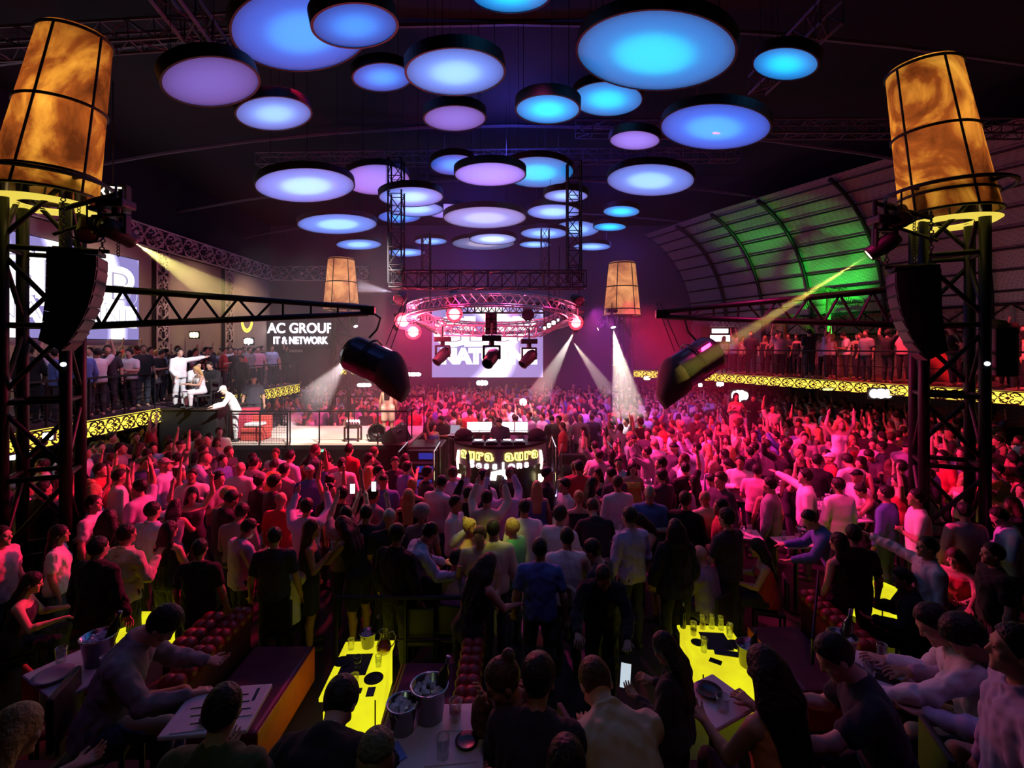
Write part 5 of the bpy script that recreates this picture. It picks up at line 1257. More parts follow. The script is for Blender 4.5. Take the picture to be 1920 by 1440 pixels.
# a pose: arms = ((upper, fore), (upper, fore)) left then right; legs likewise; lean = forward, side (deg); head = pitch, yaw
POSES = {
 'stand': dict(arms=(((-.30, .0, -1), (-.10, .28, -1)), ((.30, .02, -1), (.10, .32, -1)))),
 'drink': dict(arms=(((-.2, .05, -1), (-.05, .3, -1)), ((.3, .25, -1), (-.25, .75, .75)))),
 'clap': dict(arms=(((-.35, .35, -.9), (.45, .75, .55)), ((.35, .35, -.9), (-.45, .75, .55)))),
 'oneup': dict(arms=(((-.22, .02, -1), (-.05, .35, -1)), ((.4, .15, .9), (-.1, .1, 1)))),
 'bothup': dict(arms=(((-.5, .1, .85), (.1, .15, 1)), ((.55, .1, .8), (-.15, .1, 1)))),
 'phone': dict(arms=(((-.2, .2, -1), (.3, .9, .15)), ((.2, .2, -1), (-.3, .9, .15))), head=(28, 0)),
 'photo': dict(arms=(((-.25, .6, .35), (.25, .4, .9)), ((.25, .6, .35), (-.25, .4, .9)))),
 'folded': dict(arms=(((-.3, .25, -1), (.85, .45, .1)), ((.3, .25, -1), (-.85, .5, .2)))),
 'lean': dict(arms=(((-.3, .55, -.8), (.1, .9, -.3)), ((.3, .55, -.8), (-.1, .9, -.2))), lean=(24, 0), head=(10, 15)),
 'point': dict(arms=(((-.2, .05, -1), (-.05, .3, -1)), ((.75, .7, .25), (.6, .8, .3)))),
 'reach': dict(arms=(((-.95, .25, .15), (-.95, .25, .2)), ((.25, .2, -1), (.05, .6, -.5)))),
 'hips': dict(arms=(((-.6, -.15, -.8), (.6, .35, -.6)), ((.25, .05, -1), (.1, .3, -1))), lean=(0, 4)),
 'sit': dict(arms=(((-.25, .45, -.9), (.2, .95, .05)), ((.25, .45, -.9), (-.15, .95, .1))), sit=True, lean=(8, 0), head=(8, 0)),
 'sitdown': dict(arms=(((-.25, .55, -.8), (.25, .9, -.1)), ((.25, .55, -.8), (-.25, .9, -.05))), sit=True, lean=(22, 0), head=(32, 0)),
 'sithand': dict(arms=(((-.25, .55, -.8), (.3, .8, -.1)), ((.25, .6, -.65), (-.42, .12, .9))), sit=True, lean=(14, 0), head=(14, 0)),
 'sitreach': dict(arms=(((-.3, .8, -.5), (.0, .95, -.35)), ((.25, .45, -.9), (-.2, .9, .1))), sit=True, lean=(18, 4), head=(20, 10)),
 'bend': dict(arms=(((-.3, .6, -.7), (.2, .8, -.3)), ((.3, .6, -.7), (-.2, .8, -.3))), sit=True, lean=(48, 0), head=(20, 0)),
}
def skeleton(pose, fem):
    p = POSES[pose]; J = {}
    sit = p.get('sit'); zp = .55 if sit else .95
    la, lb = p.get('lean', (0, 0)); la, lb = R(la), R(lb)
    Rl = np.array(Matrix.Rotation(-la, 3, 'X') @ Matrix.Rotation(lb, 3, 'Y'))
    piv = np.array((0, 0, zp)); T = lambda x, y, z: piv + Rl @ np.array((x, y, z - .95))
    J['T'] = T; J['R'] = Rl; J['zp'] = zp; J['sit'] = sit
    sw = .165 if fem else .19
    for i, sg in enumerate((-1, 1)):
        sh = T(sg * sw, -.005, 1.39); u, f = p['arms'][i]; el = sh + nv(*u) * (.27 if fem else .29); wr = el + nv(*f) * (.235 if fem else .255)
        J['arm%d' % i] = (sh, el, wr, nv(*f))
        hp = np.array((sg * .092, 0, zp - .03))
        if sit: kn = hp + nv(sg * .14, 1, -.03) * .42; an = kn + nv(0, -.08, -1) * .42
        else: kn = hp + nv(sg * .06, .05, -1) * .43; an = kn + nv(0, -.05, -1) * .42
        J['leg%d' % i] = (hp, kn, an)
    hpit, hyaw = p.get('head', (0, 0))
    Rh = Rl @ np.array(Matrix.Rotation(R(hyaw), 3, 'Z') @ Matrix.Rotation(-R(hpit), 3, 'X'))
    nb = T(0, -.012, 1.47); J['neck'] = (nb, nb + Rh @ np.array((0, .02, .1)))
    J['hc'] = nb + Rh @ np.array((0, .035, .165)); J['Rh'] = Rh; J['sw'] = sw
    return J

def torso_prims(F, J, fem, e=0.0):
    T = J['T']; k = .07
    rows = [(.95, .075, .100), (1.08, .055, .088), (1.2, .068, .096), (1.33, .088, .106)] if not fem else [(.95, .082, .104), (1.09, .045, .076), (1.2, .055, .086), (1.32, .07, .092)]
    for (z0, w0, r0), (z1, w1, r1) in zip(rows[:-1], rows[1:]):
        for sg in (-1, 0, 1): F.cone(T(sg * w0, 0, z0), T(sg * w1, 0, z1), r0 + e, r1 + e, k)
    for sg in (-1, 1):
        F.cone(T(0, -.012, 1.452), T(sg * (J['sw'] - .03), -.005, 1.395), .05 + e, .052 + e, .05)
        if fem: F.ell(T(sg * .07, .075, 1.27), (.06 + e, .055 + e, .06 + e), J['R'], .04)
def arm_prims(F, J, i, e=0., upto=2.0, hem=1.0):
    sh, el, wr, f = J['arm%d' % i]; s = .92 if J['sw'] < .17 else 1.0
    if upto <= 1: F.cone(sh, sh + (el - sh) * upto, .058 * s + e, (.058 - .014 * upto) * s + e, .03)
    else:
        F.cone(sh, el, .057 * s + e, .043 * s + e, .03); q = upto - 1
        m = el + (wr - el) * .3
        F.cone(el, m, .042 * s + e, .043 * s + e, .02); F.cone(m, el + (wr - el) * q, .043 * s + e, .029 * s + e, .02)
def leg_prims(F, J, i, e=0., upto=2.0):
    hp, kn, an = J['leg%d' % i]
    if upto <= 1: F.cone(hp, hp + (kn - hp) * upto, .088 + e, .072 + e, .05); return
    F.cone(hp, kn, .088 + e, .056 + e, .05); q = upto - 1; m = kn + (an - kn) * .3 + np.array((0, -.018, 0))
    F.cone(kn, m, .054 + e, .054 + e, .03); F.cone(m, kn + (an - kn) * q, .054 + e, .037 + e, .03)
def hand_prims(F, J, i, detail):
    sh, el, wr, f = J['arm%d' % i]; sg = (-1, 1)[i]
    side = np.cross(f, np.array((sg * .95, .25, .2))); n = side / max(1e-6, np.linalg.norm(side)); w = np.cross(n, f); w /= np.linalg.norm(w)
    a = wr + f * .015; b = wr + f * .085
    for q in (-.026, 0, .026): F.cone(a + w * q * .6, b + w * q, .017, .014, .012)
    if not detail: F.cone(b, b + f * .06 + n * .02, .022, .016, .015); F.cone(a + w * .02 * -sg, a + f * .06 - w * .045 * sg, .014, .012, .01); return
    for q, L in ((-.036, .062), (-.012, .076), (.012, .08), (.036, .07)):
        p0 = b + w * q; p1 = p0 + nv(*(f + w * q * 3 + n * .25)) * L * .55; p2 = p1 + nv(*(f * .7 + n * .75 + w * q * 2)) * L * .5
        F.cone(p0, p1, .0098, .0092, .004); F.cone(p1, p2, .0092, .0075, .004)
    ts = -sg * w
    p0 = wr + f * .03 + ts * .026; p1 = p0 + nv(*(f * .6 + ts * .8)) * .042; p2 = p1 + nv(*(f * .9 + ts * .2 + n * .3)) * .034
    F.cone(p0, p1, .0125, .011, .008); F.cone(p1, p2, .011, .0085, .004)
def head_prims(F, J, detail=True):
    c, Rh = J['hc'], J['Rh']; H = lambda x, y, z: c + Rh @ np.array((x, y, z))
    F.cone(J['neck'][0], J['neck'][1], .056 if J['sw'] > .17 else .048, .05 if J['sw'] > .17 else .043, .03)
    F.ell(H(0, -.012, .025), (.076, .096, .098), Rh, .02); F.ell(H(0, .022, -.042), (.057, .07, .082), Rh, .03)
    if not detail: F.cone(H(0, .085, .01), H(0, .102, -.02), .012, .015, .012); return
    F.cone(H(-.034, .072, .034), H(.034, .072, .034), .014, .014, .015)
    for s in (-1, 1):
        F.ell(H(s * .030, .098, .012), (.019, .016, .012), Rh, .01, neg=True); F.ell(H(s * .045, .065, -.02), (.02, .02, .02), Rh, .02)
        F.ell(H(s * .08, -.008, -.002), (.010, .020, .032), Rh, .008)
    F.cone(H(0, .082, .022), H(0, .104, -.02), .008, .012, .012); F.cone(H(-.012, .09, -.024), H(.012, .09, -.024), .009, .009, .006)
    F.cone(H(-.02, .082, -.056), H(.02, .082, -.056), .008, .008, .008); F.cone(H(-.017, .081, -.068), H(.017, .081, -.068), .009, .009, .008)
    F.ell(H(0, .078, -.098), (.024, .02, .018), Rh, .02)
    for s in (-1, 1): F.ell(H(s * .030, .078, .012), (.0125, .0125, .0125), Rh, .002)
PARTS = {}
LOD = {'near': .0078, 'mid': .0165, 'far': .023, 'farther': .036}
def part(kind, pose, fem, lod, style=''):
    key = (kind, pose, fem, lod, style)
    if key in PARTS: return PARTS[key]
    h = LOD[lod]; J = skeleton(pose, fem); F = Field(); det = lod == 'near'; T = J['T']; m = SKIN; nm = kind
    x = .6 * h if lod != 'near' else 0
    if kind == 'body':
        torso_prims(F, J, fem)
        for i in (0, 1):
            arm_prims(F, J, i); leg_prims(F, J, i); hand_prims(F, J, i, det)
            an = J['leg%d' % i][2]; F.cone(an + (0, -.03, -.05), an + (0, .13, -.058), .04, .03, .03)
        head_prims(F, J, not lod.startswith('far'))
        nm = 'person'
    elif kind == 'top':
        m = CLOTH; e = {'tee': .013, 'shirt': .015, 'jacket': .026, 'tank': .011, 'dress': .012}[style] + x * .3
        torso_prims(F, J, fem, e)
        if style != 'tank' and style != 'dress':
            for i in (0, 1): arm_prims(F, J, i, e + (.006 if style == 'tee' else .003), .62 if style == 'tee' else 1.9)
            if style == 'jacket': F.cone(T(0, -.025, 1.46), T(0, .01, 1.475), .07, .066, .03)
        if style in ('dress',):
            for i in (0, 1): leg_prims(F, J, i, .03, .75 if not J['sit'] else .7)
        else:
            for sg in (-1, 1): F.cone(T(sg * .07, 0, 1.0), T(sg * .078, 0, .84 if style != 'jacket' else .78), .102 + e, .108 + e, .06)
        nk = T(0, 0, 1.478 if style != 'tank' and style != 'dress' else 1.39); 
        if style in ('tank', 'dress'): F.plane(nk, J['R'] @ np.array((0, .25, 1)) / 1.04)
        else: 
            F.ell(T(0, .012, 1.53), (.064 + x * .3, .07 + x * .3, .07), J['R'], .01, neg=True)
            if style in ('shirt', 'jacket') and det:
                ring = [T(.068 * math.cos(a), .004 + .070 * math.sin(a), 1.492 - .022 * math.sin(a)) for a in np.linspace(R(100), R(440), 15)]
                for a, b in zip(ring[:-1], ring[1:]): F.cone(a, b, .012, .012, .01)
                for sg in (-1, 1): F.cone(T(sg * .012, .082, 1.462), T(sg * .045, .085, 1.425), .010, .012, .012)
        if J['sit']: F.plane((0, 0, .47), (0, 0, -1))
        elif style != 'dress': F.plane((0, 0, .87 if style != 'jacket' else .8), (0, 0, -1))
        nm = {'tee': 't_shirt', 'shirt': 'shirt', 'jacket': 'jacket', 'tank': 'sleeveless_top', 'dress': 'dress'}[style]
    elif kind == 'bottom':
        m = CLOTH; e = .012 + x * .3
        T0 = T; F.cone(T(-.075, 0, .95), T(.075, 0, .95), .102 + e, .102 + e, .06); F.cone(T(-.06, 0, 1.03), T(.06, 0, 1.03), .09 + e, .09 + e, .06)
        for i in (0, 1): leg_prims(F, J, i, e, 1.9 if style == 'trousers' else (.85 if style == 'shorts' else .8))
        if style == 'skirt' and not J['sit']: F.cone((0, 0, .88), (0, 0, .56), .14, .17, .05); F.plane((0, 0, .56), (0, 0, -1))
        F.plane(T(0, 0, 1.04), J['R'] @ np.array((0, 0, 1)))
        nm = style
    elif kind == 'hair':
        m = HAIRM; c, Rh = J['hc'], J['Rh']; H = lambda a, b, d: c + Rh @ np.array((a, b, d)); e = .010 + x * .2
        F.ell(H(0, -.016, .032), (.078 + e, .098 + e, .098 + e), Rh, .01)
        if style == 'short': F.plane(H(0, .035, .028), Rh @ nv(0, .82, -.55)); F.plane(H(0, 0, -.05), Rh @ nv(0, 0, -1))
        elif style == 'thick':
            F.ell(H(0, -.014, .055), (.081 + e, .098 + e, .085 + e), Rh, .02); F.plane(H(0, .05, .04), Rh @ nv(0, .75, -.65)); F.plane(H(0, 0, -.07), Rh @ nv(0, 0, -1))
        elif style in ('long', 'wavy'):
            w = 1.0 if style == 'long' else 1.3
            bk = T(0, -.115, 1.22)
            for sg in (-1, 0, 1):
                F.cone(H(sg * .045, -.05, .0), H(sg * .06 * w, -.075, -.14), .055 * w, .055 * w, .03); F.cone(H(sg * .06 * w, -.075, -.14), bk + J['R'] @ np.array((sg * .055 * w, -.01, 0)), .05 * w, .03, .03)
            F.ell(H(0, .095, -.035), (.058, .07, .098), Rh, .01, neg=True)
        elif style == 'bun':
            F.plane(H(0, .04, .03), Rh @ nv(0, .82, -.55)); F.ell(H(0, -.1, .11), (.04, .04, .04), Rh, .01)
        elif style == 'afro':
            F.pr.clear(); F.ell(H(0, -.02, .05), (.135, .135, .12), Rh, .01); F.ell(H(0, .1, -.03), (.06, .08, .09), Rh, .01, neg=True)
        elif style == 'cap':
            F.plane(H(0, 0, .045), Rh @ nv(0, 0, -1)); F.cone(H(-.04, .09, .05), H(-.035, .15, .042), .018, .012, .03); F.cone(H(.04, .09, .05), H(.035, .15, .042), .018, .012, .03); F.cone(H(0, .09, .052), H(0, .165, .043), .018, .012, .03)
        nm = 'cap' if style == 'cap' else 'hair'
    elif kind == 'shoe':
        m = SHOEM; nm = 'shoe'
        for i in ((0,) if style == 'L' else (1,)):
            an = J['leg%d' % i][2]; F.cone(an + (0, -.035, -.045), an + (0, .14, -.055), .05, .04, .03); F.cone(an, an + (0, -.01, -.04), .047, .05, .02)
        F.plane((0, 0, J['leg0'][2][2] - .083), (0, 0, -1))
    v, f = F.mesh(h, .55 * h if lod != 'near' else 0)
    if det and kind in ('top', 'bottom') and len(f):
        # cloth folds
        n_ = np.zeros_like(v); fn = np.cross(v[f[:, 2]] - v[f[:, 0]], v[f[:, 3]] - v[f[:, 1]])
        for q in range(4): np.add.at(n_, f[:, q], fn)
        n_ /= np.maximum(1e-9, np.linalg.norm(n_, axis=1))[:, None]
        g = np.random.RandomState(len(v) % 997); amp = np.zeros(len(v))
        for q in range(7):
            kk = g.normal(size=3); kk = kk / np.linalg.norm(kk) * g.uniform(35, 95) * np.array((1, 1, .55)); amp += np.sin(v @ kk + g.uniform(0, 6.28) + 1.5 * np.sin(v @ g.normal(size=3) * 14))
        v = v + n_ * (np.tanh(amp / 1.6) * (.0062 if style in ('shirt', 'jacket', 'trousers') else .0045))[:, None]
    PARTS[key] = to_mesh(nm, v, f, m) if not lod.startswith('far') else (v, f)
    return PARTS[key]
def eye_mesh(pose, fem):
    key = ('eyes', pose, fem)
    if key not in PARTS:
        J = skeleton(pose, fem); b = MB()
        for s in (-1, 1): b.ellipsoid(J['hc'] + J['Rh'] @ np.array((s * .030, .0815, .012)), (.0085, .0105, .0085), 8, 6)
        o = b.build('eyes', EYEM, None, True); PARTS[key] = o.data; bpy.data.objects.remove(o)
    return PARTS[key]
COLOURS = {'white': (.72, .70, .70), 'black': (.012, .012, .014), 'dark': (.03, .03, .045), 'grey': (.22, .22, .24), 'blue': (.08, .14, .40), 'pale blue': (.42, .52, .70), 'red': (.48, .04, .05), 'lilac': (.48, .40, .60), 'cream': (.60, .52, .40), 'orange': (.65, .25, .08), 'olive': (.09, .10, .05), 'green': (.08, .30, .18), 'brown': (.20, .09, .05), 'jeans': (.05, .07, .14), 'pink': (.7, .35, .45), 'yellow': (.75, .6, .1), 'plaid grey': (.25, .22, .26)}
HAIRC = {'dark': (.012, .009, .008), 'brown': (.06, .03, .016), 'blond': (.45, .28, .11), 'grey': (.3, .28, .27), 'red brown': (.16, .05, .02)}
SKINS = [(.52, .31, .22), (.45, .26, .18), (.58, .36, .27), (.36, .20, .13)]
PEOPLE = []
def person(loc, rz, pose='stand', fem=False, top='tee', tcol='white', bottom='trousers', bcol='jeans', hair='short', hcol='dark', lod='mid', height=1.75, label=None, group=None, extra=''):
    s = height / 1.75
    body = bpy.data.objects.new('person', part('body', pose, fem, lod)); COL.objects.link(body)
    body.location = Vector(loc); body.rotation_euler = (0, 0, rz); body.scale = (s, s, s)
    sk = SKINS[rnd.randrange(4)]; body.color = (*sk, 1)
    def kid(me, col, nm):
        o = bpy.data.objects.new(nm, me); COL.objects.link(o); o.parent = body; o.color = (*col, 1); return o
    kid(part('top', pose, fem, lod, top), COLOURS[tcol], PARTS[('top', pose, fem, lod, top)].name.split('.')[0])
    if top != 'dress': kid(part('bottom', pose, fem, lod, bottom), COLOURS[bcol], bottom)
    if hair != 'bald': kid(part('hair', pose, fem, lod, hair), HAIRC.get(hcol, COLOURS.get(hcol, (.02, .02, .02))), 'cap' if hair == 'cap' else 'hair')
    for sd in 'LR': kid(part('shoe', pose, fem, lod, sd), (.02, .018, .018), 'shoe')
    if lod == 'near':
        kid(eye_mesh(pose, fem), (0, 0, 0), 'eyes')
    body['category'] = 'person'
    if label: body['label'] = label
    if group: body['group'] = group
    J = skeleton(pose, fem)
    PEOPLE.append(dict(o=body, pose=pose, top=top, tcol=tcol, hair=hair, hcol=hcol, fem=fem, loc=Vector(loc), s=s, label=label, hand=[Vector(J['arm%d' % i][2] + J['arm%d' % i][3] * .1) for i in (0, 1)], head=Vector(loc) + Vector((0, 0, (1.75 if not J['sit'] else 1.33) * s))))
    return body
# ================================================================== WHO STANDS WHERE
def place_px(px, py, base, sit, height):
    top = base + (1.33 if sit else 1.745) * height / 1.75
    d = F * (ZC - top) / (py - YH); return Vector(((px - XC) / F * d, d, base))
FG = [
 # px, py(head), base, facing deg, pose, fem, top, colour, bottom, colour, hair, colour, height, label
 (185, 1008, 0, -8, 'stand', 0, 'jacket', 'black', 'trousers', 'dark', 'short', 'dark', 1.78, 'person in a black jacket with white collar seen from behind, far left'),
 (238, 984, 0, -14, 'drink', 0, 'shirt', 'cream', 'trousers', 'dark', 'short', 'dark', 1.78, 'person in a cream shirt seen from behind, right of the black jacket'),
 (112, 986, 0, -60, 'stand', 1, 'tee', 'white', 'trousers', 'jeans', 'long', 'dark', 1.66, 'person with long dark hair in a printed pale t-shirt, left of the black jacket'),
 (176, 930, 0, -75, 'stand', 0, 'tee', 'white', 'trousers', 'jeans', 'short', 'dark', 1.76, 'person in a white t-shirt turned right, beside the foot of the left tower'),
 (318, 978, 0, -10, 'folded', 1, 'tank', 'black', 'trousers', 'dark', 'long', 'dark', 1.68, 'person with very long black hair and dark top, right of the cream shirt'),
 (287, 942, 0, -10, 'stand', 0, 'shirt', 'pale blue', 'trousers', 'dark', 'short', 'dark', 1.8, 'person in a pale blue shirt standing behind the very long black hair'),
 (205, 955, 0, 10, 'stand', 1, 'dress', 'dark', 'trousers', 'dark', 'wavy', 'dark', 1.7, 'person with big wavy dark hair between the black jacket and the pale blue shirt'),
 (375, 1012, 0, 5, 'stand', 0, 'tee', 'black', 'trousers', 'dark', 'short', 'dark', 1.66, 'person in a black t-shirt seen from behind above the red roll back'),
 (466, 975, 0, -35, 'phone', 0, 'tee', 'lilac', 'trousers', 'dark', 'short', 'dark', 1.72, 'person in a lilac shirt looking down at a phone, left of centre'),
 (515, 990, 0, 10, 'stand', 0, 'tee', 'dark', 'trousers', 'dark', 'short', 'dark', 1.7, 'person in a dark t-shirt between the lilac shirt and the long fair hair'),
 (541, 1030, 0, 4, 'sit', 0, 'tee', 'white', 'trousers', 'jeans', 'short', 'dark', 1.75, 'seated person in a white t-shirt seen from behind above the plum seat'),
 (585, 976, 0, -70, 'drink', 1, 'dress', 'dark', 'trousers', 'dark', 'wavy', 'brown', 1.68, 'person with long fair brown hair in a dark short dress holding a glass'),
 (642, 970, 0, 60, 'lean', 1, 'dress', 'black', 'trousers', 'dark', 'wavy', 'dark', 1.74, 'person with dark wavy hair leaning towards the one in the dark dress'),
 (745, 985, 0, -25, 'stand', 0, 'shirt', 'black', 'trousers', 'dark', 'thick', 'dark', 1.78, 'person in black with thick dark hair behind the guard rail'),
 (806, 982, 0, -65, 'lean', 0, 'shirt', 'pale blue', 'trousers', 'dark', 'short', 'dark', 1.8, 'person in a pale blue shirt leaning right, behind the guard rail'),
 (797, 1040, 0, 0, 'sit', 0, 'tee', 'black', 'trousers', 'dark', 'thick', 'dark', 1.75, 'seated person with dark hair just behind the guard rail, left of two'),
 (856, 1032, 0, -10, 'sit', 0, 'shirt', 'lilac', 'trousers', 'dark', 'short', 'dark', 1.8, 'seated person in a pale hooded shirt just behind the guard rail, right of two'),
 (915, 1040, 0, -45, 'lean', 1, 'dress', 'black', 'trousers', 'dark', 'wavy', 'dark', 1.72, 'dark figure with long wavy hair standing at the middle above the red roll'),
 (1012, 1010, 0, -5, 'stand', 0, 'tee', 'blue', 'trousers', 'dark', 'short', 'dark', 1.76, 'person in a bright blue t-shirt seen from behind right of centre'),
 (1063, 990, 0, 0, 'drink', 0, 'tee', 'white', 'trousers', 'dark', 'short', 'dark', 1.76, 'person in a white t-shirt seen from behind, right of the blue t-shirt'),
 (1112, 1015, 0, 55, 'phone', 0, 'tee', 'dark', 'trousers', 'dark', 'thick', 'dark', 1.72, 'person with thick dark hair facing left between white t-shirt and black shirt'),
 (1132, 1062, 0, 170, 'lean', 0, 'shirt', 'black', 'trousers', 'dark', 'short', 'dark', 1.74, 'person in a black shirt turned to the camera, head bowed, right of the blue t-shirt'),
 (1180, 952, 0, 28, 'stand', 0, 'shirt', 'lilac', 'trousers', 'dark', 'short', 'dark', 1.86, 'tall person in a loose lilac shirt turned left, right of centre'),
 (1266, 974, 0, 0, 'stand', 1, 'jacket', 'black', 'trousers', 'black', 'wavy', 'dark', 1.76, 'person all in black with long black hair, right of the lilac shirt'),
 (1362, 955, 0, 30, 'folded', 0, 'tee', 'dark', 'trousers', 'dark', 'thick', 'dark', 1.8, 'person in a dark polo standing, arms folded, right of the long black hair'),
 (1312, 1024, 0, 35, 'sit', 0, 'shirt', 'plaid grey', 'trousers', 'dark', 'bald', 'dark', 1.76, 'bald seated person in a grey plaid shirt left of the dark polo'),
 (1420, 1012, 0, 70, 'sit', 1, 'tank', 'red', 'trousers', 'dark', 'wavy', 'dark', 1.72, 'seated person with curly hair in a red top above the right red sofa'),
 (1738, 1008, 0, 75, 'point', 0, 'shirt', 'white', 'trousers', 'dark', 'short', 'dark', 1.74, 'person at right stretching a white sleeved arm out to the left'),
 (1692, 1066, 0, 60, 'sit', 0, 'jacket', 'black', 'trousers', 'dark', 'short', 'dark', 1.76, 'dark seated person at the right glowing table'),
 (1600, 985, 0, -10, 'stand', 0, 'tee', 'black', 'trousers', 'dark', 'short', 'dark', 1.76, 'person in black standing behind the right red sofa back'),
 (1572, 1000, 0, 20, 'stand', 1, 'tank', 'dark', 'trousers', 'dark', 'long', 'dark', 1.68, 'person with long dark hair in a dark top above the right red sofa'),
 (1860, 1020, 0, 70, 'stand', 0, 'tee', 'black', 'trousers', 'dark', 'short', 'dark', 1.74, 'dark clothed person near the tiny glowing cube at right'),
 (1790, 1030, 0, 120, 'sit', 1, 'tank', 'red', 'trousers', 'dark', 'wavy', 'brown', 1.72, 'seated person in a red top below the right tower'),
 (2, 988, 0, -80, 'stand', 0, 'tee', 'pink', 'trousers', 'dark', 'short', 'dark', 1.78, 'person in a pink lit t-shirt cut by the left edge of the picture'),
 (60, 1075, 0, -60, 'sit', 1, 'tank', 'dark', 'trousers', 'dark', 'long', 'dark', 1.7, 'seated dark figure with long hair at the left edge'),
 # terrace
 (303, 1142, .9, -72, 'sitdown', 0, 'shirt', 'grey', 'trousers', 'jeans', 'thick', 'dark', 1.78, 'seated person in an open grey shirt looking down, left of the printed mats'),
 (418, 1292, .9, 0, 'sit', 0, 'jacket', 'olive', 'trousers', 'dark', 'short', 'dark', 1.74, 'seated person in an olive jacket seen from behind at the bottom left'),
 (636, 1284, .9, 0, 'bend', 0, 'jacket', 'black', 'trousers', 'dark', 'thick', 'dark', 1.86, 'black hunched silhouette covering the front of the left glowing table'),
 (705, 1378, .9, 0, 'sit', 0, 'jacket', 'olive', 'trousers', 'dark', 'cap', 'olive', 1.72, 'person in an olive jacket and cap at the bottom edge, left of centre'),
 (942, 1240, .9, 108, 'sithand', 1, 'jacket', 'brown', 'trousers', 'dark', 'bun', 'brown', 1.74, 'seated person with tied up brown hair holding a hand to the mouth, bottom centre'),
 (1010, 1236, .9, -15, 'sit', 0, 'jacket', 'dark', 'trousers', 'dark', 'thick', 'dark', 1.76, 'seated dark figure just right of the tied up brown hair'),
 (1118, 1245, .9, 12, 'bend', 0, 'shirt', 'cream', 'trousers', 'dark', 'short', 'brown', 1.95, 'broad person in a pale shirt bending forward at the bottom, right of centre'),
 (1246, 1190, .9, 48, 'phone', 1, 'shirt', 'dark', 'trousers', 'dark', 'long', 'dark', 1.3, 'person with dark hair holding a lit phone before the large glowing table'),
 (1433, 1218, .9, 20, 'sit', 1, 'tank', 'orange', 'trousers', 'dark', 'wavy', 'dark', 1.76, 'seated person with long dark hair and bare orange lit back, right of the lilac table'),
 (1566, 1196, .9, 72, 'sitreach', 0, 'tee', 'dark', 'trousers', 'dark', 'short', 'dark', 1.8, 'dark seated person in profile reaching left, behind the cluttered side table'),
 (1752, 1138, .9, 62, 'sitreach', 0, 'shirt', 'white', 'trousers', 'dark', 'short', 'dark', 1.8, 'seated person in a white shirt reaching to the cluttered side table'),
 (1815, 1160, .9, 60, 'sitdown', 0, 'shirt', 'lilac', 'trousers', 'dark', 'thick', 'dark', 1.92, 'seated person in a lilac shirt in front of the white shirted one at right'),
 (1905, 1176, .9, 60, 'stand', 0, 'shirt', 'lilac', 'trousers', 'dark', 'short', 'dark', 1.74, 'person in a lilac shirt standing at the right edge of the picture'),
 (1062, 1392, .9, -5, 'sit', 0, 'tee', 'dark', 'trousers', 'dark', 'short', 'dark', 1.74, 'dark head seen from behind at the bottom edge right of centre'),
 (30, 1330, .9, -30, 'sit', 1, 'tank', 'dark', 'trousers', 'dark', 'wavy', 'blond', 1.74, 'seated person with long fair hair at the bottom left corner'),
]
SIT = {k for k, v in POSES.items() if v.get('sit')}
OCC = []
for (px, py, base, fa, pose, fem, top, tc, bo, bc, ha, hc, hh, lab) in FG:
    J = skeleton(pose, bool(fem)); s_ = hh / 1.75; ht = Vector(J['hc'] + np.array((0, 0, .118))) * s_
    d = F * (ZC - base - ht.z) / (py - YH); off = Matrix.Rotation(R(fa), 3, 'Z') @ Vector((ht.x, ht.y, 0))
    p = Vector(((px - XC) / F * d, d, base)) - off; p.z = base
    if base > 0 and p.y > 3.55: p.x *= 3.55 / p.y; p.y = 3.55
    person(p, R(fa), pose, bool(fem), top, tc, bo, bc, ha, hc, 'near', hh, lab)
    OCC.append((p.x, p.y, .36))
    if pose in SIT:
        f = Vector((-math.sin(R(fa)), math.cos(R(fa)), 0))
        chair('dark chair under the ' + lab[:1].lower() + lab[1:60].rsplit(' ', 1)[0] if False else 'dark chair carrying the ' + ' '.join(lab.split()[:9]), (p.x, p.y, base), R(fa), .415 * hh / 1.75)
# the performer, stage people and other singled-out guests
SP = [
 (Vector((-.33, 13.42, .28)), 165, 'phone', 0, 'tee', 'dark', 'trousers', 'dark', 'short', 'dark', 1.76, 'person in a dark t-shirt playing at the decks, facing the hall'),
 (P(722, 830, 14.4) * 1, 0, 'stand', 1, 'dress', 'cream', 'trousers', 'dark', 'long', 'dark', 1.72, 'person in a long pale robe on the catwalk, head behind the barrel hood'),
 (Vector((-8.2, 14.25, 1.2)), 120, 'lean', 0, 'shirt', 'white', 'trousers', 'white', 'cap', 'white', 1.72, 'glaring white costumed performer at the left end of the catwalk'),
 (Vector((-8.45, 15.7, 1.2)), 200, 'stand', 0, 'tee', 'dark', 'trousers', 'dark', 'cap', 'black', 1.85, 'person with cap and dark t-shirt standing by the red draped table'),
 (Vector((-9.95, 14.35, 2.2)), -110, 'reach', 0, 'shirt', 'white', 'trousers', 'white', 'short', 'dark', 1.74, 'person in a white suit stretching an arm on the black platform'),
 (Vector((-9.95, 15.1, 2.2)), -120, 'sit', 0, 'shirt', 'white', 'trousers', 'white', 'short', 'dark', 1.74, 'seated musician figure in white on the black platform'),
 (Vector((-9.3, 14.9, 2.2)), 180, 'sit', 0, 'jacket', 'black', 'trousers', 'black', 'short', 'dark', 1.74, 'seated person in a black jacket on the black platform'),
 (Vector((-8.95, 15.9, 2.2)), 170, 'stand', 0, 'jacket', 'black', 'trousers', 'black', 'short', 'dark', 1.5, 'person in a black suit standing on the black platform'),
 (Vector((-9.2, 14.2, 2.2)), 150, 'sit', 1, 'tank', 'white', 'trousers', 'white', 'long', 'blond', 1.6, 'seated person in white with fair hair on the black platform'),
]
SP[1] = (Vector((-3.78, 14.62, 1.2)),) + SP[1][1:]
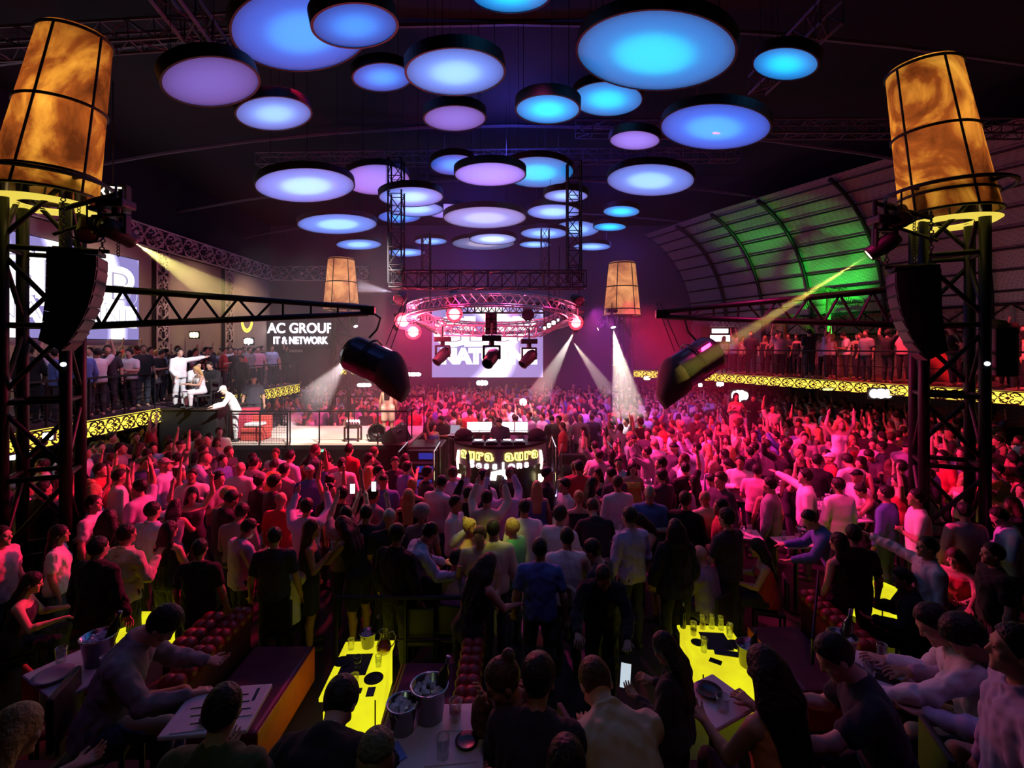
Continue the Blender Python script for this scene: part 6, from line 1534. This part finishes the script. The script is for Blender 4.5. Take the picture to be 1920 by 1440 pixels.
for (p, fa, pose, fem, top, tc, bo, bc, ha, hc, hh, lab) in SP:
    person(p, R(fa), pose, bool(fem), top, tc, bo, bc, ha, hc, 'mid', hh, lab); OCC.append((p.x, p.y, .4))
    if pose in SIT: chair('dark chair under the ' + ' '.join(lab.split()[:10]), p, R(fa), .415 * hh / 1.75)
MIDL = [  # px, py(head), facing, pose, fem, top, col, hair, hcol, height, label
 (1512, 882, 65, 'point', 0, 'shirt', 'white', 'short', 'dark', 1.86, 'person in a white shirt pointing up left, right of the dance floor'),
 (1573, 898, 10, 'stand', 0, 'shirt', 'white', 'short', 'dark', 1.8, 'person in a white jacket seen from behind at the ice bucket table'),
 (1420, 872, -40, 'folded', 0, 'tee', 'pink', 'short', 'dark', 1.78, 'person in a pink lit polo, arms folded, looking left of the cocktail tables'),
 (1388, 856, 150, 'folded', 0, 'shirt', 'white', 'short', 'dark', 1.78, 'person in a white shirt facing the camera, left of the pink polo'),
 (1186, 868, 178, 'stand', 1, 'tank', 'yellow', 'long', 'dark', 1.68, 'yellow lit person with long dark hair and yellow top right of the decks'),
 (1160, 858, 170, 'stand', 0, 'tee', 'white', 'short', 'dark', 1.74, 'yellow lit person in a white t-shirt beside the yellow top'),
 (905, 882, -30, 'reach', 0, 'shirt', 'white', 'short', 'dark', 1.8, 'person in a white shirt with one arm stretched wide before the booth'),
 (686, 950, 0, 'photo', 0, 'tee', 'dark', 'short', 'dark', 1.72, 'person in dark holding a bright phone up overhead, left of the middle'),
 (648, 952, 5, 'photo', 0, 'tee', 'grey', 'short', 'dark', 1.72, 'person holding up a small camera left of the bright phone'),
 (880, 975, -120, 'clap', 1, 'tank', 'yellow', 'bun', 'blond', 1.66, 'yellow lit person with fair hair clapping in the middle of the crowd'),
 (962, 975, 60, 'stand', 0, 'tee', 'green', 'short', 'blond', 1.7, 'yellow lit person with slicked fair hair facing left in the middle'),
 (900, 990, 170, 'drink', 0, 'tee', 'cream', 'short', 'brown', 1.7, 'yellow lit person in a cream top facing the camera at the middle'),
 (925, 978, 5, 'stand', 0, 'shirt', 'cream', 'short', 'dark', 1.76, 'person in a cream shirt seen from behind between the yellow lit guests'),
 (730, 958, 5, 'stand', 0, 'tee', 'dark', 'cap', 'cream', 1.74, 'person wearing a cream patterned cap in the middle of the crowd'),
 (790, 950, 0, 'stand', 1, 'tee', 'grey', 'afro', 'grey', 1.7, 'person with a round grey curly head of hair left of the middle'),
 (525, 925, -10, 'stand', 0, 'tee', 'red', 'bald', 'dark', 1.74, 'bald person in a red striped shirt at left of the middle'),
 (428, 918, -10, 'stand', 1, 'tank', 'dark', 'afro', 'blond', 1.68, 'person with short curly fair hair in the red lit crowd at left'),
 (360, 915, -140, 'bothup', 1, 'tank', 'dark', 'long', 'dark', 1.68, 'person in a dark top dancing, both arms up, in the red crowd at left'),
 (360, 880, -160, 'clap', 0, 'shirt', 'white', 'short', 'dark', 1.78, 'person in a white shirt with hands up in the red lit crowd at left'),
 (265, 900, 160, 'bothup', 1, 'tank', 'dark', 'wavy', 'dark', 1.7, 'person with both arms high just right of the left tower'),
 (640, 860, 10, 'stand', 0, 'shirt', 'white', 'short', 'dark', 1.8, 'person in a pale shirt seen from behind just below the catwalk'),
 (450, 868, 0, 'stand', 0, 'shirt', 'white', 'bald', 'dark', 1.78, 'bald person in a white shirt seen from behind below the mesh fence'),
 (475, 858, -15, 'stand', 0, 'jacket', 'grey', 'short', 'dark', 1.8, 'person in a pale grey jacket beside the bald white shirt'),
 (505, 862, 10, 'lean', 0, 'tee', 'orange', 'short', 'dark', 1.78, 'person in an orange lit top bending right of the grey jacket'),
]
for (px, py, fa, pose, fem, top, tc, ha, hc, hh, lab) in MIDL:
    p = place_px(px, py, 0, False, hh); person(p, R(fa), pose, bool(fem), top, tc, 'trousers', 'dark', ha, hc, 'mid', hh, lab); OCC.append((p.x, p.y, .33))
# guests standing on benches, above the heads
for x, d, hd, pose, fem, top, tc, ha, hc, lab in ((1575, 11.4, 172, 'bothup', 1, 'dress', 'white', 'wavy', 'blond', 'tall standing person with fair hair and white dress above the crowd at right'), (1380, 15.6, 170, 'clap', 1, 'dress', 'pink', 'long', 'dark', 'person in a pink dress standing on a bench right of the white winged sign'), (1412, 16.2, 160, 'phone', 0, 'tee', 'black', 'short', 'dark', 'person in black standing on a bench right of the pink dress'), (1448, 15.0, 175, 'oneup', 0, 'tee', 'white', 'short', 'dark', 'person with one arm straight up under the right balcony')):
    z = {1575: .55, 1380: .75, 1412: .7, 1448: .45}[x]; p = Vector(((x - XC) / F * d, d, z)); person(p, R(hd), pose, bool(fem), top, tc, 'trousers', 'dark', ha, hc, 'mid', 1.74, lab); OCC.append((p.x, p.y, .4))
    t = thing('bench', 'dark bench under the ' + ' '.join(lab.split()[:9]), 'bench', (p.x, p.y, 0)); b = MB(); b.bbox((0, 0, z - .04), (.8, .5, .07), .01); b.build('seat', DARKWOOD, t)
    for s in (-.34, .34): b = MB(); b.bbox((s, 0, (z - .08) / 2), (.06, .4, z - .08), .008); b.build('leg', DARKWOOD, t)

# ---- the dense crowd
def blocked(x, y):
    px = XC + F * x / y
    if 765 < px < 1065 and 8.9 < y < 12: return True
    if 415 < px < 770 and 10.9 < y < 14: return True
    if 1025 < px < 1115 and 9.6 < y < 12.5: return True
    if -8.6 < x < -2.75 and 13.2 < y < 17.35: return True
    if -10.6 < x < -8.2 and 13.5 < y < 17.2: return True
    if -3.1 < x < -1.6 and 11.6 < y < 14.8: return True
    if -1.9 < x < 1.3 and 11.6 < y < 15.3: return True
    if .7 < x < 3.0 and 11.7 < y < 14.2: return True
    for c in (TWL, TWR, TFL, TFR):
        if (x - c.x) ** 2 + (y - c.y) ** 2 < .85 ** 2: return True
    for p in CT_POS:
        if abs(x - p.x) < .52 and abs(y - p.y) < .45: return True
    if x > 0 and y > 5:    # right wall
        k = (x - 19.5) * -.8963 + (y - 12.4) * -.4437
        if k < .8: return True
    if y < 8.2 and (x < -5.9 or x > 6.1) and y < 6.6: return True
    for c, w, l, h, r_, lab in GT:
        if abs(x - c[0]) < w / 2 + .4 and abs(y - c[1]) < l / 2 + .35: return True
    return False
def yfront(x):
    if -3.4 < x < -.4: return 6.75
    return 6.55
spots = []
rr = random.Random(21)
def scatter(n, gen, r0):
    k = 0
    while k < n:
        k += 1; x, y = gen()
        if blocked(x, y): continue
        if any((x - a) ** 2 + (y - c) ** 2 < ((r0 + q) ** 2) for a, c, q in OCC if abs(y - c) < 1): continue
        OCC.append((x, y, r0)); spots.append((x, y))
def gen_a():
    y = rr.uniform(6.6, 13.0); w = y * 1.06 + .4; return (max(-10.0, min(14, rr.uniform(-w, w))), y)
scatter(12000, gen_a, .235)
na = len(spots)
def gen_b():
    y = rr.uniform(12.6, 28.5); w = y * 1.02; return (max(-14.2, rr.uniform(-w, w)), y)
scatter(14000, gen_b, .265)
spots = [(x, y, 0.) for x, y in spots]
# balconies
for (y0, y1, n, z, x0, x1) in ((11.3, 13.9, 26, 2.2, -12.6, -10.75), (14.3, 17.2, 22, 2.2, -14.4, -11.0), (17.2, 23.0, 30, 2.2, -12.8, -10.75)):
    got = []
    for k in range(2500):
        if len(got) >= n: break
        x, y = rr.uniform(x0, x1), rr.uniform(y0, y1); x = x1 - abs(x - x1) * (rr.random() ** .6)
        if all((x - a) ** 2 + (y - c) ** 2 > .2 for a, c in got): got.append((x, y))
    spots += [(x, y, z) for x, y in got]
got = []
for k in range(1500):
    if len(got) >= 52: break
    t = rr.uniform(.25, 1.95); q = EDGE_R[0].lerp(EDGE_R[1], t) if t < 1 else EDGE_R[1].lerp(EDGE_R[2], t - 1)
    q = q - INW * (.35 + 1.8 * rr.random() ** 1.7)
    if all((q.x - a) ** 2 + (q.y - c) ** 2 > .32 for a, c in got): got.append((q.x, q.y))
spots += [(x, y, 2.8) for x, y in got]
def size_px(s): return F * 1.7 / max(1, s[1])
vis = [s for s in spots if -20 < proj((s[0], s[1], s[2] + 1.6))[0] < 1940]
NIND = 300 - len(PEOPLE)
vis.sort(key=lambda s: -size_px(s))
ind, mass = vis[:NIND], vis[NIND:]
MEN_POSES = ['stand'] * 7 + ['drink', 'drink', 'clap', 'phone', 'phone', 'folded', 'folded', 'lean', 'hips', 'hips', 'photo', 'oneup', 'bothup']
WOM_POSES = ['stand'] * 5 + ['drink', 'drink', 'clap', 'lean', 'lean', 'oneup', 'bothup']
TOPC = ['white'] * 6 + ['black'] * 8 + ['dark'] * 6 + ['grey'] * 3 + ['pale blue'] * 3 + ['red'] * 3 + ['blue'] * 2 + ['lilac', 'cream', 'pink']
def dress_up(x, y, z):
    fem = rr.random() < .36; pose = rr.choice(WOM_POSES if fem else MEN_POSES)
    aim = math.atan2(-(-.3 - x), 13.2 - y) if z < 1 else math.atan2(-(0 - x), 13 - y)
    fa = aim + rr.gauss(0, .5 if rr.random() < .6 else 1.9)
    top = rr.choice(['tank', 'dress', 'tee', 'tank']) if fem else {'stand': 'shirt', 'drink': 'shirt', 'clap': 'tee', 'oneup': 'tee', 'phone': 'shirt', 'folded': 'tee', 'lean': 'shirt', 'hips': 'tee', 'bothup': 'tee', 'photo': 'shirt'}[pose]
    if fem and pose in ('bothup', 'oneup', 'clap'): top = 'tank'
    if fem and pose in ('lean',): top = 'dress'
    tc = rr.choice(TOPC); ha = rr.choice(['long', 'long', 'wavy', 'bun']) if fem else rr.choice(['short', 'short', 'short', 'thick', 'bald' if rr.random() < .4 else 'short', 'cap' if rr.random() < .25 else 'short'])
    hc = rr.choice(['dark', 'dark', 'dark', 'brown', 'blond' if fem else 'dark']) if ha != 'cap' else rr.choice(['black', 'white', 'grey'])
    return fa, pose, fem, top, tc, ha, hc, rr.uniform(1.58, 1.72) if fem else rr.uniform(1.68, 1.86)
for (x, y, z) in ind:
    fa, pose, fem, top, tc, ha, hc, hh = dress_up(x, y, z)
    person((x, y, z), fa, pose, fem, top, tc, 'trousers', rr.choice(['jeans', 'dark', 'dark', 'black']), ha, hc, 'mid', hh, None)
# what lies further back than can be told apart: one crowd
def crowd_mass(spots_):
    Vs, Fs, Cs = [], [], []; nb = 0
    for (x, y, z) in spots_:
        lo = 'far' if y < 13.5 else 'farther'
        fa, pose, fem, top, tc, ha, hc, hh = dress_up(x, y, z)
        if pose in ('photo', 'hips', 'lean'): pose = 'clap' if rr.random() < .5 else 'stand'
        sk = SKINS[rr.randrange(4)]
        bits = [(('body', pose, fem, lo, ''), sk), (('top', pose, fem, lo, 'tank' if fem else 'tee'), COLOURS[tc]), (('bottom', pose, fem, lo, 'trousers'), COLOURS['dark'])]
        if ha != 'bald': bits.append((('hair', pose, fem, lo, 'long' if fem else 'short'), HAIRC.get(hc, COLOURS.get(hc, (.02, .02, .02)))))
        s = hh / 1.75; c, sn = math.cos(fa) * s, math.sin(fa) * s
        for k, col in bits:
            v, f = part(k[0], k[1], k[2], k[3], k[4])
            w = np.stack([v[:, 0] * c - v[:, 1] * sn + x, v[:, 0] * sn + v[:, 1] * c + y, v[:, 2] * s + z], 1)
            Vs.append(w); Fs.append(f + nb); nb += len(v); Cs.append(np.tile(np.array([*col, 1.], np.float32), (len(v), 1)))
    m, nt, out = nodes('crowd_clothes'); bs = nt.nodes.new('ShaderNodeBsdfPrincipled'); bs.inputs['Roughness'].default_value = .8
    at = nt.nodes.new('ShaderNodeAttribute'); at.attribute_name = 'cloth_colour'; nt.links.new(at.outputs['Color'], bs.inputs['Base Color']); nt.links.new(bs.outputs['BSDF'], out.inputs['Surface'])
    me = to_mesh('crowd', np.concatenate(Vs), np.concatenate(Fs), m)
    a = me.color_attributes.new('cloth_colour', 'FLOAT_COLOR', 'POINT'); a.data.foreach_set('color', np.concatenate(Cs).ravel())
    o = bpy.data.objects.new('crowd', me); COL.objects.link(o)
    return tag(o, 'dense distant crowd filling the hall around and behind the stage', 'crowd', None, 'stuff')
print('crowd', len(ind), len(mass))
crowd_mass(mass)
# ---- words for everyone in the crowd
POSEW = {'stand': '', 'drink': 'hand up', 'clap': 'clapping', 'oneup': 'arm raised', 'bothup': 'arms up', 'phone': 'head bowed', 'photo': 'arms out', 'folded': 'arms folded', 'lean': 'leaning', 'hips': 'hand on hip'}
COLW = {'white': 'white', 'black': 'black', 'dark': 'dark', 'grey': 'grey', 'pale blue': 'pale blue', 'red': 'red', 'blue': 'blue', 'lilac': 'lilac', 'cream': 'cream', 'pink': 'pink'}
def zone(q):
    x, y, z = q; px, py = proj((x, y, z + 1.6))
    if z > 2.5: return 'on right balcony' + (' near tower' if px > 1650 else (' far end' if px < 1440 else ' middle'))
    if z > 2.0: return 'on left balcony' + (' near end' if y < 15 else ' far end')
    row = 'front rows' if y < 7.8 else ('second rows' if y < 9.2 else ('middle rows' if y < 10.8 else ('back rows' if y < 13 else 'beyond the booth')))
    cols = [(150, 'behind left tower'), (330, 'beside left tower'), (560, 'below mesh fence'), (760, 'below catwalk'), (860, 'below stairs'), (1030, 'below booth'), (1200, 'right of booth'), (1400, 'right of centre'), (1700, 'near right tower'), (9999, 'past right tower')]
    return row + ' ' + next(n for lim, n in cols if px < lim)
grp = {}
for p in PEOPLE:
    if p['label']: continue
    w = {'tee': 't-shirt', 'shirt': 'shirt', 'tank': 'sleeveless top', 'dress': 'dress'}[p['top']]
    d = COLW[p['tcol']] + ' ' + w
    if p['pose'] != 'stand': d += ', ' + POSEW[p['pose']]
    elif p['hair'] in ('long', 'wavy'): d += ', long hair'
    elif p['hair'] == 'bald': d += ', bald head'
    elif p['hair'] == 'cap': d += ', in cap'
    grp.setdefault((d, zone(p['loc'])), []).append(p)
ORD = ['leftmost', 'second from left', 'third from left', 'fourth from left', 'fifth from left', 'sixth from left', 'seventh from left', 'eighth from left', 'ninth from left', 'tenth from left', 'eleventh from left']
for (d, z), ps in grp.items():
    ps.sort(key=lambda p: proj(p['loc'] + Vector((0, 0, 1.6)))[0])
    for i, p in enumerate(ps):
        p['o']['label'] = 'person in ' + d + (', ' + ORD[min(i, 10)] if len(ps) > 1 else '') + ', ' + z
        p['o']['group'] = 'guests on the balconies' if p['loc'].z > 2 else 'guests in the crowd'
# phones and glasses in hands
def hand_world(p, i):
    o = p['o']; return o.location + Matrix.Rotation(o.rotation_euler.z, 3, 'Z') @ (p['hand'][i] * p['s'])
PHL = glow('phone_light', (.9, .95, 1), 6)
def phone(label, c, rot, bright=True, up=True):
    t = thing('mobile_phone', label, 'phone', c, rot); b = MB(); b.bbox((0, 0, 0), (.075, .01, .15), .004); b.build('body', PHONEM, t)
    b = MB(); b.quad((-.033, -.0062, -.07), (.033, -.0062, -.07), (.033, -.0062, .07), (-.033, -.0062, .07)); b.build('display', PHL if bright == 1 else glow('phone_dim', (.6, .7, .8), .9) if bright else mat('phone_glass', (.02, .02, .05), .1), t); return t
for p in PEOPLE:
    l = p['label'] or ''
    if 'bright phone' in l and 'left of' in l and 'holding a bright' in l: phone('bright phone screen held up overhead left of the middle', (hand_world(p, 0) + hand_world(p, 1)) / 2 + Vector((0, .03, .08)), 0)
    if 'small camera' in l: phone('small pale camera phone held up left of the bright phone', (hand_world(p, 0) + hand_world(p, 1)) / 2 + Vector((0, .03, .06)), R(8))
    if 'lit phone before' in l: phone('lit phone screen in the hands before the large glowing table', (hand_world(p, 0) + hand_world(p, 1)) / 2 + Vector((-.06, .04, .02)), R(-20), 2).rotation_euler.x = R(-40)
    if 'looking down at a phone' in l: phone('phone held by the person in the lilac shirt', (hand_world(p, 0) + hand_world(p, 1)) / 2 + Vector((0, 0, .04)), R(-35)).rotation_euler.x = R(-50)
    if 'dark short dress' in l: tumbler('glass held by the person in the dark short dress', hand_world(p, 1) + Vector((0, 0, .0)))
for i, p in enumerate([q for q in PEOPLE if q['pose'] == 'photo' and not q['label']][:8]):
    pass
# ================================================================== LIGHT AND HAZE
for pl, r, st in DISC_LIGHTS: pl.data.energy = 13 * st * r * r
PK, RD, MG, VI = (1.0, .018, .21), (1.0, .008, .085), (1.0, .06, .45), (.75, .08, .8)
# magenta washes from the overhead rig
WASH = [((-1.2, 11.8, 5.25), (-5.2, 9.0, 0), 2900, RD, 76), ((.8, 11.8, 5.25), (5.6, 9.8, 0), 2500, PK, 78), ((0, 12.0, 5.25), (0, 8.6, 0), 650, MG, 56),
        ((3.0, 13, 5.2), (8, 13, 0), 2300, RD, 82), ((-2.5, 14.5, 5.2), (-5, 20, 0), 1500, PK, 80), ((0, 15, 5.2), (0, 20, 0), 1100, PK, 85), ((2.5, 14.5, 5.2), (5, 20, 0), 900, VI, 80),
        ((3.6, 8.6, 9.0), (5.5, 12.5, 0), 3000, RD, 52), ((-3.4, 7.8, 9.0), (-5.4, 10.8, 0), 3000, RD, 54), ((0, 6.0, 9.0), (1.0, 10.8, 0), 1300, MG, 46), ((3, 6.2, 9.0), (6.4, 11.2, 0), 1700, PK, 46)]
point('ring_fill', (-.5, 12.6, 4.2), 60, (1, .1, .4), .15)  # added pink fill that brightens the ring truss, not a fixture
spot('deck_fill', (-.2, 9.5, 5.5), (-.33, 13.4, 1.6), 260, (1, .35, .5), 11, .6, .05)  # added fill that lifts the performer at the decks out of the dark
for a, t_, e, c, sz in WASH: spot('stage_wash', a, t_, e * 2.25, c, sz, .8, .25)
for px, py, d, m_, r_, lab in REDS: point('red_lamp', P(px, py, d) + Vector((0, -.4, 0)), 260 if px < 900 else 130, (1, .06, .14), .1)
point('blue_ceiling_fill', (0, 15, 10.2), 260, (.10, .10, 1), .3); point('blue_ceiling_fill', (-2, 25, 9.3), 260, (.14, .08, 1), .3); point('blue_ceiling_fill', (5, 23, 9.3), 160, (.14, .08, 1), .3)  # added blue fill for ceiling, back wall and haze, no fixtures there
# white follow light on the catwalk, screen light, balcony lamps
spot('follow_light', (-3, 9, 9.5), (-7.4, 14.6, 1.8), 12000, (1, .95, .9), 19, .4, .1)
spot('follow_light', (-3, 9, 9.5), (-9.6, 14.6, 2.6), 7000, (1, .97, 1), 14, .5, .1)
spot('stage_light', (-2.5, 10, 9), (-5.2, 15, 1.2), 11000, (1, .86, .70), 24, .6, .1)
spot('deck_light', (.3, 16.5, 6.0), (-.3, 16.0, 1.2), 900, (1, .75, .5), 60, .7, .2)
spot('yellow_light', (1, 6.0, 9), P(1178, 880, 9.2), 5500, (.95, 1, .12), 7, .5, .05)
spot('yellow_light', (0, 4.5, 9), P(915, 985, 6.6), 1900, (.95, 1, .1), 9, .7, .05)
for y in (11, 16.5, 22, 26.5): spot('wall_lamp', (-12.2, y, 8.2), (-15, y + .8, 4.8), 380, (1, .66, .42), 100, .9, .2)
for y in (9, 12.5, 19, 22): spot('balcony_lamp', (-9.5, y, 7.6), (-11.5, y + 1, 2.8), 330, (.85, .62, 1), 60, .8, .2)
for t in (.4, .9, 1.35, 1.75):
    q = EDGE_R[0].lerp(EDGE_R[1], t) if t < 1 else EDGE_R[1].lerp(EDGE_R[2], t - 1)
    spot('balcony_lamp', q + Vector((0, 0, 6.6)) + INW * .6, q - INW * 1.8 + Vector((0, 0, 3.4)), 1100 if t in (.9, 1.35) else 600, (1, .07, .10), 75, .8, .2)
best = min(((vault_pt(wp(i / 40), R(72) * j / 20)) for i in range(121) for j in range(21)), key=lambda v: abs(proj(v)[0] - 1530) + abs(proj(v)[1] - 480))
q = on_balcony(1590, 2.4)
spot('green_light', Vector((q.x, q.y, 3.4)), best, 3600, (.03, 1, .09), 60, .9, .15)
for t in (.5, 1.3, 1.9): 
    k = min(2, int(t)); w = wp(t) + INW * 2.2; point('vault_lamp', w + Vector((0, 0, 5.3)), 28, (1, .5, .55), .2)
# cool lounge spots: violet on the near tables, a touch of warm
for a, t_, e, c, sz in (((0, 1.5, 8.5), (-.46, 2.95, 1.6), 70, (.62, .30, 1), 16), ((-2, 1.5, 8.5), (-2, 3.2, 1.6), 75, (.6, .32, 1), 16), ((-3.5, 2, 8.5), (-3.2, 3.5, 1.6), 55, (.6, .2, .9), 15), ((2, 1.5, 8.5), (1.6, 3.3, 1.6), 75, (.45, .25, 1), 17), ((4, 2, 8.5), (2.9, 3.3, 1.8), 150, (.68, .28, 1), 18),
                        ((-5, 3, 9), (-4.9, 5.8, 1), 120, (.8, .62, .6), 22), ((-2.6, 2.5, 9), (-2.5, 5.2, .5), 70, (1, .15, .25), 24), ((-.6, 2.5, 9), (-.9, 5, .5), 130, (.6, .12, .6), 20), ((3.2, 2.5, 9), (3.3, 5.8, .5), 150, (.85, .12, .4), 22), ((1.2, 3, 9), (1.2, 6, 1.2), 170, (.45, .35, 1), 26), ((.6, .2, 6), (.5, 2.5, 1.8), 26, (1, .65, .45), 30), ((-1.5, .2, 6), (-1.2, 2.4, 1.6), 20, (.6, .9, .5), 30)):
    spot('lounge_spot', a, t_, e * .8, c, sz, .7, .1)
# shafts of light in the hazy air
def shaft(label, a, b_, r0, r1, dens, lamp_e, col, half):
    a, b_ = Vector(a), Vector(b_); d = (b_ - a).normalized()
    m, nt, out = nodes('hazy_air'); v = nt.nodes.new('ShaderNodeVolumeScatter'); v.inputs['Density'].default_value = dens; v.inputs['Anisotropy'].default_value = .2
    v.inputs['Color'].default_value = (1, 1, 1, 1); nt.links.new(v.outputs['Volume'], out.inputs['Volume'])
    b = MB(); b.cyl(Vector((0, 0, 0)), b_ - a, r0, r1, 20); o = b.build('light_shaft', m); o.location = a
    tag(o, label, 'light beam', None, 'stuff')
    spot('beam_lamp', a + d * .03, b_, lamp_e, col, half * 2.1, .15, .01)
SH = [((P(253, 456, 6.45)), P(450, 575, 9.5), .035, .40, .22, 2600, (1, .85, .25), 'yellow light shaft from the left tower lamp across the tan wall'),
      ((P(1624, 481, 7.15)), P(1275, 702, 8.3), .03, .17, .45, 3000, (1, .9, .12), 'yellow light shaft slanting down left from the right tower lamp'),
      ((P(1150, 619, 16.5)), P(1181, 785, 15.2), .04, .62, .30, 3600, (1, .92, .62), 'wide pale light fan falling below the far right drum'),
      ((P(1076, 624, 14.5)), P(1008, 745, 16.5), .03, .42, .25, 2600, (1, .85, .8), 'pale light shaft falling left from the right end of the ring truss'),
      ((P(1074, 640, 15.5)), P(1145, 740, 15.0), .03, .30, .16, 1400, (1, .8, .6), 'faint light shaft crossing down right beside the big screen'),
      ((P(655, 668, 13.0)), P(590, 750, 14.5), .05, .5, .18, 1600, (1, .8, .85), 'faint pale light shaft falling left of the left barrel spotlight'),
      ((P(737, 548, 13)), P(672, 536, 13), .03, .2, .2, 500, (.7, .7, 1), 'short bluish light shaft pointing left beside the far left drum')]
for a, e, r0, r1, dn, en, col, lab in SH:
    L = (e - a).length; shaft(lab, a, e, r0, r1, dn, en, col, max(1.5, math.degrees(math.atan((r1 - r0) / L))))
# thin theatrical haze over the stage
m, nt, out = nodes('stage_haze'); v = nt.nodes.new('ShaderNodeVolumeScatter'); v.inputs['Density'].default_value = 0.012; v.inputs['Color'].default_value = (.95, .9, 1, 1); nt.links.new(v.outputs['Volume'], out.inputs['Volume'])
HAZE = True
if HAZE:
    b = MB(); b.box((-.5, 20.5, 4.6), (15, 17, 9)); tag(b.build('haze', m), 'thin magenta lit haze hanging over and behind the stage', 'haze', None, 'stuff')
# ================================================================== CAMERA AND PICTURE
w = bpy.data.worlds.new('hall_air'); S.world = w; w.use_nodes = True
w.node_tree.nodes['Background'].inputs['Color'].default_value = (.004, .003, .012, 1); w.node_tree.nodes['Background'].inputs['Strength'].default_value = 1.0
cd = bpy.data.cameras.new('camera'); cam = bpy.data.objects.new('camera', cd); COL.objects.link(cam)
cd.sensor_fit = 'HORIZONTAL'; cd.sensor_width = 36; cd.lens = 36 * F / 1920; cd.shift_x = 0; cd.shift_y = -(720 - YH) / 1920
cam.location = (0, 0, ZC); cam.rotation_euler = (R(90), 0, 0); cd.clip_start = .05; cd.clip_end = 200; S.camera = cam
S.view_settings.view_transform = 'Standard'; S.view_settings.look = 'None'; S.view_settings.exposure = 0; S.view_settings.gamma = 1; S.view_settings.use_curve_mapping = False
cy = S.cycles
cy.max_bounces = 5; cy.diffuse_bounces = 2; cy.glossy_bounces = 2; cy.transmission_bounces = 3; cy.volume_bounces = 0; cy.transparent_max_bounces = 10
cy.caustics_reflective = False; cy.caustics_refractive = False; cy.sample_clamp_indirect = 2.0; cy.sample_clamp_direct = 0
cy.use_denoising = True; cy.use_adaptive_sampling = True; cy.adaptive_threshold = 0.02; cy.volume_step_rate = 2; cy.volume_max_steps = 64
